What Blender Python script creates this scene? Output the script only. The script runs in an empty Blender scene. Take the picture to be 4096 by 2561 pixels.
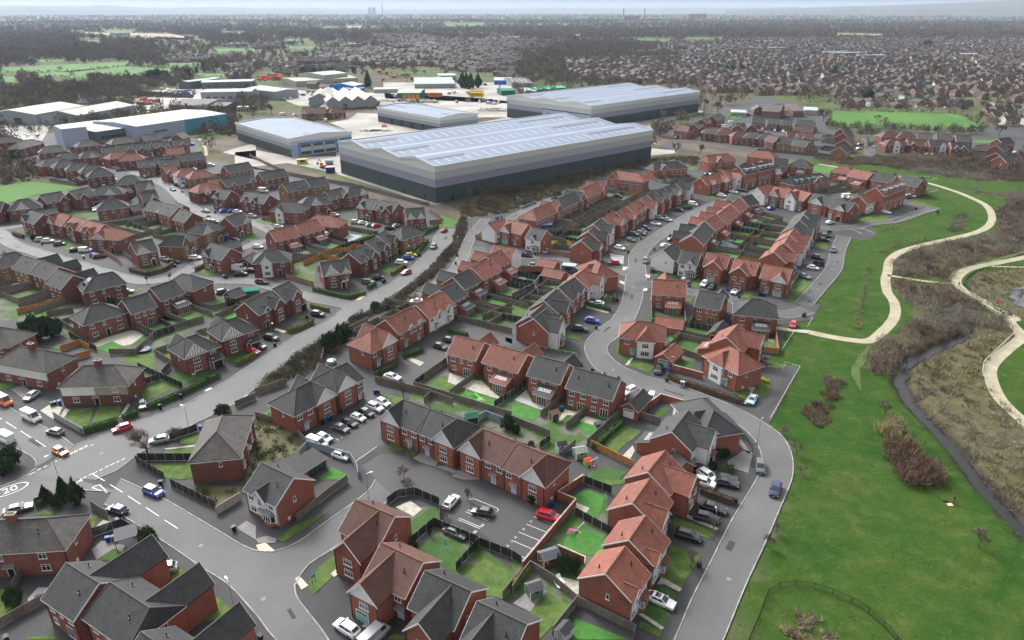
import bpy, math, random
import numpy as np
from mathutils import Vector, Matrix
from mathutils.geometry import tessellate_polygon
rad=math.radians
sc=bpy.context.scene
COL=sc.collection
# ---------------- camera, sky, sun, exposure ----------------
cam=bpy.data.cameras.new('camera'); camo=bpy.data.objects.new('camera',cam); COL.objects.link(camo)
cam.sensor_fit='HORIZONTAL'; cam.sensor_width=36; cam.lens=36*2800/4096; cam.clip_start=1; cam.clip_end=60000
camo.location=(0,0,84); camo.rotation_euler=(rad(90)-math.atan(1242.5/2800),0,0)
sc.camera=camo
wd=bpy.data.worlds.new('World'); sc.world=wd; wd.use_nodes=True
SUN_EL=rad(42); SUN_AZ=rad(-35)      # azimuth measured from +Y, negative = left
nt=wd.node_tree; bg=nt.nodes['Background']
sky=nt.nodes.new('ShaderNodeTexSky'); sky.sky_type='NISHITA'; sky.sun_disc=False
sky.sun_elevation=SUN_EL; sky.sun_rotation=SUN_AZ; sky.air_density=1.0; sky.dust_density=8.0; sky.ozone_density=2.0; sky.altitude=100
hs=nt.nodes.new('ShaderNodeHueSaturation'); hs.inputs['Saturation'].default_value=0.13
nt.links.new(sky.outputs[0],hs.inputs['Color']); nt.links.new(hs.outputs[0],bg.inputs[0]); bg.inputs[1].default_value=0.12
sl=bpy.data.lights.new('sun','SUN'); sl.energy=1.05; sl.angle=rad(10); sl.color=(1,0.97,0.93)
so=bpy.data.objects.new('sun',sl); COL.objects.link(so)
d=Vector((math.sin(SUN_AZ)*math.cos(SUN_EL),math.cos(SUN_AZ)*math.cos(SUN_EL),math.sin(SUN_EL)))
so.rotation_euler=d.to_track_quat('Z','Y').to_euler()
sc.view_settings.view_transform='Standard'; sc.view_settings.look='None'; sc.view_settings.exposure=1.3; sc.view_settings.gamma=1
sc.view_settings.use_curve_mapping=False
sc.render.engine='CYCLES'
sc.cycles.max_bounces=5; sc.cycles.diffuse_bounces=3; sc.cycles.glossy_bounces=2; sc.cycles.volume_bounces=0; sc.cycles.transparent_max_bounces=6
HOUSES=[('along the lower right road,from the bottom','lower right road row',[[15.62,81.71,0.9966,6.86,8.4,0,0,'R b fw g20W2.6/.3 bayR y'],[20.11,88.95,1.0125,6.93,8.4,0,0,'R b fw g20W2.6/.3 bayR y'],[22.37,98.36,1.0196,8.07,8.4,0,0,'R b g25P4.2/1 y'],[26.6,106.94,0.9846,8.1,8.4,0,0,'R b g55B6/3 y'],[33.95,120.68,1.0019,9.65,8.4,0,0,'G b fw g62P6/2.5 x y bayR'],[40.99,127.01,-1.3155,5.11,8.4,4.2,4.2,'G b fw h g70H4.5/1 x y']]),('beside the lower centre junction,from the corner','lower centre row',[[-22.86,93.65,-0.53,8.54,8.4,0,0,'D b g62B5.6/4 y'],[-16.84,83.23,-0.5438,8.27,8.4,0,0,'D b g28P5.4/3.5 gar y'],[-9.33,77.41,-0.5249,8.2,8.4,0,0,'G b g60B5.4/3.6 y'],[-1.47,71.56,-0.5315,8.07,8.4,0,0,'G b g35B5.4/4 y']]),('at the lower left corner,from the top','lower left row',[[-81.21,90.82,0.0871,10.38,8,4,4,'S m h c d8 y'],[-63.22,79.03,2.6178,8.24,8.4,0,0,'G b g35B5.4/6 y'],[-54.15,74.77,2.6022,9.34,8.4,0.4,0.4,'G b g0B5/5 K.4,.4 y'],[-45.39,65.95,2.6041,9.45,8.4,0,0,'G b g5B5/6 y']]),('at the left crossroads,from the road corner','crossroads row',[[-42.29,104.12,-0.5653,8.68,8.4,0,0,'G b fw g50W3/.4 bayG y'],[-58.35,119.31,1.7414,6.14,9,4.5,4.5,'S m h d9 y'],[-96.32,144.84,0.0544,6.84,8.4,4.2,4.2,'S m h c white2 y'],[-117.42,153.67,-0.3004,7.9,8.4,4.2,4.2,'S m h c white1 y'],[-134.92,166.3,-0.1839,5.46,8.4,4.2,4.2,'S m h c y']]),('in the terrace behind the parking court,from the left','parking court terrace',[[-20.11,127.06,-0.5611,7.12,8.4,2.6,0.2,'G b K2.6,.2 g0P5.2/.4 n2 y'],[-14.04,123.16,-0.5886,6.79,8.4,0.2,2.6,'G b K.2,2.6 g100P5.2/.4 n2 y'],[-2.35,115.29,-0.6079,7.96,8.4,2.6,0.2,'D b K2.6,.2 g0P5.2/.4 n2 y'],[3.71,110.77,-0.6125,6.59,8.4,0.2,2.6,'D b K.2,2.6 g100P5.2/.4 n2 y']]),('facing the numbered car bays,from the left','car bay row',[[-45.99,135.43,0.9351,4.02,8.4,4.3,2.7,'G b K4.3,2.7 g100P5.4/.4 b100B5.4/.4 n2 y'],[-40.01,144.43,0.9125,4.21,8.4,2.7,0.6,'G b K2.7,.6 g0P5.4/.4 b0B5.4/.4 n2 y'],[-35.85,164.59,0.9411,1.86,8.4,4.3,2.7,'R b K4.3,2.7 g100P5.4/.4 b100B5.4/.4 n2 y']]),('beside the long brown hedge,from the bottom','hedge terrace',[[-30.79,175.54,0.9917,11.07,8.4,0,0,'R b g45P2.2/.2 g80P2.2/.2 n2 s'],[-23.71,186.33,1.0043,12.22,8.4,0,0,'R b fw g40P2.2/.2 g75P2.2/.2 n2 s'],[-19.28,196.04,-2.1388,8.17,8.4,0,0,'G b x g50B4.5/4 s'],[-16.01,207.16,-2.1444,8.71,8.4,0,0,'G b x g50B4.5/4 s'],[-9.92,216.48,-2.1633,10.94,8.4,0,0,'R b x g50B4.5/4 s'],[-6.13,227,-2.153,9.08,8.4,0,0,'R b x g50B4.5/4 s'],[-2.39,233.79,2.6784,8.82,8.4,0,0,'R w x s']]),('in the central garden row,from the left','central garden row',[[-10.6,159.07,2.6518,8.55,8.4,0,0,'R b g15B4.5/3 y'],[-0.65,153.4,2.5749,10.51,8.4,0,0,'R b x g20B4.5/3 y'],[9.46,147.53,2.6185,8.98,8.4,0,0,'G b x g20B4/3 y'],[19.37,140.74,2.6253,11.6,8.4,0,0,'G b n2 g20B2/.3 g50B2/.3 y']]),('below the warehouse lane,from the left','warehouse lane group',[[-6.28,268.21,0.8746,9.84,7,0,0,'R w d7'],[2.25,265.08,-0.6501,9.87,8.4,0,0,'R b g12P4.5/1 gar'],[10.13,255.82,-0.5875,6.93,8.4,0,0,'G b fw g50W2.6/.3 bayG']]),('under the big warehouse,from the left','warehouse terraces',[[12.58,289.83,-2.1581,14.13,8.4,2.7,4.3,'R b K2.7,4.3 g0B5.4/.3 b0B5.4/.3 n5 s'],[24.25,308.65,-2.1304,15.31,8.4,2.7,4.3,'G b K2.7,4.3 g0B5.4/.3 b0B5.4/.3 n5 s'],[36.82,327.65,-2.1116,15.47,8.4,2.7,4.3,'R b K2.7,4.3 g0B5.4/.3 b0B5.4/.3 n5 s'],[58.77,356.8,2.6119,12.07,8.4,4.3,2.7,'R b K4.3,2.7 g100B5.4/.3 b100B5.4/.3 n5 s'],[83.35,382.3,-2.8051,14.41,8.4,4.3,2,'G b K4.3,2 b70B5.2/.3 n4 s'],[117.17,403.86,-2.7529,14.31,8.4,3,1,'R b K3,1 b55B5/.3 n4 s'],[147.42,414.64,2.5141,7.41,8.4,4.2,4.2,'R b x h s']]),('left of the curved road,from its nearest bend','curved road left row',[[7.84,175.17,1.0621,8.25,8.4,0,0,'G b fw g45P4.8/2.5 bayG s'],[6.97,177.62,1.1039,9.37,8.4,0,0,'G b g55B5/2.5 gar s'],[11.1,188.77,1.1346,9.77,8.4,0,0,'G b g35B4.6/2.2 s'],[16.68,198.89,1.0223,10.82,8.4,0,0,'G b g40P2.2/.2 g75P2.2/.2 n2 s'],[21.87,208.49,1.0753,9.71,8.4,0,0,'R b g72P4.6/2.2 fw s'],[28.15,217.94,-1.1453,4.05,8.4,4.2,4.2,'R b h g40H4.4/1 s']]),('left of the curved road,above the side street','curved road upper row',[[26.22,243.7,1.1457,6.75,8.4,0,0,'G b g50P4.6/2.2 s'],[29.84,255.11,1.1711,6.79,8.4,0,0,'G b g60B4.6/2.2 s'],[33.42,265.64,1.1156,9.14,8.4,0,0,'G b g50W4.6/2.2 s'],[38.61,275.43,1.0264,10.23,8.4,0,0,'R b g60P4.6/2.2 bayG s'],[44.96,283.21,1.0466,10.14,8.4,0,0,'R b g65P4/1.5 s'],[51.84,294.79,1.0274,13.96,8.4,0,0,'R b g45P2.2/.2 g80P2.2/.2 n2 s'],[57.76,303.15,1.0632,8.65,8.4,0,0,'R b g45W4.4/2 s'],[62.6,311.86,0.9986,8.28,8.4,0,0,'G b g45B5/2.5 s'],[67.62,318.88,1.0049,9.57,8.4,0,0,'G b g45B5/2 s'],[73.97,326.81,0.8113,10.15,8.4,0,0,'G b g45P4.6/2 bayG s'],[80.58,335.24,1.0075,10.73,8.4,0,0,'G b g60W5/2 bayG s']]),("above the curved road's upper end,from left",'upper end row',[[100,350.02,0.7078,18.86,8.4,0,0,'R b g28P3.4/.5 g80P4.6/1.6 n2 s'],[111.35,359.23,0.6326,9.13,8.4,0,0,'R b g60W5/2 gar s'],[119.89,360.7,0.6152,10.39,8.4,0,0,'G b S3 dor n2 s'],[130.17,368.54,0.6666,13.45,8.4,0,0,'G b S3 dor n3 s'],[118.18,325.6,0.6358,9.78,8.4,0,0,'R w s']]),('right of the curved road,from the top','curved road right row',[[104.35,307.09,-2.4835,8.38,8.4,0,0,'G b x g50B5/4 s'],[96.42,297.61,-2.1428,11.96,8.4,0,0,'R b x g60B5/4 s'],[87.67,283.4,-2.1237,18.88,8.4,0,0,'R b x n2 g25B4/4 g75B4/4 s'],[79.13,271.23,-2.2208,10.99,8.4,0,0,'R b x g50B4/4 s'],[70.65,256.61,-2.0314,20.35,8.4,0,0,'G b x n2 g20B4/4 g70B4/4 s']]),('above the street right of the curved road,from left','east street upper row',[[54.7,233.77,0.9683,9.69,8.4,0,0,'G w'],[61.52,228.44,-0.5008,6.85,8.4,0,0,'G b fw g65W2.6/.3 bayG'],[70.11,225.83,-0.5149,7.93,8.4,0,0,'R b g50B6/2 gar s'],[77.81,219.4,-0.5523,7.97,8.4,0,0,'R b g32B6/2 s'],[85.75,212.93,-0.5517,8.75,8.4,0,0,'R b g70P4.5/1 gar s']]),('below the street right of the curved road,from left','east street lower row',[[48.18,200.76,2.9692,10.23,8.4,0,0,'R b x g60B5/4 s'],[58.56,190.59,2.6549,7.64,8.4,0,0,'G b g20B4/3 s'],[69.82,184.89,2.8746,2.63,9,4.5,4.5,'G b h x d9 s'],[57.02,164.18,0.9899,10.05,8.4,0,0,'R b g70P5.2/3 x s'],[54.33,153.42,-1.0332,2.96,8.4,4.2,4.2,'R b h g20H4.6/.6 y'],[34.91,169.69,-0.1959,3.19,8.4,4.2,4.2,'R b h g80H4.6/1.2 y']]),('in the column facing the park,from the bottom','park drive column',[[91.9,231.81,1.018,9.01,8.4,0,0,'R b g50P4.6/2.2 bayG s'],[98.8,241.95,1.0501,8.89,8.4,0,0,'R b g50W4.6/2.2 bayG s'],[104.44,252.02,1.0198,9.73,8.4,0,0,'R b g50W4.6/2.2 bayG s'],[109.83,262.12,0.9932,9.85,8.4,0,0,'G b g50W4.6/2.2 bayG s'],[115.38,271.27,1.0593,8.51,8.4,0,0,'G b g50P4.6/2.2 s'],[120.01,279.57,1.0389,8.09,8.4,0,0,'G b g50B4.6/2.2 s']]),("at the estate's top right corner,from left",'top right group',[[125.82,322.34,-0.8023,7.67,8.4,0,0,'R b g8T4.5/1 gar s'],[132.66,315.86,-1.0237,8.71,8.4,0,0,'R b g20W5.4/2 gar s'],[139.29,308.15,-0.91,9.23,8.4,0,0,'G b g45P6/.8 s'],[144.32,298.43,-0.9045,9.16,8.4,0,0,'G b g60P4/.8 gar s'],[146.34,349.38,0.484,21.5,8.4,0.3,4,'G b dor g70B5/.6 K.3,4 n3 s'],[138.8,372.8,0.2224,5.5,8.4,0,0,'G b g80P4/1 s'],[149.34,391.35,2.9104,8.01,8.4,0,0,'G b s'],[159.87,388.74,2.5361,3.18,8.4,4.2,4.2,'G b h x s'],[176.58,371.96,2.4029,2.84,8.4,4.2,4.2,'R b h x s'],[180.42,359.97,2.1639,10.84,8.4,0,0,'R b x g30B5/4 s'],[188.17,352.05,2.2978,10.62,8.4,0,0,'G b x g30B5/3 s'],[197.38,343.93,2.2029,10.3,8.4,0,0,'G b n2 g30B5/3 s'],[172.78,319.53,0.692,23.42,8.4,0,0,'R b S3 dor n4 s'],[157.89,310.26,0.6979,8.57,8,0,0,'R b fw d8 s']]),("in the left estate's lower row,from left",'left estate lower row',[[-171.03,227.05,-2.3224,3.1,8.4,4.2,4.2,'G o h g50B4/4 s'],[-160.39,221.8,2.6068,10.45,8.4,0,0,'G o g50B4/4 s'],[-150.83,216.33,2.5678,11.12,8.4,0,0,'G m g50B4/4 s'],[-140.76,207.67,2.6012,8.67,8.4,0,0,'G m g40B4/4 s'],[-128.2,206.56,0.7175,5.41,8.4,4.3,2,'G m K4.3,2 sol'],[-116.86,181.53,0.8925,2.97,8.4,4.2,4.2,'G m h'],[-108.92,187.67,-2.2731,7.48,8.4,0,0,'G m'],[-105.5,197.62,-2.1552,8.23,8.4,0,0,'G m x'],[-101.86,205.82,2.791,3.34,8.4,4.2,4.2,'G m h']]),('beside the long diagonal road,from the bottom left','diagonal road row',[[-81.56,160.49,0.8597,2.9,8.4,2.7,3.5,'G m K2.7,3.5 g0T5.4/.3 b0B5.4/.3 p gar2'],[-75.56,171.15,0.7859,3.66,8.4,2.7,3.5,'G m K2.7,3.5 g0T5.4/.3 b0B5.4/.3 p gar2'],[-73.6,187.53,1.1618,10.21,8.4,0,0,'G m g35B2.4/.2 g78B4.4/1.2 bayG'],[-69.49,196.74,1.1599,8,8.4,0,0,'G m g50B4.4/1.4 gar2'],[-58.75,218.83,0.4013,9.24,8.4,0,0,'G m g35T4.5/.3 g85T2.6/.2 p'],[-53.73,231.74,1.2128,10.52,8.4,0,0,'G m g35B2.4/.2 g75B4.2/1 bayG'],[-50.65,241.75,1.2931,8.01,8.4,0,0,'G m g60B4.2/1 gar2'],[-48.54,250.54,1.3344,7.75,8.4,0,0,'G o g60B4.2/1 gar2'],[-40.89,258.95,0.9616,3.83,8.4,4.2,4.2,'G o h']]),("in the left estate's red row,from left",'left estate red row',[[-194.18,279.42,-0.5714,10.27,8.4,0,0,'G m g5T3.6/.3'],[-180.66,276.09,-0.5297,7.91,8.4,3,0.3,'R m K3,.3 g0T4.2/.3'],[-171.97,270.85,-0.5958,10.46,8.4,0,0,'R m g30B2.5/.2 g72B3.6/.8'],[-162.09,264.64,-0.549,11.36,8.4,0,0,'R m g30B2.5/.2 g72B3.6/.8'],[-152.46,257.03,-0.184,3.85,8.4,4.2,4.2,'R m h g0T4.2/.3'],[-132.8,240.77,0.7366,7.47,8.4,0,0,'G m g10T4.2/.8 g45T2.6/.2 p'],[-124.38,249.85,1.4615,5.39,8.4,2.7,4,'G o K2.7,4 g0B5/.5 p'],[-120.81,265.22,1.1579,4.55,8.4,2.7,4,'G o K2.7,4 g0T5/.4 p gar2'],[-112.3,275.42,1.0896,8.98,8.4,0,0,'G m g92T4/.3 p'],[-102.19,235.13,-0.5673,10.75,8.4,0,0,'G m g8T3.6/.3 p'],[-83.23,230.66,0.2355,3.49,8.4,4.2,4.2,'G m h g5W3.6/1']]),("in the left estate's middle rows,from left",'left estate middle row',[[-221.45,295.9,0.0936,5.5,8.4,0,0,'G m g60B3/.5'],[-213.33,300.67,0.4973,3.9,8.4,4.2,4.2,'G m h g30T4.5/.4'],[-207.78,311.28,1.0087,9.37,8.4,0,0,'G m g80B4/1 g30B2.2/.2'],[-199.63,319.19,1.1318,9.62,8.4,0,0,'G m g30B4/1 gar2'],[-190.21,326.88,0.1977,5.51,8.4,4.2,4.2,'G m h g80T4.5/.4'],[-177.83,335.88,0.6114,7.93,8.4,0,0,'G m g92T4/.3'],[-165.06,313.84,0.6089,7.04,8.4,0,0,'G m g80B4/1'],[-175.22,300.67,-2.612,3.69,8.4,4.2,4.2,'G m h s'],[-153.13,296.81,2.642,8.36,8.4,0,0,'G m s'],[-144.23,291.03,2.506,10.95,8.4,0,0,'G m s'],[-133.76,281.05,2.5331,8.66,8.4,0,0,'G m s'],[-87.23,256.58,-2.3786,10.56,8.4,0,0,'R m x'],[-80.28,264.9,-2.2078,10.53,8.4,0,0,'R m x'],[-75.57,274.57,2.9121,6.96,8.4,4.2,4.2,'R m h x']]),('near the warehouse bank,from the left','warehouse bank row',[[-132.12,318.42,-0.4041,7.88,8.4,0,0,'G m g10T3.4/.3 p s'],[-114.58,311.86,-0.4459,13.83,8.4,0,0,'G m g20B2.4/.2 g60B3/.5 s'],[-96.12,296.17,-0.1568,5.8,8.4,4.2,4.2,'G m h g5W3.4/1'],[-87.97,307.9,0.3928,5.08,8.4,4.2,4.2,'G m h g50T4.5/.4 p'],[-82.16,318.77,0.9146,9.92,8.4,0,0,'G m g80B4/1 g35B2.2/.2'],[-72.98,324.74,0.6717,6.53,8.4,4,0.5,'G m K4,.5 g88T4/.3'],[-61.72,301.05,-0.4902,8.72,8.4,0,0,'G m g3T4/.4 p'],[-52.83,296.46,-0.5426,9.85,8.4,0,0,'G m g30B2.4/.2 g75B4/1 bayG'],[-40.75,285.64,0.3063,8.45,8.4,0,0,'G m g25T3/.3 g75T3/.3'],[-104.95,334.11,-2.3182,12.29,8.4,0,0,'G o sol s'],[-96.64,342.73,-2.4087,10.23,8.4,0,0,'G o s'],[-123.76,360.05,0.7809,14.31,8.4,0,0,'G m n2 s']]),("in the left estate's upper row,from left",'left estate upper row',[[-256.86,394.39,0.9879,7.31,8.4,4.2,4.2,'G m h s'],[-247.13,388.36,0.7922,4.17,8.4,4.2,4.2,'G m h s'],[-235.25,380.78,0.6091,4,8.4,4.2,4.2,'G m h s'],[-224.98,375.13,0.6847,3.52,8.4,4.2,4.2,'G m h s'],[-215.04,364.82,0.6164,3.66,8.4,4.2,4.2,'G m h s'],[-190.72,348.09,0.2383,4.11,8.4,4.2,4.2,'G m h sol s'],[-202.14,388.81,0.4465,8.95,8.4,0,0,'G o g35B2.5/.3 g80B2.5/.3 s'],[-190.38,390.6,0.434,10,8.4,0,0,'G m g35B2.5/.3 g80B2.5/.3 s'],[-182.67,373.07,0.8215,6.4,8.4,0,0,'R m g20B3/.5 s'],[-170.27,366.68,0.6819,4.24,8.4,4.2,4.2,'R w h s'],[-161.69,361.93,0.6676,4.21,8.4,4.2,4.2,'R o h s'],[-145.5,340.36,0.947,4.31,8.4,4.2,4.2,'R o h s'],[-147.2,332.38,0.9398,4.15,8.4,4.2,4.2,'R m h g5W3.2/1 s'],[-147.86,376.88,0.8652,14.75,8.4,0,0,'G m n2 s'],[-137.09,346.39,0.9023,16.86,8.4,0,0,'G m n3 g25B2.5/.3 g85B3/.4 s'],[-119.6,316.37,0.9184,5.5,8.4,0,0,'G m g30B3/.4 s']]),('below the blue works,from the left','works row',[[-279.78,431.49,0.6341,6.08,8.4,4.2,4.2,'S m h s'],[-270.08,452.2,0.7953,5.51,8.4,4.2,4.2,'S m h s'],[-253.91,463.27,0.8815,8,8.4,4.2,4.2,'S m h s'],[-240.28,474.43,0.7522,11.33,8.4,0,0,'S m n2 s'],[-223.68,481.46,1.5221,10,8.4,0,0,'S m s'],[-248.3,415.81,0.8251,4.58,8.4,4.2,4.2,'G m h g50T4/.4 s'],[-258.41,409.18,0.9419,4.04,8.4,4.2,4.2,'G m h s'],[-243.5,427.91,0.5507,8,8.4,0,0,'G m s'],[-237.4,436.05,0.719,8.37,8.4,0,0,'G o g60B3/.5 s'],[-228.76,440.3,0.4795,8,8.4,0,0,'G m g40B3/.5 s'],[-221.17,447.34,0.6273,9.85,8.4,0,0,'G m g40B3/.5 g85B2.5/.3 s'],[-212.1,454.78,0.5804,9.42,8.4,0,0,'G m g60B3/.5 s'],[-230.24,413.31,0.9456,6.16,8.4,4.2,4.2,'R m h s'],[-218.95,406.74,0.2969,5.52,8.4,4.2,4.2,'R m h s'],[-202.85,426.15,0.5194,9.94,8.4,0,0,'R o s'],[-199.51,396.53,0.5263,13,8.4,0,0,'G m n2 s'],[-185.47,407.6,0.7752,13.9,8.4,0,0,'G m n3 s'],[-330.8,465.34,0.7334,9.3,8.4,4.2,4.2,'S m h s'],[-307.49,449.36,1.5207,13.62,8.4,4.2,4.2,'S m h s']]),('beyond the far warehouse end,from the left','far brick close',[[123.22,511.82,-0.719,7.53,8.4,2,1,'D b K2,1 s'],[134.18,525.86,0.991,10,8.4,0,0,'S m g60B4/1 s'],[146.1,550.37,1.037,10,8.4,0,0,'D m g60P4/1 s'],[161.09,570.11,0.9627,19.5,8.4,0,0,'S m n3 s'],[139.05,501.59,-0.27,3.58,8.4,4.2,4.2,'S m h s'],[148.26,496.86,-0.1772,5.32,8.4,4.2,4.2,'D b h s'],[156.09,488.09,0,5.05,8.4,4.2,4.2,'D b h s'],[163.18,483.15,-0.1865,4.8,8.4,4.2,4.2,'S m h s'],[170.64,478.74,-0.2176,4.05,8.4,4.2,4.2,'S m h s'],[172.74,523.34,-1.4982,10,8.4,0,0,'G m g40B3/.5 s'],[190.25,556.02,-0.2914,10.08,8.4,0,0,'G m n2 s'],[166.25,521.95,0.883,10,8.4,0,0,'G m g30W3/.4 s'],[213,629.48,-1.6002,10,8.4,0,0,'S m s']]),('in the close under the playing field,from left','upper right close',[[257.68,488.09,0,5.05,8.4,4.2,4.2,'D m h s'],[266.48,483.15,-0.2097,4.28,8.4,4.2,4.2,'D m h s'],[275.7,477.44,-0.3801,9.39,8.4,0,0,'S m s'],[287.49,475.48,-0.3176,9.68,8.4,0,0,'S m s'],[296.63,469.51,-0.2177,9.76,8.4,0,0,'S m s'],[245.55,457.36,0,5.43,8.4,4.2,4.2,'D m h g50W4/.8 s'],[257.61,455.16,-0.1885,10,8.4,0,0,'D m g30B3.4/.5 s'],[269.1,451.21,-0.194,10,8.4,0,0,'G m g80W3.6/.8 s'],[278.34,443.5,-0.1799,10,8.4,0,0,'G m g30B3/.4 g70B3/.4 s'],[232.76,502.08,0.5825,8.69,8.4,0,0,'G m s'],[226.16,484.34,0.7708,10,8.4,0,0,'G m s'],[214.79,458.3,0.9122,10,8.4,0,0,'D m s'],[200.4,431.59,0.8903,10,8.4,0,0,'G o s'],[177.78,464.29,-0.4369,9.76,8.4,0,0,'G o s'],[184.19,452.22,-0.8374,10,8.4,0,0,'G o s'],[191.35,488.09,0,9.37,8.4,0,0,'D m g70W3/.5 s'],[198.28,478.09,-0.3049,8,8.4,0,0,'D m g20B3/.5 s'],[171.28,467.42,-0.9936,8,8.4,0,0,'D m s'],[199.06,547.46,-0.4758,8,8.4,0,0,'G m s'],[207.09,541.88,-0.4209,8,8.4,0,0,'G m s'],[219.92,539.16,-0.574,13,8.4,0,0,'G m n2 s'],[206.99,509.35,-0.3579,13,8.4,0,0,'D m n2 s'],[317.28,460.2,0.3599,11.54,8.4,0,0,'G m n2 s'],[300.86,439.07,0.7492,13,8.4,0,0,'G m n2 s'],[283.37,412.62,0.764,10,8.4,0,0,'G m s'],[280.58,401.18,0.4316,10,8.4,0,0,'G m s']]),('at the roadhouse behind the banded warehouses,from left','roadhouse',[[-165.7,606.75,0.1104,19.5,11,0,0,'D o d11 g12T5/.6 n3 s'],[-159.02,622.33,-1.171,27.3,9,4.5,4.5,'D m d9 h s'],[-149.21,611.49,0.7607,5.04,9,4.5,4.5,'D m d9 h s']]),('in the terrace beside the busy far road,from left','far road terrace',[[-231.66,858.43,-0.3818,13,8.4,0,0,'S m n2 s'],[-208.19,820.34,-0.4653,13,8.4,0,0,'D m n2 s'],[-200.03,838.97,0.6589,10.36,8.4,0,0,'D m n2 s'],[-190.21,855.16,0.9474,13,8.4,0,0,'S m n2 s'],[-410.45,814.31,0.6646,9.71,8.4,0,0,'S w s'],[243.02,1052.1,-0.556,13,8.4,0,0,'D m n2 s'],[209.99,1014.19,0.5111,10,8.4,0,0,'S m s']])]
GARAGES=[[28.22,138.11,0.977,7.34,4.2,'G','b','white'],[40.68,162.36,0.9675,7.35,4.6,'R','b','green'],[57.6,177.02,1.0269,7.61,4,'G','b','brown'],[12.67,232.54,-0.5327,6.69,5.2,'R','b','white'],[14.31,222.19,-0.5212,7.36,5.2,'R','b','brown'],[44.97,181.9,-0.3512,7.59,5.4,'R','b','brown'],[-87.04,203.94,0.9312,4.28,5,'G','m','brown'],[-93.98,237.59,1.3732,6.72,5,'G','m','brown'],[-168.94,306.39,0.9038,4,5,'G','m','brown'],[-106.52,252.65,0.8978,7.2,5,'G','m','brown'],[-149.71,309.67,-0.733,8,4.5,'G','m','brown'],[-203.98,300.51,0.8394,6.22,5,'G','m','brown'],[33,114.93,-1.1862,4,4.2,'G','b','brown'],[-227.23,367.21,1.5258,6.4,5,'G','m','brown'],[-189.09,339.56,0.8197,4,5,'G','m','brown']]
ROADS_LR=[('r1',[(21.53,70.93),(23.75,74.35),(28.02,81.99),(33.06,89.98),(39.26,99.96),(47.75,112.3),(50,116.17),(51.21,119.42),(51.92,123.98),(51.35,128.61),(50.22,131.77),(48.69,134.61),(44.93,138.47),(40.14,142.03),(35.76,144.97),(28.48,150.11),(22.04,157.23),(20.4,162.19),(19.69,167.73),(19.98,172.25),(21.25,176.29),(24.23,181.92),(29.44,189.39),(29.44,189.38),(32.27,196.23),(34.65,203.85),(36.73,212.92),(37.74,219.19),(41.81,237.75),(43.06,245.35),(44.79,251.48),(47.94,259.21),(50.34,263.91),(53.04,268.05),(66.99,290.39),(82.81,313.27),(96.57,328.7),(107.13,336.42),(115.72,343.37),(127.34,346.66)],[(28.41,70.93),(30.7,74.35),(37.13,84.84),(43.97,95.31),(48.88,103.15),(54.55,112.31),(56.28,116.17),(57.52,120.16),(58.2,124.77),(57.82,128.82),(56.51,131.77),(54.77,135.06),(50.99,140.11),(46.53,144.72),(39.1,151.33),(34.34,153.88),(29.7,158.09),(27.48,161.6),(26.03,165.23),(25.51,169),(26.2,172.25),(30.05,178.01),(33.76,184.84),(36.18,189.39),(40.91,204.37),(42.97,213.48),(46.28,226.4),(47.62,237.29),(50.46,249.11),(55.17,260.66),(60.08,268.89),(68.53,280.6),(73.56,288.38),(86.52,308.71),(96.47,320.82),(104.95,329.71),(113.45,335.89),(124.81,339.06)]),('r2',[(-75.82,104.95),(-61.83,95.97),(-56.15,92.21),(-51.18,88.78),(-45.44,85.06),(-38.82,78.87),(-37.85,77.86),(-36.11,75.9),(-34.34,74.2),(-30.98,70.06)],[(-76.64,112.71),(-65.22,106.49),(-59.09,102.56),(-54.66,99.68),(-49.64,96.37),(-46.04,94),(-43.45,92.72),(-40.14,92.46),(-37.41,90.47),(-34.79,86.2),(-34.66,84.84),(-33.7,82.64),(-31.39,79.89),(-28.69,76.88),(-26.67,74.35),(-24.13,70.58)]),('r3',[(-42.93,92.21),(-40.14,92.46),(-36.84,94.78),(-33.91,99.12),(-29.82,104.8),(-27.13,109.34),(-26.69,112.31)],[(-34.66,84.84),(-33.9,89.25),(-31.59,91.96),(-29.54,94.78),(-28.11,96.64),(-25.38,101.97),(-23.17,106.18),(-22.38,107.43)]),('r4',[(-93.65,113.39),(-91.99,124.37),(-89.27,126.77),(-83.5,133.51),(-76.14,140.59),(-74.64,143.49),(-72.26,148.28),(-66.78,162.49),(-60.36,179.06),(-53.93,189.77),(-50.36,202.62),(-42.39,216.35),(-37.92,227.79),(-33.65,245.45),(-31.41,256.32),(-31.37,264.44),(-31.51,273.02),(-29.68,283.44)],[(-81.4,112.3),(-78.41,116.17),(-77.34,120.91),(-70.97,131.77),(-64.93,140.82),(-62.2,148.8),(-56.93,166.78),(-49.83,184.11),(-36.01,215.51),(-31.65,228.71),(-26.84,245.45),(-23.85,268.05),(-23.12,283.44)]),('r14',[(-95.6,116.52),(-96.5,118.32),(-98.73,120.16),(-105.14,123.98),(-118.29,132.63)],[(-92.1,123.79),(-97.23,127.58),(-104.64,132.2),(-114.58,138.47),(-129.54,148.8)]),('r15',[(-95.38,116.17),(-96.13,112.71),(-102.29,106.8)],[(-73.06,108.06),(-81.63,109.02),(-85.05,109.34),(-87.14,107.43),(-88.89,105.41),(-92.8,101.54),(-96.64,98.84)])]
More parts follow.
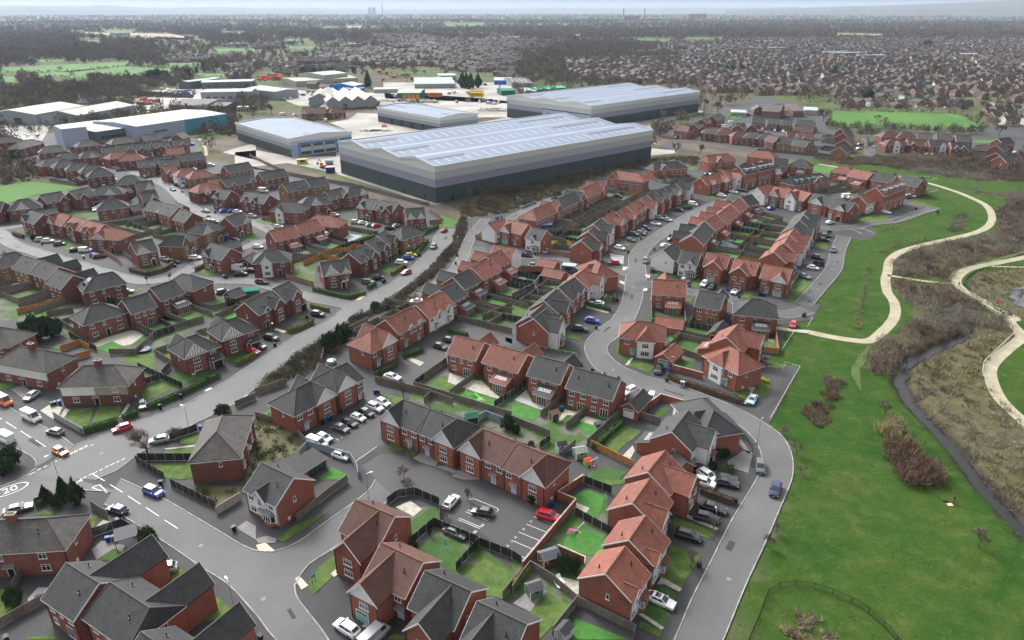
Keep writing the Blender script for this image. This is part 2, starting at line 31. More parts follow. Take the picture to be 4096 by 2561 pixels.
ROADS_C=[('r5',[(-50.98,200.9),(-60.96,205.25),(-66.84,208.38),(-81.9,218.3),(-86.43,221.28),(-103.59,222.29),(-113.44,224.33),(-121.52,222.29)],5.2),('r6',[(-232.38,293.24),(-217.23,283.66),(-203.51,270.31),(-193.01,260.66),(-176.4,250.35),(-152.58,236.16),(-133.85,225.36),(-122.84,221.28),(-117.06,224.33),(-114.33,230.65),(-112.36,244.26),(-106.46,254.77),(-100.49,263.35),(-100.84,268.19)],5.4),('r7',[(-245.63,417.56),(-228.39,402.52),(-209.48,391.19),(-189.11,372.7),(-171.66,351.15),(-159.89,333.81),(-149.93,319.86),(-140.47,308.71),(-130.25,300.8),(-119.09,295.72),(-110.21,292.42),(-104.24,285.22),(-96.55,277.59)],5.4),('r8',[(-217.23,283.66),(-211.15,285.22),(-206.92,288.38)],5),('r10',[(2.36,247.27),(15.7,246.67),(26.67,238.43),(37.02,230.65),(42.61,228.51)],5),('r11',[(42.16,221.28),(45.29,218.79),(56.96,212.54),(70.12,204.37),(77.67,195.08),(83.51,193.47),(90.51,196.71)],5),('r9',[(-6.73,287.58),(2.37,305.15),(11.13,320.82),(20.57,334.85)],4.2),('r9b',[(-29.52,205.85),(-24.49,220.63),(-20.42,232.47),(-18.34,245.45),(-17.55,260.9),(-16.15,275.56),(-11.7,298.97)],4),('r13',[(106.08,332.78),(118.14,344.46),(123.24,348.89)],5),('r16',[(129.2,285.22),(135.67,283.66),(143.46,285.22),(145.9,276.1)],5.2),('r17',[(143.46,285.22),(155.38,291.6),(166.53,295.72),(181.65,306.92),(194.29,316.06)],4.6),('r18',[(134.67,273.18),(123.99,254.13),(113.89,233.93),(101.6,216.35),(90.48,200.9)],5),('r19',[(218.34,430.31),(246.4,490.42),(252.22,507.72)],7),('r20',[(-387.78,531.01),(-355.12,516.8)],5)]
PARKING=[[(-32.2,118),(-28.4,123.6),(-27,124.4),(-28.8,126.8),(-27.8,140.8),(-33.4,145.7),(-39.5,137.1),(-45.1,127.6),(-42.4,124.4),(-32.9,119.4)],[(-28.1,105.9),(-27.1,109.3),(-26.6,112.3),(-30.2,116.9),(-26.9,121.3),(-13.8,118.7),(-3.5,112.7),(7.5,104.7),(7.5,98.8),(2.3,91),(0,92.2),(-8.7,100),(-12.4,99.4),(-12.9,104.3),(-18.5,108.4),(-22.5,108.1),(-25.8,102),(-28.1,105.9)],[(-33.5,152.5),(-28.9,162.2),(-18.1,173.9),(-15.8,182.6),(-8.9,184.8),(-3.5,178.4),(0,176.3),(0,171.6),(-12.1,172.2),(-16.2,168.4),(-18.2,162.2),(-24.4,148.8),(-33.8,152.5)],[(-1.8,184.8),(0,187.1),(4.3,171.6),(17.5,166.5),(17.7,163.1),(13.2,162.2),(6.2,166.5),(-1.8,174.9)],[(-20.8,241.9),(-17.2,259.3),(-11,259.3),(-8.7,251.6),(-13.8,241.9),(-16.1,228.5),(-21.6,237.3)],[(115.1,259.3),(127.3,258),(118.8,241.9),(103.1,218.3),(97.9,224.3)],[(166.6,312.4),(187.5,324.7),(196.7,315.1),(183.1,305.1),(168.2,299.9)],[(53.9,141.8),(58.1,146.2),(65.8,161),(71,160.4),(60.9,141.8),(56.4,138)],[(78.3,200.9),(87.8,202.6),(96.1,200.9),(88.6,189.4),(73.9,189.4)],[(46.2,342.3),(59.6,338),(55.8,329.7),(44.9,331.8)],[(98.9,394),(114,396.8),(112.2,385.7),(102.2,383.1)],[(158.5,340.1),(168.7,346.7),(171.5,342.3),(162.6,332.8)]]
CONCRETE=[[(-178.2,455.2),(-167.1,462.6),(-138.1,441.1),(-109.7,441.1),(-123.4,494.6),(-116.9,512.2),(-123,540.9),(-147.6,584.1),(-136.8,602),(-136.8,641.2),(-117.4,637.7),(-108.4,595.9),(-55.7,556.4),(-27.4,584.1),(0,621),(0,621),(71.1,590),(173.2,658.9),(171.4,648.1),(112.1,572.7),(92.6,470.3),(105.7,462.6),(105.4,451.6),(0,411.4),(-34.8,322.8),(-41.2,326.7),(-103.7,396.8),(-134.1,420.7),(-150,411.4),(-164.6,417.6)],[(-131.1,754.2),(-81.5,783.5),(-46.4,763.7),(0,726.9),(0,614.6),(-28.7,614.6),(-97,726.9)],[(-183.6,466.4),(-176.4,490.4),(-156.3,430.3),(-186.3,455.2)],[(-342,926.2),(-220.1,815.1),(-139.4,804.3),(-84.1,754.2),(-114.2,701.5),(-203.8,693.3),(-269.7,804.3)],[(-162.3,926.2),(0,926.2),(0,709.7),(-131.1,754.2)],[(-445.1,602),(-372.5,584.1),(-328.9,498.9),(-373.3,498.9)],[(-409.6,837.5),(-323.1,849.1),(-263.4,685.4),(-335.1,648.1),(-378.9,726.9)]]
SOIL=[[(-225.1,498.9),(-194.2,507.7),(-139.9,415.1),(-147,402.5),(-128.3,411.4),(-94,375.2),(-41.1,325.7),(-25.8,321.8),(-26.9,305.1),(-37.1,312.4),(-70.2,342.3),(-84.5,365.2),(-125.5,391.2),(-153.7,411.4),(-160.1,430.4)],[(-154,634.3),(-121.8,662.6),(-115.9,634.3),(-139.6,627.6),(-132.6,578.4),(-141.1,578.4)],[(99.5,516.8),(131.3,490.4),(163.4,451.6),(156.3,430.3),(122.5,455.2),(97,490.4)]]
FIELDS=[[(-268.1,360.4),(-256.3,371.4),(-222,358.6),(-227.5,351.1),(-235.9,342.3),(-239,324.7),(-246,327.7)],[(286.1,655.3),(389.7,634.3),(369.1,561.7),(352.3,540.9),(246.6,561.7)],[(-808,1171.3),(-672.6,1319.3),(-618.9,1193.7),(-644.3,1089.4),(-713.2,1070.7),(-740.7,1070.7)],[(-683.4,1052.5),(-618.9,1193.7),(-523.2,1139.3),(-486.6,1070.7),(-517.8,1052.5),(-523.2,1017.9),(-555.1,970),(-657.3,1017.9)],[(-456.7,1061.5),(-397.3,1052.5),(-377,977.7),(-435.2,1009.6)],[(-705.5,1017.9),(-668.6,1001.4),(-612.6,912.4),(-634.9,912.4)],[(-549.7,867.2),(-516.9,843.3),(-490.1,793.8),(-509.1,804.3)],[(-496.6,705.6),(-487.8,701.5),(-472,677.6),(-472.9,670)],[(-542,773.5),(-522.1,768.6),(-479.2,726.9),(-510.9,726.9)],[(-1309.8,2270),(-1200.9,2215.3),(-1122.8,2052.5),(-1208,2106.3)],[(-1816.2,3334.5),(-1619.2,3284),(-1459.9,2915.3),(-1587.1,2955.2)],[(-1205.6,3126),(-1080.9,3081.5),(-1009.9,2876.5),(-1112.2,2902.3)],[(-592.2,1266.1),(-530.3,1286.8),(-509.2,1216.9),(-552.9,1198.3)],[(-704.4,1759),(-597.2,1749.3),(-555.4,1624.3),(-624.6,1583.8)],[(-872.2,1347.5),(-805.3,1371),(-791.2,1313.8),(-819,1292.2)],[(-563.9,1861.5),(-477.3,1861.5),(-454.1,1730.3),(-517.6,1730.3)],[(-703,2319),(-615.1,2319),(-577.4,2163.1),(-641.9,2134.3)],[(-447.8,4880.3),(-182.8,5069.1),(-154.3,4113.1),(-355,4113.1)],[(-970.6,3823.9),(-895.3,3915.7),(-831.6,3612),(-887.4,3572.4)],[(369.3,2370.2),(465.8,2370.2),(481.4,2270),(456.1,2163.1),(366.1,2207.7)],[(544.8,2442),(681.9,2405.6),(630.1,2254.1),(518.9,2238.4)],[(728.4,2215.3),(771.3,2270),(851,2270),(769.9,2106.3),(689.9,2026.5),(683,2039.4)],[(0,2423.7),(30.4,2405.6),(19.1,2270),(0,2286.1)],[(323.6,501.1),(339.2,501.1),(331.7,490.4),(317.1,490.4)],[(187.4,630.9),(200.3,627.6),(189,599),(180.2,605.1)],[(-37.1,311.4),(-22.9,294.1),(-23.5,290.8),(-25.4,285.2),(-31.3,286.8),(-31.2,299.9)],[(176.7,411.4),(188.4,408.4),(203.8,394),(192.8,383.1),(176.4,391.2),(170.9,396.8)],[(-209.6,470.3),(-208.5,476.2),(-200.1,458.9),(-204.2,458.9)],[(-288.3,414.5),(-278.9,417.6),(-268.2,401.1),(-278.2,402.5)],[(-126.8,150.9),(-122.4,150.9),(-121.5,148.3),(-125.1,148.3)]]
TANF=[[(-1801,3052.5),(-1423.2,2915.3),(-1292.5,2851.2),(-981,2378.9),(-971.1,2238.4),(-1086.9,2319),(-1273.9,2568.3),(-1569.7,2789.8)],[(-1178.8,2518.2),(-937.1,2319),(-976.8,2215.3),(-1131.2,2378.9)],[(-917.1,4165.5),(-828.8,4219.3),(-748.5,3779.6),(-813,3736.3)],[(221.9,2731),(263.9,2731),(233.2,2599.3),(220.3,2620.3)],[(1248.1,2915.3),(1378.7,2789.8),(1311.2,2674.5),(1174,2731)]]
SCRUB=[[(99.1,160.4),(103.7,162.8),(111.4,168.4),(122.2,174.9),(130.3,180.5),(133.5,184.8),(137.5,187.8),(144.8,187.1),(142.4,179.8),(121.9,161),(118.1,155.3),(115.9,148.3),(113,131.8),(109.9,112.3),(82.2,74.6),(91.2,99.1),(91.4,105.9),(92.6,112.3),(94.4,120.9),(95,131.8),(95.2,141.3),(98.1,153.1),(102.7,160.4)],[(95.1,166.5),(103.2,174.9),(113.8,184.1),(119.6,189.4),(135.3,189.4),(131.2,182.6),(123.8,177.7),(116,174.2),(105.5,165.2),(99.1,159.8),(95.5,154.2),(91.5,156.4),(91.2,159.2)],[(139.6,241.9),(159.4,259.3),(187,268.9),(202,280.6),(224.3,314.2),(258.2,348.9),(278.5,348.9),(215.8,262),(194,252.9),(165.2,239.6),(152,228.5),(147.7,222.3),(134,228.5),(136.6,237.3)],[(129.1,222.3),(145.2,217.8),(144.7,191.9),(143.5,182.8),(118.1,186.5),(124.6,200.1),(125.4,213.5)],[(153,220.3),(164.3,230.7),(181.3,233.9),(193.8,226.4),(166.6,189.4),(151.5,189.4),(147.8,194.3),(149.2,204.4),(150.2,214.4)],[(189.8,417.6),(218.2,411.4),(232,391.2),(250.3,372.7),(274.1,372.7),(310.9,385.7),(358.9,451),(298.1,451),(240.6,443.9),(184.1,427.1)],[(227,355.7),(244,327.7),(256.7,346.7),(248.9,344.5),(239.7,342.3),(231.8,351.1)]]
POND=[[(163.2,213.5),(169.9,216.8),(180.1,217.3),(166.7,198.4),(157.8,198.8),(156.9,201.8),(159.2,207.9)]]
BIGHEDGE=[[(-61.7,145.7),(-62.1,148.5),(-56.8,166.2),(-49.6,183),(-45.5,194.9),(-45.4,184.8),(-46.2,179.8),(-46.1,166.5),(-48.2,165.8),(-50.9,166.5),(-49.8,161),(-51.6,155.3),(-54.5,154.2),(-57.5,150.4)],[(-48.8,189.4),(-44.6,191.9),(-37.3,206.1),(-28.8,233.9),(-23.2,263.4),(-22.9,285.2),(-21.9,299.9),(-19.9,298.2),(-19.4,276.1),(-20.9,254.1),(-26.4,228.5),(-34.5,207.9),(-38.1,198.4),(-44.4,189.4)],[(0,355.2),(45.2,398.9),(77.5,426.3),(92.4,437),(116.2,440.4),(113.5,427.1),(108.6,414.5),(104.2,412.9),(101.1,428.7),(84.4,423.9),(78.9,416),(72.5,396.8),(61.7,402.5),(55.5,396.8),(49.4,383.1),(42.9,376.5),(39.2,374),(33.8,354.6),(26.5,354.6),(23.5,340.1),(19.3,335.9),(11.3,327.7),(5,320.8),(0,310.5),(-8,306),(-17.2,299.9),(-21.9,299.9),(-24.1,312.4),(-16.7,342.3),(0,358.6)],[(-326.4,451),(-275.2,411.4),(-254.4,380.4),(-257.1,372.7),(-267.5,362.8)],[(-209.9,754.2),(-160.4,726.9),(-131.9,726.9),(-122.7,662.6),(-150.8,662.6),(-193.8,693.3)],[(-416.7,815.1),(-347.5,804.3),(-330.1,754.2),(-391.6,763.7)],[(-251.9,572.7),(-239.6,627.6),(-217.3,572.7),(-198,512.2),(-238.7,540.9)],[(263.5,546),(278,540.9),(261.8,516.8),(252.4,521.5)],[(228.3,437.7),(281.4,434.3),(270,415.1),(217.5,415.1)],[(266.2,430.4),(312.6,430.4),(300,411.4),(274.6,402.5),(255.4,411.4)]]
GARDENS=[[(-126.3,178.4),(-120,184.8),(-105.6,191.7),(-92.3,194.1),(-91.7,184.8),(-96.3,168.4),(-90.7,158.1),(-86.2,153.1),(-80.7,148.8),(-87.2,143.7),(-96.3,159.2),(-107.2,166.5),(-119.1,170.9)],[(-167.6,213.5),(-146.8,216.3),(-134.8,198.4),(-124.1,196.7),(-106.4,193.5),(-99.5,216.3),(-87.5,202.6),(-86.1,190.3),(-98.3,189.4),(-117.8,184.8),(-151.5,189.4)],[(-209.6,312.4),(-188.3,308.7),(-165.1,305.1),(-141.2,288.4),(-140.6,267.5),(-150.4,270.3),(-174.4,291.6)],[(-165,298.2),(-130.9,285.2),(-105.9,264.7),(-117.4,267.5),(-135.9,276.1)],[(-94.2,251.6),(-82.2,264.7),(-59.6,277.6),(-54.4,270.3),(-62.1,249.1),(-71.4,240.7),(-66,218.3),(-77.8,228.5)],[(-12.3,204.4),(0,221.3),(3.8,237.3),(9.3,230.7),(17.9,221.3),(9.8,198.4),(0,189.4),(-3.6,181.9),(-14.6,187.8),(-14.2,197.4)],[(-23.6,148.8),(-15.8,157.5),(-7.2,157.5),(-1.6,153.1),(3.9,149.8),(17,138),(24.9,136.2),(23.6,133.5),(15.6,124.4),(8.7,120.2),(0,126.8),(-6.3,131.8),(-12.4,136.2),(-24.1,142.8)],[(84.3,283.7),(108.7,312.4),(109.9,291.6),(112.2,298.2),(121.4,298.2),(104.4,267.5),(93.3,241.9),(93.7,243.1),(84,245.5),(78.5,254.1)],[(17.1,288.4),(23.7,305.1),(35.1,325.7),(47.5,348.9),(65.3,353.4),(69.5,346.7),(60.1,331.8),(52.1,321.8),(34.1,291.6),(19,268.9),(16.5,276.1)],[(44.5,180.5),(51.4,189.4),(58.3,184.8),(54.5,174.9),(46.6,161),(46.8,153.1),(42,159.8)],[(0,92),(2.1,88.5),(11.7,104),(18.2,109),(15.3,86),(10.4,80.5),(0,82.6)],[(-23,104),(-14.1,104.3),(-12.4,98.6),(-5.4,94),(0,88.1),(0,82),(-3.6,82.6),(-16.4,92)],[(0,230.7),(9.3,230.7),(20.4,226.4),(16.1,221.3),(7,216.3),(0,216.3)]]
OVERGROWN=[[(-57.4,134.4),(-55.6,138.5),(-46.6,129.7),(-42.2,123.6),(-46.2,120.5),(-51.3,116.2)],[(-55.5,119.8),(-57.2,133.9),(-50,112.3),(-53.5,112.3)],[(-59.9,110.3),(-51.1,110.3),(-51.2,105.9),(-54.1,103.7),(-60.6,107.1)],[(-29.6,195.9),(-15,221.3),(-31.7,212.5),(-36.7,200.1)]]
PARK=[(26.34,67.52),(54.55,112.31),(58.36,123.98),(56.51,131.77),(58.32,135.06),(56.84,137.09),(73.84,159.25),(70.6,161.6),(66.28,161),(66.57,165.23),(74.35,179.77),(84.54,189.38),(93.45,202.62),(112.35,228.51),(128.25,259.33),(135.55,270.31),(139.46,266.79),(148.66,274.63),(152.51,288.38),(164.47,291.6),(196.69,315.13),(196.65,327.7),(191.78,335.89),(212.84,355.74),(221.46,372.7),(223.24,385.74),(209.71,393.97),(191.46,406.93),(178.46,416.01),(185.43,438.72),(224.9,438.72),(285.56,430.36),(325.42,405.45),(222.38,249.11),(120.61,112.71),(75.9,57.11),(23.73,57.11)]
RIVER=[([(223.16,312.35),(214.77,294.89),(210.49,282.12),(204.83,270.31),(195.83,258.01),(189.63,254.13)],3),([(131.96,184.84),(129.79,181.2),(120.78,174.92),(111.71,169),(103.96,163.4),(98.46,156.38),(95.93,150.9),(93.99,140.82),(93.89,131.77),(93.35,124.77),(92.65,117.96),(91.55,112.3),(91.37,105.87),(91.19,99.12),(91.43,89.5)],3.4)]
PATHS=[([(182.21,417.56),(195.64,402.52),(211.55,385.74),(219.99,368.94),(223.78,351.15),(224.04,333.81),(222.24,321.79),(214.55,305.15),(204.14,289.98),(192.31,279.08),(177.2,270.31),(161.25,262),(147.1,252.86),(138.27,243.08),(131.93,231.74),(127.08,223.3),(122.06,211.6),(120.35,204.37),(117.18,196.71),(112.72,189.38),(105.64,181.2),(98.79,174.92),(94.69,175.6),(89.67,177.67),(84.67,180.84)],3),([(129.83,227.45),(133.06,225.88),(138.78,222.29),(146.85,219.48)],1.6),([(219.98,262),(189.83,246.67),(172.53,239),(161.87,233.93),(152.76,225.36),(148.43,217.32),(148.59,208.84),(148.78,198.37),(149.98,190.31),(147.18,189.39),(143.45,178.36),(134.49,170.29),(123.73,160.41),(119.12,153.06),(115.22,143.24),(114.18,133.51),(113.28,119.79)],3),([(171.48,236.72),(182.66,235.93),(200.16,235.04)],1.4),([(95.88,488.34),(113.52,476.16),(131.26,462.65),(158.76,437.66),(156.32,430.36)],2.6),([(-222.77,507.72),(-203.26,470.28),(-192.29,444.54)],2),([(-36.96,310.52),(-29.78,299.94),(-24.95,291.6),(-23.8,285.22)],1.8)]
WORN=[([(97.24,171.59),(91.76,164),(87.46,157.52),(85.72,153.06),(84.36,147.76)],1.9)]
LAWNS=[('A',[(11.47,107.11),(13.98,109.34),(17.6,107.43),(15.97,101.97),(14.63,100.24),(13.03,101.39),(14.32,103.74),(11.83,105.41)]),('A',[(11.31,99.12),(16.1,96.64),(15.6,92.46),(13.08,91.46),(8.67,93.48),(9.18,95.57)]),('N',[(5.67,83.51),(9.03,80.51),(4.66,75.14),(3.86,74.35),(2.74,79.48)]),('A',[(9.58,78.26),(17.12,74.35),(8.02,74.35),(7.52,76.1),(8.99,76.88)]),('N',[(27.08,94.26),(31.67,91.46),(26.9,84.39),(23.72,87.12),(25.27,89.74)]),('D',[(20.04,81.57),(24.29,79.89),(22.64,76.48),(18.91,78.67)]),('D',[(23.63,84.84),(25.94,83.07),(25.17,81.78),(23.03,83.51)]),('N',[(19.3,77.66),(22.21,75.9),(21.52,74.76),(18.71,76.48)]),('N',[(29.32,101.39),(35.38,97.46),(34.3,95.44),(28.71,99.4)]),('N',[(15.09,112.31),(22.12,112.31),(21.72,110.97),(18.36,110.32)]),('N',[(3.81,88.06),(5.09,89.74),(7.3,88.54),(7.04,86.89),(6.12,85.74)]),('D',[(-15.94,92.46),(-12.94,96.64),(-6.79,92.46),(-9.32,87.83),(-12.25,89.5)]),('N',[(-7.55,87.12),(-4.59,90.96),(0,87.59),(0,84.84),(-1.47,81.99),(-3.64,82.85)]),('D',[(-17.88,100.53),(-15.15,103.44),(-13.04,101.68),(-13.52,98.84),(-17.24,95.57)]),('N',[(-40.92,95.57),(-38.62,99.12),(-33.36,103.15),(-34.23,101.97),(-37.44,96.91),(-39.4,94.78)]),('N',[(-32.62,85.74),(-31.74,89.01),(-29.38,92.46),(-28.72,88.78),(-29.1,86.66),(-31.11,82.85),(-32.21,84.17)]),('N',[(-18.49,74.35),(-17.41,75.33),(-15.49,74.95),(-15.72,74.35)]),('N',[(-81.05,83.95),(-78.94,84.84),(-75.24,78.87),(-76.58,77.27)]),('D',[(-69.34,90.47),(-67.77,93.23),(-65.81,92.21),(-66.62,90.32)]),('N',[(-56.35,87.12),(-54.38,88.54),(-50.98,86.2),(-52.16,84.17),(-55.32,84.84)]),('N',[(-48.49,81.35),(-46.91,83.18),(-42.24,79.48),(-42.92,78.26),(-46.19,77.66)]),('N',[(-71.03,74.76),(-67.39,75.14),(-65.99,74.35),(-70.77,74.35)]),('N',[(-76.96,101.68),(-75.04,101.68),(-74.14,98.28),(-75.44,99.96)]),('N',[(-86.55,101.97),(-85.91,103.44),(-83.79,103.15),(-83.47,101.97)]),('N',[(-100.53,134.39),(-101.47,138.47),(-96.39,139.41),(-93.63,131.77),(-95.01,130.49),(-97.6,131.77)]),('N',[(-95.67,139.88),(-90.52,140.35),(-88.65,135.73),(-93.17,132.63)]),('N',[(-88.7,146.23),(-85.78,150.37),(-82.28,147.76),(-85.53,142.75)]),('N',[(-103.17,164.62),(-100.82,168.36),(-96.57,169),(-90.92,158.67),(-91.74,156.95),(-96.08,159.25)]),('A',[(-112.38,170.29),(-110.61,174.58),(-105.87,171.59),(-108.44,167.73)]),('A',[(-109.28,176.29),(-106.59,180.12),(-102.27,177.67),(-104.21,172.91)]),('D',[(-86.59,153.88),(-85.34,155.82),(-82.37,156.38),(-79.89,157.52),(-76.8,155.82),(-80.11,149.85)]),('D',[(-76.2,163.4),(-72.69,168.36),(-70.33,166.47),(-71.89,162.19)]),('N',[(-74.65,117.6),(-64.53,117.96),(-61.65,113.05),(-64.86,112.3),(-69.5,113.39)]),('N',[(-72.17,122.05),(-66.42,123.59),(-65.54,120.91),(-70.12,119.42)]),('N',[(-70.96,126.36),(-67.72,128.4),(-66.91,124.77),(-69.87,124.37)]),('A',[(-104.78,182.64),(-101.64,187.09),(-97.57,185.59),(-100.12,179.77)]),('N',[(-130.08,184.84),(-126.29,184.11),(-123.51,179.77),(-125.69,178.36)]),('N',[(-125.39,170.94),(-124.26,172.91),(-120.21,170.94),(-123.08,169)]),('N',[(-20.6,149.32),(-17.22,154.71),(-11.68,150.9),(-15.11,145.22)]),('A',[(-13.02,144.23),(-10.94,147.25),(-2.7,142.27),(-4.86,139.41)]),('A',[(-37.87,113.39),(-35.86,116.35),(-31.83,113.39),(-32.22,112.3),(-37.19,112.3)]),('A',[(-56.58,134.83),(-55.83,138.47),(-54.58,135.28)]),('N',[(-31.67,146.23),(-25.49,143.73),(-25.15,141.3),(-27.61,141.3)]),('D',[(-26.37,123.2),(-25.54,124.97),(-22.6,123.2),(-23.04,121.67)]),('D',[(-22.28,120.91),(-21.41,122.63),(-19.46,121.1),(-20.57,119.61)]),('A',[(0,140.82),(0.49,141.78),(7.49,137.55),(4.48,133.51),(0,136.18)]),('D',[(10.36,133.07),(12.22,136.18),(14.39,134.83),(12.12,131.34)]),('A',[(14.21,131.34),(16.05,133.51),(19.38,130.7),(17.59,127.99),(16.03,128.4)]),('N',[(18.54,122.43),(23.48,132.63),(28.37,129.65),(25.78,126.36),(23.12,123.59),(21.37,120.54)]),('N',[(7.89,121.29),(9.07,122.82),(10.54,121.67),(9.6,120.54)]),('D',[(30.76,133.95),(34.18,139.41),(36.19,138.47),(34.52,136.18)]),('D',[(15.09,114.42),(19.13,116.52),(22.9,114.77),(20.88,112.3),(14.88,112.3)]),('D',[(27.91,170.94),(29.67,174.25),(31.25,164.62),(29.13,161.6),(28.16,166.47)]),('N',[(30.05,160.41),(32.54,164),(36.77,159.83),(34.52,156.38)]),('D',[(45.03,171.59),(48.24,175.6),(51.12,172.91),(47.73,167.1),(45.47,168.36)]),('D',[(50.06,186.34),(52,189.39),(57.51,184.11),(54.48,176.97),(49.35,180.48)]),('D',[(42.07,160.41),(44.09,163.4),(47.4,161),(45.22,157.52)]),('N',[(52.49,146.23),(57.95,148.28),(54.58,142.27),(53.61,145.73)]),('N',[(57.31,150.37),(60.4,153.6),(62.9,150.9),(61.17,145.73),(58.53,143.73)]),('D',[(69.35,176.29),(71.85,177.67),(68.95,169),(67.19,169.64)]),('D',[(13.66,177.67),(15.1,181.2),(19.07,178.36),(18.77,174.92)]),('D',[(10.04,170.29),(11.58,172.25),(17.1,169),(16.61,166.47),(11.37,168.36)]),('A',[(44.1,178.36),(46.64,179.06),(44.43,174.25),(43.4,174.92)]),('N',[(66.68,162.19),(70.66,161),(68.48,158.67),(66.04,158.67)]),('N',[(63.08,151.44),(64.07,150.9),(61.34,146.23)]),('N',[(-75.09,225.36),(-71.87,229.58),(-67.74,226.4),(-66.26,219.28),(-72.42,222.29)]),('A',[(-79.06,250.35),(-75.34,252.86),(-70.8,249.11),(-72.79,246.06)]),('N',[(-67.84,246.67),(-65.66,249.11),(-62.62,247.88),(-64.16,244.26)]),('D',[(-46.43,231.74),(-43.04,236.16),(-39,231.74),(-42.03,227.45)]),('N',[(-112.16,298.24),(-99.03,291.6),(-97.21,291.6),(-103.46,288.38),(-110.48,293.24)]),('N',[(-80.16,243.08),(-74.8,241.9),(-75.09,237.29),(-77.8,236.16)]),('D',[(-14.64,193.47),(-10.96,196.71),(-5.35,191.88),(-8.43,189.38),(-13.44,189.38)]),('A',[(-8.85,200.9),(-5.66,205.25),(-1.95,201.76),(-6.15,198.37)]),('N',[(-32.2,286.79),(-31.02,298.24),(-26.31,291.6),(-25.36,285.22)]),('N',[(-72.75,298.24),(-70.03,300.8),(-68.46,293.24),(-70.75,293.24)]),('N',[(-131.31,232.83),(-125.41,239.57),(-122.86,237.29),(-124.33,230.65)]),('N',[(-175.76,259.33),(-174.4,263.35),(-169.13,260.66),(-169.05,254.13)]),('N',[(-203.11,277.59),(-201.53,280.6),(-197.39,276.1),(-197.62,271.73)]),('N',[(-124.29,207.93),(-122.13,215.38),(-120.86,213.48),(-122.71,206.13)]),('N',[(-109.89,230.65),(-109.2,237.29),(-101.66,228.51),(-104.87,226.4)]),('N',[(-99.97,191.09),(-96.62,196.71),(-93.05,194.27),(-95.22,189.53)]),('N',[(-162.73,206.13),(-157.79,211.6),(-150.96,206.13),(-157.07,202.62)]),('N',[(-144.65,191.88),(-140.91,196.71),(-135.71,200.05),(-133.51,195.08),(-140.05,191.09)]),('N',[(-200.23,308.71),(-195.15,314.2),(-191.67,310.52),(-195.81,305.15)]),('N',[(-164.52,289.98),(-160.79,291.6),(-157.87,288.38),(-161.58,286.79)]),('N',[(-153.88,282.89),(-149.65,285.22),(-147.69,282.89),(-150.66,279.84)]),('N',[(-110.09,271.73),(-106.08,277.59),(-104.76,276.1),(-101.88,267.49),(-106.89,267.49)]),('A',[(27.37,282.12),(30.3,285.22),(30.45,282.12),(28.42,279.08)]),('D',[(22.52,276.1),(24.31,276.84),(26.54,272.45),(25.5,270.31)]),('N',[(40.9,264.72),(45.7,263.35),(46.73,262),(45.09,259.33)]),('N',[(60.09,264.72),(64.44,267.49),(63.85,264.72)]),('D',[(49.44,231.74),(53.38,232.83),(58.07,225.36),(53.19,222.79)]),('D',[(30.15,213.48),(32.72,217.32),(34.91,215.38),(33.8,209.75)]),('N',[(27.58,206.13),(29.93,208.84),(32.87,207.93),(31.83,202.62)]),('N',[(5.46,209.75),(7.22,211.6),(9.83,207.93),(8.41,206.13)]),('N',[(1.67,204.37),(3.37,206.58),(7.62,202.62),(5.6,200.9)]),('N',[(0,200.05),(4.54,197.54),(3.83,193.47),(0,191.88)]),('N',[(0,213.48),(3.45,212.54),(2.03,207.93),(0,207.03)]),('A',[(3.56,220.27),(7.2,223.3),(7.42,218.3),(4.93,217.32)]),('N',[(59.69,218.3),(63.63,224.33),(66.36,222.29),(61.1,215.38)]),('N',[(73.26,207.03),(76.64,212.54),(78.76,211.6),(75.35,206.13)]),('N',[(55.16,206.13),(57.62,206.58),(56.13,203.06),(54.66,203.93)]),('D',[(40.64,194.27),(44.23,194.67),(42.46,190.31),(40.22,191.88)]),('A',[(80.39,258.01),(83.99,260.66),(84.53,255.41)]),('A',[(88.04,266.1),(92.23,268.89),(90.57,263.35),(88.07,263.35)]),('D',[(87.05,250.35),(89.41,252.86),(91.42,250.35),(89.06,247.88)]),('N',[(87.09,206.13),(96.49,224.33),(98.99,223.3),(100.86,220.27),(88.15,202.62)]),('N',[(145.84,291.6),(161.14,307.81),(166.74,300.8),(161.07,294.89),(148.11,291.6)]),('N',[(118.24,262),(122.37,266.1),(124.03,262),(120.09,255.41),(116.66,258.01)]),('N',[(92.31,342.28),(97.59,344.46),(101.3,334.85),(96.14,332.78)]),('N',[(101.56,405.45),(105.06,409.92),(108.29,405.45),(101.7,398.2)]),('N',[(173.83,314.2),(176.42,306.92),(173.14,305.15),(172.49,310.52)])]
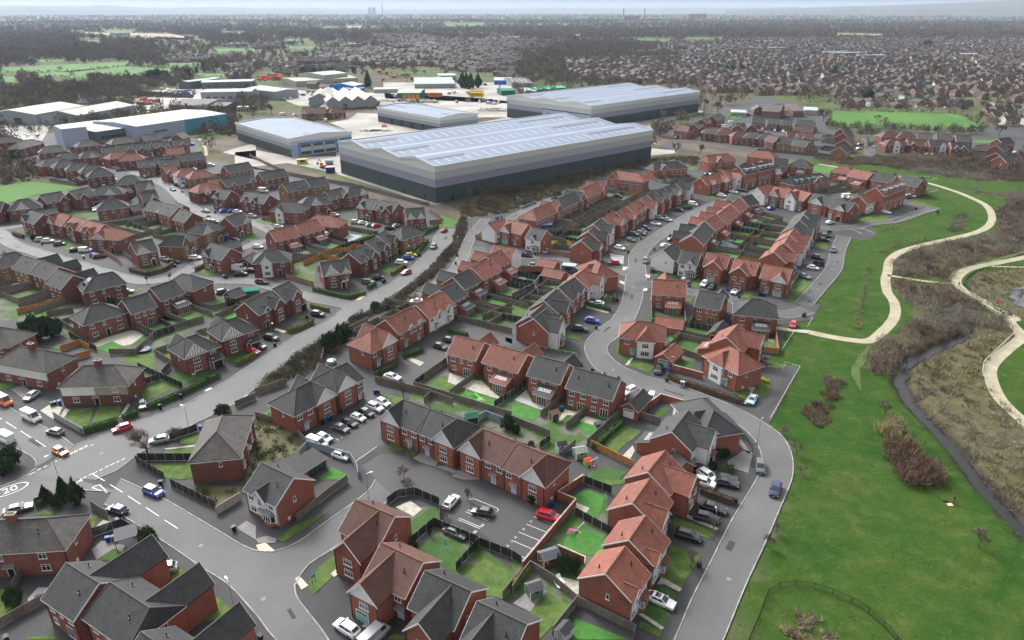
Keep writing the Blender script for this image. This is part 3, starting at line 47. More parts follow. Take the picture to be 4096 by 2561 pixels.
PAVING=[('P',[(10.59,104.65),(11.83,105.41),(14.32,103.74),(12.84,101.39),(11.62,102.85)]),('P',[(7.77,93.48),(12.45,91.46),(12.11,89.74),(8.41,92.21)]),('P',[(6.8,85.74),(8.05,86.66),(10.71,85.74),(10.48,83.07),(9.59,82.42),(7.06,84.39)]),('G',[(2.51,83.73),(4.17,83.51),(5.52,83.73),(2.74,79.48),(0.16,81.14)]),('P',[(23.16,85.06),(24.15,86.66),(27.02,84.17),(26.37,83.51),(24.34,85.06)]),('P',[(19.13,79.07),(19.81,79.28),(22.64,76.48),(22.09,76.1)]),('P',[(29.56,102.56),(30.47,103.15),(36.53,98.28),(36.01,97.73),(30.72,101.68)]),('P',[(-21.46,104.04),(-18.97,105.87),(-16.51,103.44),(-17.8,101.39)]),('G',[(-44.41,95.57),(-42.83,96.37),(-40.74,95.57),(-40.78,94.52),(-43.69,94.52)]),('P',[(-29.61,87.36),(-28.55,88.78),(-27.94,87.59),(-28.76,86.66)]),('P',[(-22.35,76.68),(-21.94,77.86),(-20.88,77.27),(-21.17,76.29)]),('P',[(-26.48,164.62),(-22.82,161.89),(-23.67,159.83),(-27.79,164)]),('G',[(-20.33,119.42),(-18.82,121.29),(-14.88,119.05),(-15.28,116.52),(-18.43,117.96)]),('G',[(-15.28,116.52),(-13.4,116.88),(-10.93,115.11),(-11.27,114.07)]),('G',[(-11.85,113.39),(-10.95,115.46),(-2.46,112.3),(-9.69,112.3)]),('P',[(-15.88,151.44),(-9.13,146.74),(-2.21,142.75),(-2.73,143.73),(-7.56,151.98),(-11.28,153.06),(-15.76,156.38)]),('C',[(0.5,142.75),(3.58,147.76),(4.7,141.78),(8.52,138.94),(7.73,137.55)]),('P',[(10.15,133.51),(12.14,138.47),(15.66,137.09),(14.82,135.73),(12.46,136.18),(10.59,133.07)]),('P',[(15.1,133.51),(16.74,135.73),(20.3,133.51),(19.52,130.92),(16.01,133.07)]),('P',[(22.63,120.16),(25.4,123.98),(25.54,122.05),(23.92,118.69)]),('G',[(43.65,118.32),(48.55,122.43),(49.96,121.29),(46.75,114.42),(43.57,116.52)]),('G',[(46.49,131.77),(48.47,131.34),(49.4,120.91),(48.64,121.29),(47.16,127.58)]),('P',[(29.09,160.41),(31.62,165.23),(32.08,164.62),(30.05,160.41)]),('P',[(56.47,149.32),(59.14,148.8),(54.39,140.82),(54.04,141.3),(57.63,147.25)]),('P',[(-115.18,172.25),(-113.63,176.97),(-108.98,181.92),(-103.76,180.48),(-104.21,172.91),(-105.87,171.59),(-110.61,174.58),(-112.44,170.94)]),('P',[(-88.43,134.83),(-89.53,141.3),(-88.79,141.3),(-87.92,136.18)]),('P',[(-101.7,133.95),(-102.71,138.94),(-101.47,138.47),(-100.51,133.95)]),('G',[(-121.15,147.76),(-119.41,149.85),(-114,145.73),(-114.39,142.75)]),('P',[(-107.98,138.01),(-107.26,140.82),(-103.72,139.41),(-102.54,136.18),(-102.91,134.39)]),('P',[(-72.74,122.82),(-66.75,124.37),(-66.65,123.59),(-71.9,122.43)]),('C',[(-67.87,266.1),(-66.65,276.1),(-60.45,273.18),(-63.54,265.41)]),('C',[(-82.24,250.35),(-80.04,255.41),(-76.3,253.49),(-78.72,249.11)]),('C',[(0.71,221.28),(2.55,226.4),(5.44,225.36),(2.84,219.78)]),('C',[(36.73,251.6),(41.77,247.88),(40,238.43),(36.57,244.26)]),('C',[(-75.45,81.99),(-75.29,84.39),(-73.78,84.39),(-73.04,83.73),(-74.7,82.64),(-73.87,80.51)]),('G',[(-71.42,92.97),(-70.91,95.05),(-66.36,94),(-65.81,92.21),(-67.77,93.23),(-69.34,90.47)]),('P',[(-73.99,98.01),(-73.47,100.53),(-72.03,99.96),(-71.46,97.46)]),('G',[(-48.77,98.56),(-47.66,100.24),(-45.5,98.84),(-44.32,95.31),(-47.91,97.73)]),('P',[(22.96,200.05),(27.96,197.96),(29.86,195.08),(28.8,194.27),(22.79,198.37)]),('P',[(73.76,183.37),(76.09,184.84),(81.11,182.64),(85.39,181.92),(83.95,179.77),(79.07,181.2)]),('B',[(-34.96,86.2),(-34.47,86.89),(-32.47,84.84),(-33.32,83.95)]),('B',[(-43.88,94),(-42.46,94.65),(-40.31,92.72),(-41.89,92.34),(-43.18,92.97)]),('B',[(-74.15,147.25),(-73.36,148.8),(-72.51,148.28),(-73.44,146.74)]),('B',[(-49.55,204.37),(-48.51,208.38),(-46.73,207.93),(-48.14,204.81)]),('B',[(38.82,232.83),(39.68,236.16),(41.29,235.6),(39.86,232.28)]),('B',[(36.12,220.27),(36.59,222.29),(37.9,220.27),(37.44,218.3)]),('B',[(45.91,227.45),(46.19,227.98),(47.74,227.45),(47,224.33),(46.36,224.84)]),('B',[(42.63,212.54),(43.13,214.43),(44.87,215.38),(44.19,212.54)]),('B',[(-63.81,143.24),(-63.5,145.22),(-62.79,144.97),(-62.73,143.73)]),('B',[(-68.23,182.28),(-67.96,183.37),(-64.28,181.2),(-64.86,180.12)])]
FENCES=[('D',[(-23.12,104.65),(-21.51,106.95),(-18.42,107.74),(-13.41,104.65),(-12.75,98.56),(-13.93,99.12),(-17.4,94)]),('D',[(-13.93,99.12),(-5.62,94.26),(-9.16,88.06)]),('D',[(-5.61,94),(0,90.96),(1.58,89.5)]),('W',[(0,84.39),(-1.47,81.99)]),('W',[(-38.48,99.96),(-34.45,107.74),(-31.88,111.64)]),('B',[(1.74,88.3),(11.74,104.34),(8.54,106.49)]),('B',[(8.54,106.49),(13.79,111.64)]),('D',[(11.35,101.97),(17.21,96.64)]),('D',[(13.96,111.3),(18.88,108.06)]),('W',[(2.96,88.54),(6.45,85.52),(10.44,80.72),(18.08,75.52)]),('W',[(2.96,88.54),(0,83.07)]),('W',[(9.96,80.93),(5.9,75.14)]),('W',[(18.08,75.52),(17.58,74.35)]),('B',[(7.69,92.21),(11.91,89.5)]),('W',[(11.82,130.49),(17.2,138.01)]),('W',[(15.82,123.98),(24.94,137.09)]),('W',[(24.94,137.09),(32.79,132.2)]),('O',[(16.45,123.59),(24.17,116.17)]),('B',[(31.41,138.94),(34.83,142.75),(39.41,139.88)]),('B',[(41.25,160.41),(40.65,157.52),(47.34,153.06)]),('W',[(44.43,174.25),(49.51,181.2)]),('W',[(48.27,178.36),(54.95,174.25)]),('W',[(44.9,167.1),(49.49,162.79)]),('W',[(6.44,135.28),(12.51,143.73)]),('D',[(-0.5,143.73),(3.36,149.85)]),('W',[(-0.47,133.51),(8.18,127.17)]),('D',[(5.75,122.82),(8.1,125.56)]),('W',[(10.44,120.16),(13.37,123.98)]),('W',[(-33.61,151.44),(-19.34,144.72)]),('W',[(-21.8,153.06),(-17.01,161.6),(-15.76,156.38)]),('D',[(-23.7,149.32),(-21.8,153.06)]),('W',[(-23.89,148.8),(-6.29,138.47),(0,134.83)]),('W',[(-14.81,144.72),(-7.22,156.95)]),('D',[(-4.13,139.41),(0,144.72)]),('G',[(-7.74,133.07),(-5.94,135.28),(-1.62,132.2)]),('W',[(-20.46,141.3),(-19.04,144.23),(-13.76,140.82)]),('W',[(-49.29,161),(-50.27,168.36)]),('W',[(-61.01,145.22),(-55.21,150.37)]),('W',[(-57.53,134.83),(-48.2,130.49),(-43.21,123.98)]),('G',[(-43.49,120.16),(-42.78,123.2),(-38.86,121.67),(-32.74,118.69),(-30.72,115.11),(-29.95,112.3)]),('W',[(-46.31,180.48),(-42.28,187.85)]),('W',[(-16.26,189.39),(0,179.77)]),('D',[(-95.53,158.67),(-79.69,148.28)]),('W',[(-99.9,166.47),(-100.04,177.67)]),('W',[(-106.93,166.47),(-99.9,166.47)]),('W',[(-87.5,154.71),(-87.66,159.25)]),('O',[(-121,168.36),(-118.07,172.25),(-113.39,169)]),('O',[(-115.3,162.19),(-111.66,165.85)]),('D',[(-124.1,177.67),(-111.34,168.36)]),('W',[(-111.43,185.59),(-100.36,178.36),(-90.78,188.62)]),('D',[(-91.49,148.8),(-87.28,152.52)]),('P',[(-102.82,134.83),(-92.22,127.99)]),('D',[(-76.04,118.69),(-64.83,118.69)]),('W',[(-63.68,139.41),(-60.34,143.24)]),('D',[(-72.82,125.96),(-68.46,129.65)]),('D',[(-76.11,117.96),(-67.76,112.3)]),('D',[(-65.63,110.32),(-54.53,103.74)]),('P',[(-53.65,101.97),(-50.71,106.18)]),('W',[(-76.06,76.48),(-71.83,81.99)]),('W',[(-78.7,83.95),(-79.49,87.83)]),('D',[(-73.14,96.11),(-68.99,98.84),(-63.85,95.57)]),('W',[(-77.33,103.74),(-73.01,101.1)]),('D',[(-88.03,104.34),(-85.6,106.18)]),('W',[(-166.45,210.67),(-159.4,216.35)]),('O',[(-148.84,193.47),(-139.51,204.37)]),('W',[(-138.95,191.88),(-132.87,195.08)]),('W',[(-104.8,192.67),(-99.54,189.38)]),('W',[(-99.99,200.9),(-91.12,196.71),(-87.84,199.21)]),('W',[(-159.46,285.22),(-151.7,291.6)]),('W',[(-167.07,293.24),(-142.77,273.18)]),('W',[(-150.81,270.31),(-144.87,280.6)]),('G',[(-169.5,289.98),(-160.79,298.24)]),('B',[(-154.01,251.6),(-143.82,241.9),(-139.93,237.29)]),('B',[(-154.01,251.6),(-149.87,252.86)]),('W',[(-247.46,372.7),(-225.23,360.44)]),('B',[(-78.88,229.58),(-76.96,224.33),(-65.5,216.35)]),('B',[(-113.74,308.71),(-108.82,296.55),(-101.4,294.89)]),('W',[(-113.97,312.35),(-108.26,314.2)]),('B',[(-35.23,289.98),(-30.86,291.6),(-31.17,299.94)]),('W',[(-37.25,308.71),(-31.48,298.24)]),('W',[(-81.58,246.67),(-70.77,244.26)]),('G',[(-82.26,262),(-67.82,251.6)]),('O',[(-70.98,246.67),(-67.82,251.6),(-62.51,252.86)]),('D',[(-67.82,251.6),(-62.54,260.66),(-57.86,262)]),('O',[(-74.71,237.29),(-70.29,245.46),(-63.23,241.9)]),('D',[(-74.34,270.31),(-64.35,263.35)]),('W',[(-68.37,282.12),(-56.42,274.63)]),('W',[(-14.55,202.62),(0,194.27)]),('W',[(-8.74,189.38),(0,199.21)]),('W',[(-39.75,202.62),(-29.93,198.37)]),('D',[(-38.77,196.71),(-32.6,194.27)]),('W',[(0,206.13),(6.98,215.38),(13.71,210.67)]),('W',[(0.66,200.9),(4.87,197.54)]),('W',[(7.33,215.38),(8.47,207.93)]),('D',[(0,220.27),(7.04,217.32)]),('G',[(7.36,216.35),(10.57,226.4)]),('W',[(8.66,276.1),(27.85,277.59)]),('B',[(13.57,251.6),(22.47,245.46)]),('O',[(14.56,255.41),(18.2,262)]),('O',[(20.77,263.35),(23.26,258.01)]),('B',[(3.36,232.83),(9.29,231.74)]),('W',[(75.9,258.01),(84.23,251.6),(109.16,293.24)]),('W',[(84.23,251.6),(93.32,241.9)]),('G',[(91.36,285.22),(101.38,277.59)]),('G',[(81.43,263.35),(85.77,254.13)]),('W',[(43.97,312.35),(65.06,327.7)]),('W',[(37.88,314.2),(49.35,319.86)]),('W',[(19.14,277.59),(39.54,303.39),(69.24,351.15)]),('W',[(150.29,344.46),(171.42,360.44),(180.26,355.74),(186.83,362.83)]),('W',[(157.15,344.46),(173.26,353.43),(178.75,346.66)]),('W',[(190.71,333.81),(204.62,344.46),(209.82,351.15)]),('W',[(144.02,291.6),(160.6,308.71)]),('W',[(91.79,214.43),(99.47,227.45)]),('P',[(107.8,285.22),(113.83,282.12)]),('W',[(-163.65,440.43),(-122.7,385.74),(-83.48,360.44),(-38.45,319.86)]),('W',[(15.68,291.6),(23.56,284.44),(35.86,308.71),(51.49,339.06),(65.3,353.43)]),('W',[(25.62,306.03),(33.93,299.09)]),('W',[(31.17,315.13),(38.63,307.81)]),('W',[(34.3,319.86),(42.63,313.27)]),('W',[(37.52,324.72),(46.14,317.95)]),('W',[(43.59,333.81),(52.17,325.71)]),('W',[(48.59,353.43),(56.95,339.06)]),('P',[(18.59,294.89),(25.81,290.39)]),('W',[(21.49,300.8),(28.69,294.89)]),('W',[(78.52,370.19),(82.85,365.25),(88.92,372.7)]),('W',[(82.89,376.53),(88.94,370.19)]),('W',[(88.57,380.42),(93.89,374.6)]),('W',[(159.01,458.92),(200.77,437.66)]),('D',[(107.72,237.29),(111.43,236.16)])]
CARS=[[22.96,81.3,-0.564,'white','saloon','roof'],[30.56,95.81,-0.431,'black','suv',''],[34.85,100.43,-0.373,'black','suv',''],[36.91,103.21,-0.498,'black','saloon',''],[41.32,110.65,-0.36,'black','saloon',''],[37.06,110.73,-0.534,'white','suv',''],[6.57,100.94,-0.385,'red','suv',''],[-5.37,102.09,2.866,'black','hatch','REV'],[-11.25,104.95,1.107,'white','hatch',''],[-9.87,96.61,-0.511,'grey','saloon',''],[-24.36,75.95,2.541,'white','suv',''],[-20.04,74.35,0.975,'silver','van',''],[-40.96,124.04,-0.504,'white','pickupvan',''],[-40.04,126.23,-0.606,'white','hatch',''],[-37.25,129.93,-0.546,'grey','hatch',''],[-35.86,132.07,-0.554,'black','hatch',''],[-34.43,134.26,-0.562,'white','mini',''],[-32.94,136.4,-0.609,'black','hatch',''],[-31.42,138.59,-0.594,'white','suv',''],[-29.98,140.83,-0.665,'white','hatch',''],[-34.96,119.64,-0.469,'white','hatch',''],[-29.7,153.24,-0.499,'white','saloon',''],[-19.48,170.41,-0.558,'black','hatch',''],[-17.2,174.22,-0.505,'black','hatch',''],[-66.93,175.92,-0.312,'black','suv',''],[-68.55,170.57,-0.376,'grey','hatch',''],[-69.04,167.36,-0.484,'red','hatch',''],[37.18,157.18,-1.923,'black','suv',''],[56.24,142.19,-2.105,'skyblue','saloon',''],[32.7,142.9,-1.927,'white','suv',''],[28.11,146.13,-2.426,'white','suv',''],[19.5,181.74,-0.276,'black','suv',''],[23.42,187.5,-0.375,'blue','suv',''],[49.55,115.86,-1.838,'grey','suv',''],[37.86,114.78,-0.602,'black','saloon',''],[38.21,112.86,-0.976,'white','suv',''],[41.5,112,-0.221,'black','saloon',''],[50.09,108.56,-2.064,'darkblue','suv',''],[81.41,184.69,-2.077,'red','hatch',''],[121.73,253.29,-2.02,'grey','suv',''],[112.43,244.61,-0.839,'black','suv',''],[106.38,233.65,-0.6,'white','hatch',''],[100.1,225.07,-1.048,'bluegrey','saloon',''],[126.4,271.55,0,'grey','suv',''],[123.63,266.59,-0.387,'black','hatch',''],[136.11,291.09,0.506,'white','hatch',''],[168.61,308.24,-0.977,'white','saloon',''],[162.88,335.46,0.203,'white','van',''],[163.88,334.52,0.376,'white','hatch',''],[118.87,314.19,0.485,'blue','hatch',''],[195.39,338.1,-0.611,'white','saloon',''],[-67.88,107.9,-0.446,'blue','suv','ROOFW'],[-72,102.69,2.775,'darkblue','hatch',''],[-56.91,87.66,-2.777,'silver','suv',''],[-59.45,89.93,0,'white','hatch',''],[-39.83,74.77,-2.387,'black','hatch',''],[-90.32,102.99,0.512,'grey','saloon',''],[-118.34,141.21,-0.52,'orange','van',''],[-107.47,134.28,-0.504,'white','van',''],[-98.77,128.47,2.799,'grey','hatch',''],[-107.79,125.83,2.631,'white','van',''],[-93.32,121.15,-0.52,'orange','hatch',''],[-84.97,129.93,-2.504,'red','hatch',''],[-74.82,125.41,-2.83,'silver','hatch',''],[-85.35,139.77,-1.063,'black','mini',''],[-126.35,153.51,1.019,'silver','hatch',''],[-113.45,143.87,-1.7,'silver','hatch',''],[-70.95,169.28,-0.604,'red','hatch',''],[-71.25,172.22,-0.549,'black','suv',''],[-30.1,257.65,4.568,'black','suv','REV'],[-36.74,228.75,-2.232,'crimson','hatch',''],[-37.5,247.15,0.299,'yellow','suv',''],[-38.21,244.25,0.13,'blue','suv',''],[-39.93,239.13,-0.11,'white','suv',''],[-40.77,253.4,0.356,'grey','hatch',''],[-29.54,202.72,0.375,'white','saloon',''],[-28.04,279.32,1.164,'red','hatch',''],[-48.18,219.46,-0.221,'grey','suv',''],[-45.51,223.51,0.265,'black','suv',''],[-58.14,192.32,-0.338,'black','suv',''],[-67.03,291.49,0,'silver','suv',''],[-63.92,290.68,0.431,'white','hatch',''],[-59.93,287.46,0.479,'bluegrey','hatch',''],[-57.36,286.27,0.72,'red','hatch',''],[-78.86,303.33,-0.379,'silver','suv',''],[-98.22,285.09,0,'white','hatch',''],[-124.98,347.94,-0.355,'white','van',''],[-83.8,219.46,-0.231,'darkred','suv',''],[-51.16,282.36,0.223,'black','suv',''],[-48.99,286.27,1.101,'silver','hatch',''],[-88.43,298.58,-0.353,'black','hatch',''],[-97.64,257.46,-0.187,'white','hatch',''],[-172.05,351.34,-0.799,'blue','suv',''],[-139.01,310.04,2.635,'silver','saloon',''],[-182.86,264.86,0.164,'white','suv',''],[-186.64,266.59,0.509,'silver','suv',''],[-176.06,261.11,0.287,'grey','suv',''],[-161.69,253.26,0.265,'white','smallvan',''],[-165.78,253.58,0.58,'black','hatch',''],[-154.56,247.32,0.152,'blue','hatch',''],[-152.62,246.11,0.587,'darkred','suv',''],[-126.91,243.11,-0.428,'white','hatch',''],[-122.38,239.88,0,'black','suv',''],[-116.36,244.3,0.148,'white','suv',''],[-95.95,232.26,-0.089,'white','van',''],[-93.57,227.15,0.237,'black','suv',''],[-91.12,230.63,0.173,'black','hatch',''],[-113.91,269.05,0.197,'blue','hatch',''],[-109.1,266.25,-0.515,'black','hatch',''],[-124.6,210.81,0.304,'silver','hatch',''],[-93.34,210.34,0.57,'darkblue','suv',''],[-130.24,310.04,0.816,'blue','suv',''],[-126.76,310.04,0.689,'blue','hatch',''],[-124,308.67,0,'white','hatch',''],[-114.79,301.16,-0.227,'silver','suv',''],[-130.57,293.54,-0.263,'silver','hatch',''],[-128.03,292.31,0,'grey','hatch',''],[-173.28,361.27,0.407,'black','suv',''],[-244.7,416.63,-0.574,'white','hatch',''],[-243.65,420.56,0.599,'grey','hatch',''],[-228.16,403.77,0.368,'silver','hatch',''],[-222.75,397.97,0.362,'grey','hatch',''],[-176.42,412.01,0,'white','suv',''],[-214.13,373.65,0.531,'white','hatch',''],[-190.86,312.34,-0.817,'black','hatch',''],[51.95,337.04,-0.746,'black','suv',''],[84.89,321.82,-0.738,'white','smallvan',''],[76.27,311.87,-0.704,'darkblue','hatch',''],[67.55,295.63,-0.841,'silver','saloon',''],[64.67,298.58,-0.84,'silver','hatch',''],[66.54,301.59,0,'grey','hatch',''],[61.2,289.07,-0.734,'white','suv','BR'],[56.14,282.37,-0.898,'darkblue','suv',''],[53.94,278.56,-0.962,'darkred','hatch',''],[52.61,275.2,-0.785,'grey','suv',''],[49.54,274.1,-0.698,'grey','suv',''],[47.04,266.25,-0.791,'grey','mini',''],[41.27,255.84,-0.735,'white','suv',''],[36.72,239.01,2.981,'red','hatch',''],[26.31,200.99,2.954,'white','saloon',''],[102.83,338.64,-0.718,'white','suv',''],[110.94,346.27,-0.795,'white','saloon',''],[116.91,348.5,-0.895,'black','suv',''],[107.75,386.82,0.644,'black','hatch',''],[110.59,386.48,0.532,'darkred','hatch',''],[48.43,241.1,-1.743,'grey','suv',''],[59.15,259.11,0.562,'white','hatch',''],[63.36,266.59,0.461,'black','hatch',''],[58.47,220.97,-1.122,'grey','hatch',''],[63.86,217.51,-2.118,'white','suv',''],[65.86,215.07,-2.128,'black','suv',''],[72.29,210.83,-2.204,'white','suv','BR'],[5.31,247.63,-0.335,'black','suv',''],[12.99,252,-2.09,'silver','hatch',''],[7.94,236.44,0,'grey','hatch',''],[139.94,367.37,0.278,'red','hatch',''],[134.05,360.67,0,'red','hatch',''],[115.58,350.19,2.58,'grey','hatch',''],[240.74,471.37,-1.417,'black','suv',''],[234.8,480.32,0.329,'blue','hatch',''],[227.32,464.62,0.362,'white','hatch',''],[255.93,450.76,0.922,'silver','hatch',''],[258.22,448.09,0.946,'grey','suv',''],[261.3,445.42,0.881,'white','hatch',''],[263.67,443.66,0.876,'white','hatch',''],[321.39,451.64,0.332,'white','hatch',''],[165.01,557.04,-0.568,'white','van',''],[177.12,580.63,0,'white','van',''],[169.07,559.75,1.117,'silver','hatch',''],[173.07,567.94,1.117,'white','hatch',''],[180.56,574.92,0.932,'black','suv',''],[-390.14,831.36,-0.952,'silver','van',''],[-399.17,835.38,-1.289,'grey','van',''],[-380.74,809.13,-0.947,'white','van',''],[-370.46,792.14,0,'blue','van',''],[-364.46,826.82,-0.969,'grey','suv',''],[-345.9,789.04,-0.963,'white','suv',''],[-379.26,818.99,0,'white','van',''],[-381.01,830.8,-1.307,'grey','van',''],[-352.11,808.05,-0.969,'black','van',''],[-371.95,806.97,-0.953,'silver','van',''],[-386.64,825.69,0,'white','van',''],[-362.45,787.5,-1.314,'black','suv',''],[-375.7,818.44,-1.309,'white','van',''],[-381.03,825.14,-1.305,'silver','van',''],[-385.53,814.04,-1.297,'grey','suv',''],[-359.44,794.23,0,'white','suv',''],[-356.21,504.48,-1.201,'white','hatch',''],[-361.81,518.35,-0.755,'white','hatch',''],[-362.33,520.23,-0.756,'blue','suv',''],[-368.55,516.49,0,'blue','suv',''],[-337.76,502.27,-1.229,'white','suv',''],[-343.51,502.05,-0.756,'white','suv',''],[-348.71,500.3,-0.75,'black','hatch',''],[-356.77,511.9,-0.753,'grey','suv',''],[-351.27,513.27,0,'silver','hatch',''],[-369.96,520.46,-1.189,'white','hatch',''],[-349.18,509.4,-1.215,'white','suv',''],[-344.51,519.06,-1.228,'grey','suv',''],[-352.29,518.35,0,'white','suv',''],[-361.79,521.64,-0.758,'silver','hatch',''],[-221.62,797.38,0,'silver','hatch',''],[-234.4,802.68,0,'black','hatch',''],[-219.8,795.28,-1.077,'white','suv',''],[-229.58,779.35,-1.469,'white','van',''],[-223.27,779.35,-1.477,'blue','van',''],[-233.56,796.33,-1.065,'white','van',''],[-213.47,779.85,-1.075,'grey','van',''],[-221.15,779.85,-1.068,'silver','van',''],[-226.62,782.89,-1.064,'grey','suv',''],[-219.11,805.89,-1.083,'blue','van',''],[-231.68,795.81,-1.468,'white','suv',''],[-224.39,809.13,0,'blue','van',''],[-69.3,793.19,-1.227,'silver','van',''],[-48.22,803.74,0,'white','van',''],[-89.74,782.89,-1.201,'white','van',''],[-45.05,801.09,-1.691,'black','van',''],[-47.27,791.11,-1.249,'black','van',''],[-98.96,806.44,-1.627,'white','van',''],[-63.01,802.68,0,'white','van',''],[-90.87,782.89,0,'grey','van',''],[-48.54,805.36,-1.686,'silver','van',''],[-83.78,777.84,-1.205,'white','van',''],[-44.28,797.38,0,'white','van',''],[-67.39,793.71,-1.665,'silver','van',''],[-100.63,723.9,-1.631,'grey','suv',''],[-107.95,734.11,0,'grey','van',''],[-123.74,768.9,-1.159,'grey','suv',''],[-104.13,725.66,-1.626,'white','van',''],[-104.18,771.85,0,'silver','suv',''],[-106.71,746.91,-1.167,'grey','suv',''],[-122.25,766.45,-1.601,'white','van',''],[-105.08,759.19,-1.174,'black','suv',''],[-90.79,747.84,-1.185,'black','suv',''],[-115,761.6,-1.61,'grey','suv',''],[-125.43,774.83,0,'blue','van',''],[-112.1,726.09,0,'black','suv',''],[-21.98,706.35,0,'silver','van',''],[-43.66,726.09,0,'grey','van',''],[-26.68,719.98,0,'grey','van',''],[-54.4,715.67,-1.211,'blue','van',''],[-16.87,703.03,0,'white','van',''],[-23.93,709.3,-1.733,'blue','van',''],[-13.35,711.83,-1.746,'white','van',''],[-20.85,728.75,0,'blue','van',''],[-31.63,718.25,-1.239,'silver','van',''],[-5.48,726.1,-1.273,'silver','van',''],[-230.62,735.91,-1.035,'blue','van',''],[-236.91,765.96,0,'white','hatch',''],[-228.24,731.87,-1.464,'grey','van',''],[-225.68,743.21,-1.044,'white','van',''],[-225.19,744.13,0,'white','hatch',''],[-369.27,1175.39,0,'silver','van',''],[-429.28,1314.17,0,'white','hatch',''],[-380.52,1345.27,-1.156,'white','van',''],[-368.4,1233.65,0,'blue','hatch',''],[-349.77,1167.68,-1.403,'blue','hatch',''],[-369.23,1215.62,-1.395,'black','hatch',''],[-404.48,1328.15,-1.137,'silver','hatch',''],[-411.74,1325.33,-1.132,'black','van',''],[-348.27,675.89,-0.891,'grey','van',''],[-347.27,672.83,0,'grey','van',''],[-341.35,659.36,0,'white','van',''],[-335.93,657.9,0,'white','van',''],[194.54,737.72,0,'silver','van',''],[198.64,766.45,-1.976,'black','suv',''],[191.69,741.37,-1.524,'grey','van',''],[202.73,774.34,-1.977,'white','van',''],[-14.87,875.1,-1.714,'grey','suv',''],[-11.68,934.77,0,'white','suv',''],[-4.62,891.77,-1.722,'white','suv',''],[-15.18,856,-1.305,'white','van',''],[-10.75,911.76,-1.713,'black','van',''],[-32.58,891.11,-1.297,'black','van',''],[-11.85,960.44,-1.705,'white','van',''],[-6.06,895.7,-1.72,'white','van',''],[-32.45,891.1,0,'grey','van',''],[401.75,673.59,-1.81,'silver','suv',''],[366.21,681.31,0,'black','suv',''],[392.5,683.66,0,'blue','suv',''],[380.25,683.66,-1.778,'silver','suv',''],[372.75,670.17,-2.204,'silver','suv',''],[-260.15,698.91,-0.985,'black','van',''],[-267.48,698.91,-0.978,'blue','van',''],[-238.82,1058.81,0,'black','hatch',''],[-232.56,1044.48,-1.168,'blue','hatch',''],[-224.21,1057,0,'blue','van',''],[-269.12,1055.19,0,'white','hatch',''],[-234.5,754.45,1.636,'white','hatch',''],[-235.71,770.38,1.491,'silver','hatch',''],[-198.9,628.85,0.691,'white','van',''],[-188.06,625.52,0.884,'white','hatch',''],[-153,592.45,1.524,'white','van',''],[-228.9,781.37,1.199,'white','hatch','']]
BINS=[[30.82,88.96,'black'],[41.59,105.24,'black'],[7.33,104.32,'blue'],[68.81,188.26,'black'],[-41.86,132.28,'black'],[-41.44,132.93,'green'],[-40.95,133.37,'blue'],[-40.4,134.03,'brown'],[-38.81,136.96,'black'],[-32.71,145.87,'blue'],[-31.95,145.87,'black'],[-29.24,150.01,'black'],[-64.6,171.55,'black'],[-12.73,178.7,'black'],[38.2,151.88,'black'],[17.89,160.05,'black'],[20.37,156.87,'black'],[24.18,183.01,'black'],[13.71,178.7,'blue'],[11.38,138.11,'blue'],[9.68,133.81,'green'],[39.99,157.15,'blue'],[-48.97,97.7,'black'],[-67.72,110.64,'black'],[-70.46,99.65,'black'],[-73.41,74.13,'black'],[-69.67,95,'blue'],[-68.81,95.27,'green'],[-36.61,74.31,'black'],[-78.25,143.86,'black'],[-80.99,139.04,'black'],[-88.6,142.39,'blue'],[-106.37,139.99,'green'],[-105.92,140.46,'black'],[-105.22,140.94,'blue'],[-67.99,130.14,'blue'],[-100.28,113.57,'black'],[-43.29,219.96,'black'],[-42.82,220.96,'black'],[-37.79,235.31,'black'],[-34.34,248.24,'black'],[-20.34,247.63,'black'],[-20.31,238.72,'black'],[-6.9,298.15,'blue'],[-5.99,299.01,'blue'],[-4.71,300.72,'blue'],[-14.21,197.19,'blue'],[-35.47,275.2,'black'],[-60.93,190.34,'black'],[4.99,315.12,'green'],[5.91,316.53,'blue'],[6.82,317.96,'black'],[8.09,319.87,'blue'],[9.16,321.32,'green'],[10.08,323.28,'green'],[10.98,324.26,'blue'],[19.27,332.34,'green'],[20.4,333.37,'blue'],[21.32,333.89,'black'],[-34.4,247.68,'black'],[-37.77,234.93,'black'],[-14.32,196.81,'blue'],[-7.64,206.17,'blue'],[-6.85,206.17,'green'],[43.76,251.36,'black'],[54.32,254.54,'black'],[63.9,272.27,'black'],[64.97,272.27,'black'],[51.46,268.7,'black'],[33.15,204.03,'black'],[8.69,248.86,'black'],[58.58,216.02,'black'],[70.4,212.68,'blue'],[72.12,206.24,'black'],[76.26,289.86,'black'],[86.99,191.52,'black'],[87.7,192.31,'black'],[129.89,277.42,'black'],[130.76,277.42,'black'],[79.26,208.53,'black'],[79.91,208.53,'black'],[80.46,208.14,'blue'],[81.03,207.9,'green'],[-183.48,261.79,'black'],[-157.89,245.2,'black'],[-120.05,235.88,'black'],[-133.91,308.67,'black'],[-165.4,346.82,'black'],[-98.43,224.54,'black'],[-97.53,224.54,'black'],[87.88,268.7,'blue'],[88.73,267.99,'black'],[23.67,292.31,'blue'],[88.02,321.81,'black'],[185.36,314.18,'black']]
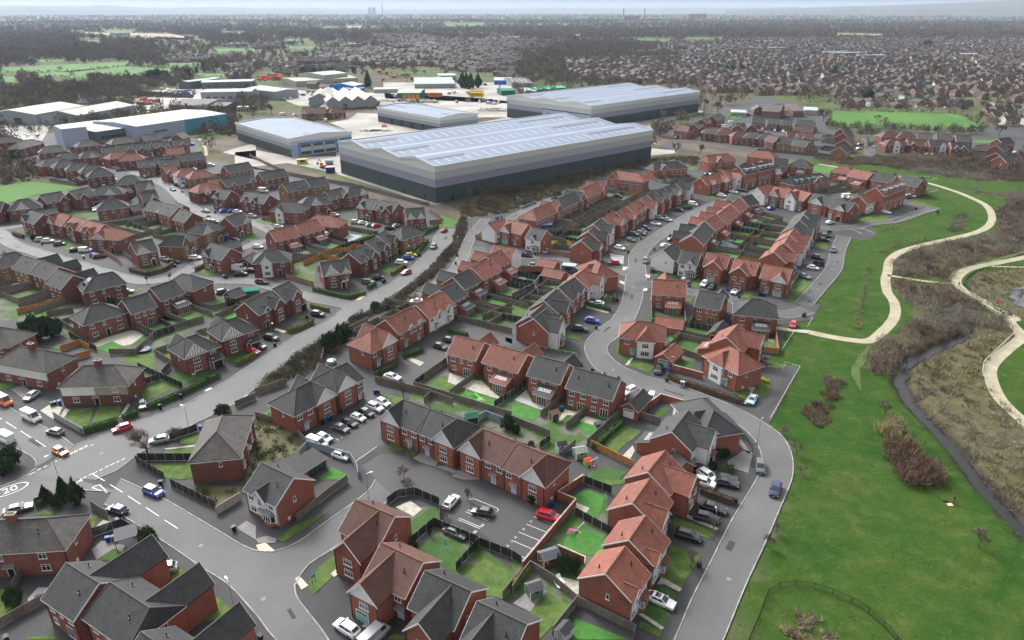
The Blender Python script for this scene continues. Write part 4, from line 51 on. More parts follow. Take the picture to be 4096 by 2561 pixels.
LAMPS=[(-70.4,129.86),(-42.31,79.58),(-65.78,173.91),(38.72,153.6),(51.67,124.37),(19.98,175.94),(34.79,95.57),(-20.44,251.6),(-16.66,279.08),(-50.94,207.03),(-61.45,280.6),(-32.72,277.59),(-36.27,240.73),(21.25,335.89),(0.24,310.52),(42.21,372.7),(42.47,375.24),(90.5,330.73),(186.54,405.45),(-88.43,112.3),(-26.84,106.18),(44.19,212.54),(92.94,200.05),(64.74,221.5)]
HEDGES=[('green',[(-83.44,138.58),(-78.35,145.36)]),('green',[(-78.09,145.36),(-73.21,154.34)]),('green',[(-93.04,128.46),(-87.46,132.71)]),('green',[(-86.95,134.03),(-84.74,136.27)]),('olive',[(-71.03,160.05),(-67.95,165.48)]),('olive',[(-63.59,180.12),(-61.6,181.55),(-58.11,186.73)]),('green',[(-34.09,154.34),(-31.64,157.15),(-29.66,160.05)]),('green',[(-28.35,164.25),(-24.13,168.63)]),('green',[(-18.04,180.83),(-12.71,177.3)]),('brown',[(39.03,153.79),(41.22,150.54),(44.6,148.43)]),('brown',[(44.99,147.91),(53.62,140.94)]),('yellow',[(60.13,153.79),(62.89,151.07)]),('green',[(16.97,122.47),(20.43,127.23),(24.34,132.28)]),('green',[(-64.97,213.15),(-58.55,209.42),(-51.98,205.8),(-47.31,209.42)]),('green',[(-47.17,214.1),(-45.43,217.98)]),('olive',[(-41.58,227.15),(-38.43,235.88)]),('green',[(-35.52,248.86),(-33.45,265.89)]),('green',[(-36.55,274.46),(-31.12,285.09)]),('olive',[(-68.29,281.98),(-61.96,278.93),(-54.89,275.93)]),('olive',[(-61.91,198.86),(-55.57,195.54)]),('green',[(-63.27,260.44),(-55.4,271.55)]),('brown',[(-133.87,231.44),(-125.52,227.15),(-121.99,231.44),(-121.62,238.15)]),('brown',[(-202.67,274.46),(-196.02,270.12)]),('brown',[(-110.86,231.44),(-109.37,237.01)]),('green',[(-87.05,105.85),(-87.49,104.02)]),('olive',[(0,83.89),(2.59,87.77)]),('brown',[(35.77,108.37),(40.81,104.93)]),('green',[(41.68,113.74),(43.84,115.48)]),('brown',[(31.87,203.15),(32.96,207.59)]),('green',[(77.66,314.18),(82.95,316.06)]),('green',[(99.76,286.66),(107.36,286.66)]),('green',[(23.88,199.71),(29.89,195.54)]),('brown',[(48.58,229.28),(50.16,235.88)])]
TREES=[[-74.8,120.16,9.0],[-70.66,125.16,5.0],[-20.09,109.02,3.5],[-8.31,106.18,3.5],[-25.54,143.24,6.0],[-20.82,119.79,4.0],[-21.12,112.71,4.0],[29.44,88.78,4.5],[35.35,97.73,3.5],[-63.17,95.31,4.0],[-23.57,219.76,3.0],[-31.03,202.79,3.0],[65.49,161,3.0],[58.78,127.99,3.0],[58.64,120.54,4.0],[57.21,114.42,3.0],[84.13,135.73,5.0],[46.34,97.19,3.0],[43.89,93.48,3.5],[79.67,93.48,5.0],[-210.58,634.31,12.0],[-164.47,693.33,9.0],[178.24,627.59,16.0],[254.75,589.97,16.0],[229.16,608.23,9.0],[394.33,634.31,12.0],[382.16,589.97,12.0],[352.13,516.8,12.0],[374.99,648.15,9.0],[-13.42,323.74,7.0],[-10.81,319.86,7.0],[-15.83,321.79,6.0],[112.87,174.92,5.0],[103.3,166.47,5.5],[105.55,166.47,5.0],[116.78,178.36,5.0],[124.55,180.48,5.0],[150.38,245.46,5.0],[143.94,228.51,5.0],[145.56,227.45,5.0],[170.93,249.11,4.0],[176.86,249.11,4.0],[129.62,211.6,4.0],[133.24,202.62,5.0],[135.76,198.37,5.0],[249.73,402.52,7.0],[252.77,402.52,6.0],[268.11,393.97,5.0],[272.28,393.97,5.0],[258.17,561.72,4.0],[313.51,540.89,5.0],[313.65,531.01,6.0],[-122.72,220.27,3.0],[-116.6,223.3,3.0],[-115.46,239.57,3.0],[-132.07,296.55,3.0],[-302.7,494.64,6.0],[-367.37,516.8,8.0],[298.95,589.97,8.0],[-11.65,101.1,2.5]]
EVERG=[[-131.14,175.6,3,6.5],[-128.67,178.36,2.5,5.0],[-134.51,176.29,2.25,5.0],[-49.15,169.64,2,4.5],[-47.46,173.58,2,5.0],[-46.45,175.6,2,4.5],[-65.3,135.95,1.7,2.4],[-6.46,92.97,0.8,2.0],[-16.43,93.48,0.5,1.3],[-14.42,96.64,0.4,2.6],[-76.58,80.93,1.3,3.0],[-61.76,93.48,1.5,3.6],[8.33,88.3,1.2,2.8],[10.13,88.06,1.1,2.4],[-5.71,207.41,1,3.6],[-41.68,196.71,1.5,2.5],[0.92,128.82,0.9,1.8],[45.57,124.37,1.25,1.6],[41.99,120.16,1.3,1.8],[43.73,120.16,1,1.6],[40.2,115.82,0.8,1.6],[3.74,105.25,0.8,1.8],[-83.8,106.49,1.5,4.4],[-80.71,105.25,1.7,4.8],[-84.11,104.34,1,2.2],[-87,105.87,1.2,3.0],[-100.89,116.17,2.5,4.0],[-0.9,130.49,1.5,3.0],[-5.3,176.97,0.4,1.0],[4.01,123.98,0.7,1.0],[191.16,306.92,0.6,1.6],[-190.27,267.49,1,2.0],[-85.9,198.37,1.5,2.6],[-124.35,200.9,1.2,2.0],[-450.96,940.36,7,14.0],[-455.72,933.23,5.5,13.0],[-444.77,947.6,5,12.0],[-417.55,947.6,6.5,13.0],[-168.72,861.12,5,17.0],[-58.23,861.12,6,15.0],[-47.65,849.14,6,15.0],[-39.6,861.12,5.5,14.0],[-52.9,855.09,5.5,15.0],[-296.52,1052.51,4.5,9.0],[-282.97,1052.51,4,8.0],[-228.74,1070.66,3.5,8.0],[-967.42,1666.89,4.5,20.0],[-805.48,1624.31,3.5,10.0],[-711.42,1473.34,3.5,8.0],[-452.77,1089.43,4,12.0],[-455.95,1070.66,3,8.0],[-1422.72,2177.74,5,12.0],[-304.85,434.29,3,5.0],[155.27,899.07,3.5,6.0],[120.74,912.44,2.5,8.0],[370.7,763.73,6.5,7.0],[613.8,1070.66,5,9.0],[999.78,1808.81,9,15.0],[429.51,985.47,5,14.0],[395.02,1017.92,4.5,12.0],[337.87,1089.43,4.5,9.0],[318.46,1070.66,4.5,9.0],[314.51,1089.43,4,9.0],[-161.48,1292.15,4,14.0],[-211.15,2851.2,5,14.0]]
SHEDS=[['big',-35.86,325.11,0.74732,0.66446,-0.66446,0.74732,161.81,90.12,17,2.4,3,'metal','bands','huge grey banded warehouse with three low roof ridges,nearest of the four'],['office',-136.26,437.38,-0.65418,0.75633,0.75633,0.65418,87.56,42.12,11,1.6,1,'metal','bands','banded grey warehouse with blue framed office front,left of the largest one'],['middle',-52.92,527.49,-0.6705,0.74191,0.74191,0.6705,84.55,36.1,11,1.6,1,'metal','bands','small banded grey warehouse with dark dock doors,behind the largest one'],['back',60.03,547.94,0.72687,0.68677,-0.68677,0.72687,146.24,93.54,17,2.2,3,'metal','bands','long banded grey warehouse beside the telecom mast,farthest of the four'],['w',-259.42,496.28,0.4965,0.86804,-0.86804,0.4965,75.48,50.79,10,1.2,1,'white','blue','long white roofed works with teal blue right end'],['w',-282.58,486.21,0.53936,0.84208,-0.84208,0.53936,29.05,54.36,8,0.6,1,'white','brickglass','white roofed office wing with brick window band,in front of the blue works'],['w',-296.58,471.5,0.69829,0.71581,-0.71581,0.69829,15.23,18.49,12,0.8,1,'white','paleblue','tall pale blue box at the left end of the blue works'],['w',-376.96,572.06,0.14514,0.98941,-0.98941,0.14514,55.83,45.07,8,3,1,'cream','grey','cream roofed shed at far left with emblem on its gable'],['w',-340.39,566.62,0.1858,0.98259,-0.98259,0.1858,66.22,33.73,8,3,1,'cream','grey','cream ribbed roof shed right of the far left shed'],['w',-304.9,716.11,0.98691,0.16128,-0.16128,0.98691,47.98,30.26,10,0.8,1,'white','grey','tall pale grey office warehouse with dark glass corner'],['w',-307.01,649.82,0.99116,-0.13265,0.13265,0.99116,34.09,48.51,6,2.5,1,'dark','grey','old grey workshop with dark roof below the glass cornered warehouse'],['w',-275.65,652.06,0.9827,-0.18518,0.18518,0.9827,20.27,25.42,5,2,1,'dark','dark','dark roofed low shed right of the old grey workshop'],['w',-353.92,837.99,0.9629,0.26985,-0.26985,0.9629,57.16,28.76,8,1,1,'white','slate','long slate grey shed with pale roof behind the glass cornered warehouse'],['w',-371.06,844.35,0.35156,0.93616,-0.93616,0.35156,50.49,15.09,8,1,1,'white','slate','slate grey shed by the dark tree clump'],['w',-239.22,739.42,-0.81072,0.58543,0.58543,0.81072,52.95,28.2,8,1.2,1,'white','grey','white roofed depot left of the busy road'],['w',-256.42,873.19,0.79004,0.61305,-0.61305,0.79004,80.32,49.46,6,1.5,1,'palegreen','cream','long pale green roofed showroom beyond the main road'],['w',-228.34,896.41,0.52807,0.8492,-0.8492,0.52807,40.09,44.29,11,2,1,'cream','cream','raised cream shed on the pale green roofed showroom'],['w',-169.4,664.73,-0.35767,0.93385,0.93385,0.35767,86.11,46.36,7,4,4,'cream','grey','four bay old grey roofed shed behind the roadhouse'],['w',-190.54,686.66,-0.09537,0.99544,0.99544,0.09537,61.07,18.31,8,4,1,'cream','grey','single bay old grey shed left of the four bay shed'],['w',-117.6,746.83,1,0,-0,1,23.97,41.66,6,1,1,'palegreen','greenorange','green shed with four orange doors'],['w',-112.87,851.79,0.99079,0.13538,-0.13538,0.99079,46.77,83.18,5,2,2,'white','grey','twin white roofed sheds with rooflight dots beside the cream plant'],['w',-90.96,928.61,0.97632,0.21631,-0.21631,0.97632,21.45,31.4,8,0.5,1,'white','grey','two storey white office block behind the dark trees'],['w',-174.12,806.39,0.28202,0.95941,-0.95941,0.28202,24.85,29.99,7,2.5,1,'white','vividblue','vivid blue shed left of the tall dark conifer'],['w',-172.57,797.6,0.32563,0.9455,-0.9455,0.32563,23.81,21.26,4,1.6,1,'white','vividblue','low vivid blue shed in front of the taller blue one'],['w',-21.79,898.11,1,0,-0,1,21.79,36.16,5,2,1,'white','vividblue','white roofed hall with blue gable at the green sheds'],['w',0,868.99,0.96967,0.24441,-0.24441,0.96967,26.61,74.76,4,3,1,'dark','grey','dark roofed hall with two rows of rooflights'],['w',-11.36,779.07,0.97771,0.20994,-0.20994,0.97771,15.2,24.64,5,1.2,1,'green','green','green shed at the lorry yard,leftmost of the green ones'],['w',27.13,799.8,0.95238,0.30491,-0.30491,0.95238,21.85,28.06,4,1.2,1,'brightgreen','green','bright green roofed shed right of the white cabins'],['w',48.74,814.37,0.84831,0.5295,-0.5295,0.84831,15.22,22.14,4,1.2,1,'brightgreen','green','short bright green shed farthest right of the lorry yard'],['w',13.77,794.47,0.98636,0.1646,-0.1646,0.98636,13.1,35.11,3,0.3,1,'white','cream','row of white cabins left of the bright green sheds'],['w',187.9,621.14,0.96356,-0.2675,0.2675,0.96356,12.59,18.02,3.5,0.3,1,'white','cream','white school cabin behind the far brick close'],['w',255.04,631.02,0.94966,-0.31327,0.31327,0.94966,11.14,23.84,4,0.3,1,'white','cream','flat white school hall left of the playing field poplar'],['w',209.64,608.48,0.88788,-0.46008,0.46008,0.88788,14.41,29.87,6,4,1,'dark','brick','old slate roofed school block left of the white school hall'],['w',239.33,616.28,1,0,-0,1,9.45,47.29,5,3,1,'dark','brick','dark hipped school building beside the playing field'],['w',-151.7,803.12,0.99192,0.12684,-0.12684,0.99192,26.37,19.45,4,0.6,1,'white','cream','low white roofed unit left of the green and orange shed'],['w',-247.57,652.75,0.99363,-0.1127,0.1127,0.99363,13.24,7.26,4,0.3,1,'white','cream','small cream kiosk block with yellow sign near the busy road']]
PT={'person_pilot': (82.35,105.5),'launch_pad': (81.31,104.89),'person_red': (148.15,216.83),'lifebuoy': (149.84,199.63),'person_pram': (147.47,194.27),'excavator': (-108.98,406.04),'yellow_box': (-124.81,419.12),'blue_box': (-102.28,394.53),'tank': (-108.21,416.94),'red_lift': (-100.07,561.72),'swain1': (-79.66,758.94),'swain2': (-36.75,758.94),'swain3': (-37.88,783.5),'mast': (170.18,617.77),'box1': (41.46,149.32),'gazebo': (-65.98,94.52),'tramp': (-98.84,168.68),'shed_green': (3.49,83.07),'shed_brown': (6.15,89.98),'shed_blue': (10.24,122.05),'shed_sage': (13.92,120.16),'shed_white': (7.6,74.95),'shed_darkgreen': (-9.04,133.07),'shed_small': (9.37,134.39),'swing': (11.94,96.64),'slide': (-10.03,144.72),'dome': (-7.39,141.54),'pinkslide': (10.11,96.91),'airer': (5.41,89.01),'cover': (19.51,131.77),'parasol': (-11.23,92.97),'playhouse': (16.33,116.17),'hottub': (-46.83,161.6),'fsign1': (-51.89,207.03),'fsign2': (-122.85,230.65),'fsign3': (49.17,225.88),'fsign4': (97.19,334.85),'sale': (-31.63,85.18),'nursery': (-32.58,88.54),'deer': (29.6,206.13),'deer2': (-79.44,154.15),'billboard': (-221.37,526.19),'goal': (84.5,256.71),'greyshed': (20.07,231.74),'garden_room': (-40.37,114.8),'gazebo2': (13.24,282.12),'greenshed': (-83.6,208.84),'caravan': (-198.96,701.45),'chair1': (7.26,84.84),'chair2': (7.73,85.74),'sofa': (16.12,99.96),'white_ant': (-19.92,147.76)}
ESTATE=[[(-80.2,67.52),(-114.47,112.31),(-136.21,150.9),(-256.9,342.28),(-237.08,321.79),(-233.92,339.06),(-226.82,350.02),(-221.44,357.61),(-240.1,372.7),(-255.01,380.42),(-276.42,411.43),(-300.71,437.03),(-383.2,535.9),(-270.69,540.89),(-226.89,512.22),(-186.61,430.31),(-148.99,408.42),(-122.11,385.74),(-83.99,362.83),(-38.45,319.86),(-30.87,301.66),(-22.68,291.6),(-20.73,312.35),(0,351.15),(22.94,377.82),(52,405.45),(81.57,423.87),(111.42,437.03),(154.15,423.87),(176.65,411.43),(188.4,408.42),(203.75,393.97),(222.03,372.7),(211.05,353.43),(216.26,351.15),(203.46,342.28),(187.55,325.71),(196.69,315.13),(164.47,291.6),(152.51,288.38),(148.66,274.63),(139.04,266.79),(135.86,271.02),(127.68,258.01),(112.35,228.51),(93.45,202.62),(96.08,200.9),(88.61,189.38),(76.09,184.84),(78.12,181.92),(72.37,169),(68.25,165.23),(65.34,159.83),(73.84,159.25),(58.06,133.95),(56.51,131.77),(58.05,128.82),(58.14,123.98),(56.28,116.17),(54.55,112.31),(44.95,97.19),(30.7,74.35),(27.96,69.2)],[(103.74,498.93),(175.23,648.15),(274.37,783.5),(274.52,693.33),(285.1,655.29),(244.38,556.37),(259.58,540.89),(221.13,455.25),(196.74,434.29),(151.12,434.29),(98.2,470.28)],[(248.77,516.8),(265.61,516.8),(226.06,434.29),(287.97,434.29),(312.61,430.31),(400.46,561.72),(365.8,556.37),(343.1,531.01),(280.78,543.41),(265.61,516.8),(253.17,521.46)]]
SWALE=[(126.4,235.04),(117.92,218.3),(111.37,207.03),(102.39,189.38),(100.01,184.11)]
SHRUBBED=[(77.48,154.15),(80.33,155.26),(81.8,152.52),(80.46,148.8),(77.83,146.23),(73.91,139.88),(71.97,137.55),(70.12,132.2),(67.76,130.7),(66.02,132.2),(66.24,137.09),(67.72,140.35),(71.76,143.73),(74.9,147.76)]
WILLOW=[(82.18,132.2),(84.94,133.51),(84.63,129.65),(84.18,120.16),(83.3,112.71),(81.52,110.97),(77.89,110.32),(76.36,111.3),(76.1,116.17),(79.05,124.37)]
REEDS=[(40.91,78.87),(44.02,79.89),(46.05,78.87),(47.07,77.07),(47.41,72.72),(39.81,72.72),(39.93,74.35),(40.26,77.47)]
REEDB=[[(126.4,235.04),(127.01,233.93),(117.73,216.35),(112.39,207.03),(103.33,189.38),(100.92,184.11),(97.5,181.92),(101.45,189.39),(106.45,198.37),(117.57,218.3)],[(202.2,308.71),(205.43,306.92),(196.35,293.24),(187.08,280.6),(180.07,279.08),(189.04,293.24)],[(139.29,254.13),(150.35,263.35),(166.57,270.31),(166.08,268.61),(151.74,262),(138.88,251.6)],[(152.38,280.6),(161.96,288.38),(165.31,289.66),(161.83,283.66),(153.84,279.08)]]
TUFTS=[[(88.87,153.06),(95.19,153.06),(92.75,138.47),(92.71,129.65),(91.58,116.17),(84.75,89.5),(86.4,91.96),(89.28,112.31),(89.28,127.58),(88.99,145.73)]]
TOWN=[([(97.72,1376.96),(234.52,1376.96),(332.24,1376.96),(756.66,1976.52),(1433.14,2106.35),(1575.63,2106.35),(421.3,535.9),(380.92,572.71),(413.82,634.31),(417.7,662.58),(301.49,685.39),(337.89,783.5),(274.37,783.5),(215.5,783.5),(226.53,873.42),(159.77,926.2),(118.12,912.44),(76.55,1070.66)],34,0.15),([(-437.79,1666.89),(-342.96,1711.71),(-302.25,1917.33),(0,2254.06),(148.11,2106.35),(124.11,1758.95),(19.54,1376.96),(0,954.95),(-31.93,1017.92),(-120.09,1171.34),(-220.3,1171.34),(-355.49,1376.96)],34,-0.3),([(444.34,2106.35),(958.67,2423.65),(1645.27,2423.65),(1684.2,2254.06),(1526.42,2039.41),(1410.41,2072.34),(734.42,1917.33),(325.32,1347.51),(306.15,1666.89)],36,0.3),([(-424.88,1266.09),(-375.04,1376.96),(-273.59,1266.09),(-236.51,1089.43),(-301.9,1089.43),(-294.41,1017.92),(-334.17,1052.51)],34,0.5),([(-669.81,1423.56),(-550.68,1473.34),(-484.63,1292.15),(-590.41,1266.09)],26,0.1),([(-453.95,1171.34),(-435.69,1266.09),(-364.29,1052.51),(-348,954.95),(-375.66,985.47)],30,0.6),([(-684.3,1976.52),(-606.38,1976.52),(-533.66,1735.01),(-602.24,1735.01)],26,0.1),([(-504.57,2730.96),(-351.55,2730.96),(-94.49,2106.35),(-293.62,1861.52),(-405.53,2106.35)],36,-0.1)]
WOODS=[[(0,1583.81),(88.87,2106.35),(333.94,1976.52),(284.58,1266.09),(233.83,1171.34),(126.08,1266.09),(18.37,1292.15)],[(-1433.14,2106.35),(-988.8,2106.35),(-662.13,1376.96),(-850.69,1319.27),(-838.51,1216.93)],[(0,2851.2),(1387.38,4113.07),(3413.94,5069.13),(1480.87,2177.74),(793.28,2335.83),(327.94,2335.83),(0,2335.83)],[(-2337.17,3458.56),(-1387.38,4113.07),(-925.36,2730.96),(-1123.9,2730.96),(-1433.14,2106.35)],[(71.77,1001.44),(119.83,926.2),(155.27,899.07),(85.75,849.14),(62.07,861.12)],[(0,1266.09),(84.51,1292.15),(69.6,969.98),(57.11,861.12),(25.88,899.07),(0,1070.66)]]
DENSE=[([(-577.24,826.13),(-535.43,899.07),(-411.45,804.28),(-386.96,754.2),(-442.06,735.8),(-467.89,662.58)],0.02,5,9),([(-567.87,985.47),(-457.69,954.95),(-411.33,849.14),(-457.96,804.28)],0.02,5,10),([(-193.75,693.33),(-136.16,709.74),(-122.73,662.58),(-191.64,685.39)],0.02,5,7),([(-288.29,804.28),(-257.36,783.5),(-218.93,634.31),(-230.06,634.31)],0.015,6,9),([(246.58,561.72),(351.53,538.38),(346.01,516.8),(239.05,543.41)],0.03,4,7),([(-254.4,572.71),(-240.53,627.59),(-205.78,535.9),(-226.89,512.22)],0.03,4,6),([(-379.59,595.94),(-330.33,498.93),(-365.9,498.93),(-428.02,589.97)],0.01,4,6),([(-21.98,342.28),(0,360.44),(0,342.28),(-17.46,305.15)],0.02,4,6),([(230.62,423.87),(302.02,414.47),(277.51,377.82),(243.88,391.19)],0.03,3,6),([(220.75,312.35),(246.72,331.75),(215.61,285.22),(205.85,285.22)],0.04,3,5),([(-316.52,430.36),(-276.42,411.43),(-253.86,380.42),(-270.81,362.83)],0.03,4,7)]
CLEAR=[[(-201.95,1070.66),(0,1052.51),(0,512.22),(-183.69,512.22),(-364.29,1052.51),(-381.66,1266.09),(-264.97,912.44)]]
HAZE=4.6e-05
MARKS=[(-77.72,110.81,-74.03,108.38,0.15),(-72.5,107.33,-68.92,104.89,0.15),(-67.5,103.98,-63.99,101.54,0.15),(-62.52,100.53,-59.06,98.2,0.15),(-79.95,112.31,-79.33,111.9,0.15),(-112.74,133.29,-108.62,130.58,0.14),(-107.1,129.65,-103.11,126.97,0.14),(-101.65,126.08,-97.92,123.59,0.14),(-117.71,136.63,-114.28,134.3,0.14),(-83.08,114.25,-79.95,112.3,0.2),(-110.19,189.39,-110.19,189.39,0.2),(-95.43,113.73,-94.71,114.77,0.2),(-95.84,113.56,-95.74,113.73,0.2),(-94.58,115.39,-94.23,116.1,0.2),(-93.98,116.24,-93.65,116.99,0.2),(-93.42,117.24,-93.01,117.89,0.2),(-92.8,118.25,-92.46,118.76,0.2),(-92.31,118.98,-91.81,119.68,0.2),(-91.44,120.35,-90.85,121.22,0.2),(-90.76,121.44,-90.34,122.05,0.2),(-90.18,122.36,-89.71,123.09,0.2),(-89.59,123.28,-89.23,123.9,0.2),(-88.71,123.9,-88.28,124.45,0.2),(-91.48,120.99,-91.07,121.59,0.2),(-91.06,121.86,-90.6,122.43,0.2),(-90.42,122.66,-90.04,123.28,0.2),(-89.88,123.59,-89.51,124.14,0.2),(-84.4,112.3,-84.31,112.71,0.2),(-84.04,112.78,-83.65,113.39,0.2),(-83.47,113.8,-82.86,114.42,0.2),(-82.76,114.42,-82.47,115.04,0.2),(-82.17,115.18,-81.82,115.89,0.2),(-81.59,116.24,-81.16,116.95,0.2),(-80.96,117.06,-80.46,117.78,0.2),(-80.23,117.96,-79.86,118.58,0.2),(-79.6,118.83,-79.2,119.5,0.2),(-85.72,110.32,-85.09,110.81,0.2),(-85.34,109.83,-84.8,110.38,0.2),(-85.08,110.97,-84.5,111.57,0.2),(-84.79,110.64,-84.27,111.24,0.2),(-84.53,111.8,-83.88,112.37,0.2),(-84.33,111.57,-83.67,112.11,0.2),(-80.66,109.83,-79.77,110.81,0.2),(-79.77,110.81,-76.76,108.22,0.2),(-76.76,108.22,-80.66,109.83,0.2),(3.93,101.45,7.64,99.26,0.1),(2.59,99.4,6.19,97.19,0.1),(1.21,97.32,4.85,95.1,0.1),(-0.09,95.26,3.51,93.05,0.1),(-0.18,92.34,2.13,90.96,0.1),(-1.42,93.1,0,92.21,0.1),(-8.14,103.3,-4.04,100.67,0.1),(-8.5,102.76,-4.35,100.3,0.1),(-9.54,101.04,-5.46,98.56,0.1),(-9.7,100.59,-5.69,98.23,0.1),(-8.06,97.19,-6.81,96.37,0.1),(-8.52,97.05,-7.08,96.11,0.1),(-8.21,106.18,-7.72,106.42,0.1),(-7.72,106.42,-6.93,106.42,0.1),(-6.93,106.42,-2.71,103.74,0.1),(-2.71,103.74,-2.47,103.3,0.1),(-2.47,103.3,-2.79,102.85,0.1),(-39.89,131.13,-35.51,128.07,0.1),(-35.49,131.26,-34.18,130.32,0.1),(-34.13,133.42,-32.76,132.42,0.1),(-32.69,135.5,-31.37,134.57,0.1),(-31.18,137.78,-29.97,136.77,0.1),(-29.66,140.25,-28.52,139.26,0.1),(-37.67,126.56,-36.9,125.96,0.1),(-32.05,117.96,-28.43,123.59,0.1),(178.16,317.01,181.24,310.88,0.12),(187.54,324.72,190.43,318.9,0.12)]
TEXTS=[('10',-3.62,101.39,1.215,0.75),('66',-5.26,99.12,1.107,0.75),('88',-6.49,97.32,0.859,0.75),('11',3.42,100.1,0.829,0.7),('A',2.06,98.06,0.769,0.7),('A',0.64,95.97,0.896,0.7),('A',-0.71,93.87,0.822,0.7),('1',-0.07,94.78,0.963,0.6),('2',-35.14,129.02,1.018,0.7),('2',-33.79,131.26,0.878,0.7),('10',-32.41,133.42,0.955,0.6),('10',-30.99,135.64,0.91,0.6),('6',-36.52,126.97,1.018,0.6),('6',-29.51,137.92,0.808,0.6),('20',-95.99,109.18,0.762,2.6)]
RAILS=[('railing',[(31.18,69.2),(38.06,79.48),(40.23,83.07),(42.18,84.39),(44.28,84.84),(46.22,84.84),(48.23,84.17),(50.09,83.18),(51.9,81.99),(53.42,80.62),(54.47,78.87),(55.21,77.07),(55.86,75.04),(56.06,70.93)]),('knee',[(70.63,161.3),(73.8,159.13),(57.78,134.17)]),('knee',[(3.78,173.04),(10.54,168.87),(17.17,166.47)]),('knee',[(85.62,184.47),(89.23,190.16)]),('knee',[(225.77,381.74),(230.82,377.3),(219.25,370.69)]),('knee',[(209.43,353.43),(212.22,354.58),(215.88,350.47),(203.98,342.28)]),('knee',[(187.85,325.31),(192.42,319.86),(197.04,315.31),(185.93,307.81),(164.47,291.6)]),('railing',[(48.21,133.73),(49.26,130.07),(49.96,125.56),(50.2,122.05),(49.05,119.79)]),('timber',[(192.71,250.97),(173.25,240.15),(159.34,232.83),(152.15,227.45),(147.53,221.28)]),('timber',[(146.18,218.3),(145.73,209.75),(145.61,195.89),(145.91,186.48),(142.44,179.77),(121.9,161),(118.11,155.26),(114.41,142.75),(113.74,132.85)]),('railing',[(150.19,217.32),(154.8,223.3),(163.24,230.65),(169.36,233.93),(181.69,234.48)]),('railing',[(150.19,217.32),(148.04,207.93),(148.21,200.05),(149.43,191.88)]),('knee',[(65.6,158.96),(68.82,158.09),(70.38,159.83)]),('steel',[(-123.87,385.74),(-100.99,368.94),(-82.14,359.25),(-60.62,338),(-38.45,319.86),(-26.11,306.92)]),('knee',[(72.66,169),(80.86,181.56)])]
STACKS=[('red',[(-326.5,947.6),(-294.66,954.95),(-307.03,1001.44),(-337.28,1038.41),(-344.17,1009.62)],60,3),('blue',[(-418.34,701.45),(-404.04,722.55),(-410.01,735.8),(-428.89,731.33)],40,2.5),('blue',[(-411.18,572.71),(-402.23,578.35),(-414.59,595.94),(-422.82,589.97)],30,2.5),('rust',[(-356.19,693.33),(-342.66,705.57),(-358.68,740.32),(-375.83,735.8)],40,3.5),('yellow',[(-323,630.93),(-312.29,637.71),(-321.38,655.29),(-331.14,651.7)],25,2),('pale',[(-121.89,543.41),(-90.22,535.9),(-93.01,548.53),(-110.01,548.53)],40,1.2),('pale',[(-30.21,648.15),(-3.73,655.29),(-4.84,677.62),(-29.22,670.02)],30,1.5),('pale',[(-130.84,726.91),(-74.64,713.96),(-76.81,735.8),(-133.92,744.89)],60,2),('blue',[(-360.41,788.6),(-344.29,793.76),(-357.7,826.13),(-371.99,820.56)],24,2.5),('pale',[(-379.82,718.23),(-361.13,705.57),(-374.72,731.33),(-387.58,735.8)],30,2.5),('rust',[(-192.61,1052.51),(-120.61,912.44),(-132.71,985.47),(-186.64,1070.66)],16,5),('pale',[(-120.61,912.44),(-65.59,843.28),(-69.74,899.07),(-116.32,899.07)],20,3)]
rnd=random.Random(7)
def smooth(pts,k=4,closed=False):
 n=len(pts); 
 if n<3: return pts
 out=[]
 for i in range(n-1):
  p0=pts[max(i-1,0)];p1=pts[i];p2=pts[i+1];p3=pts[min(i+2,n-1)]
  d=math.dist(p1,p2); kk=max(1,min(k,int(d/1.5)))
  d01=math.dist(p0,p1);d23=math.dist(p2,p3)
  lin = d>25 and (d01>25 or d23>25)
  for j in range(kk):
   a=j/kk
   q=[]
   for c in (0,1):
    m1=(p2[c]-p0[c])*d/max(d01+d,1e-6); m2=(p3[c]-p1[c])*d/max(d+d23,1e-6)
    h=2*a**3-3*a**2+1; h1=a**3-2*a*a+a; h2=-2*a**3+3*a*a; h3=a**3-a*a
    q.append(h*p1[c]+h1*m1+h2*p2[c]+h3*m2)
   out.append((round(q[0],2),round(q[1],2)))
 out.append(pts[-1]); return out

ROADS=[(n_,smooth(l_),smooth(r_)) for n_,l_,r_ in ROADS_LR]
for n_,c_,w_ in ROADS_C:
 c_=smooth(c_); l_=[];r_=[]
 for i,p in enumerate(c_):
  a=c_[max(i-1,0)];b=c_[min(i+1,len(c_)-1)]; dx,dy=b[0]-a[0],b[1]-a[1]; q=math.hypot(dx,dy) or 1
  l_.append((p[0]-dy/q*w_/2,p[1]+dx/q*w_/2)); r_.append((p[0]+dy/q*w_/2,p[1]-dx/q*w_/2))
 ROADS.append((n_,l_,r_))
RIVER=[(smooth(a_),w_) for a_,w_ in RIVER]; PATHS=[(smooth(a_),w_) for a_,w_ in PATHS]; WORN=[(smooth(a_),w_) for a_,w_ in WORN]; RAILS=[(t_,smooth(a_) if t_=='railing' else a_) for t_,a_ in RAILS]
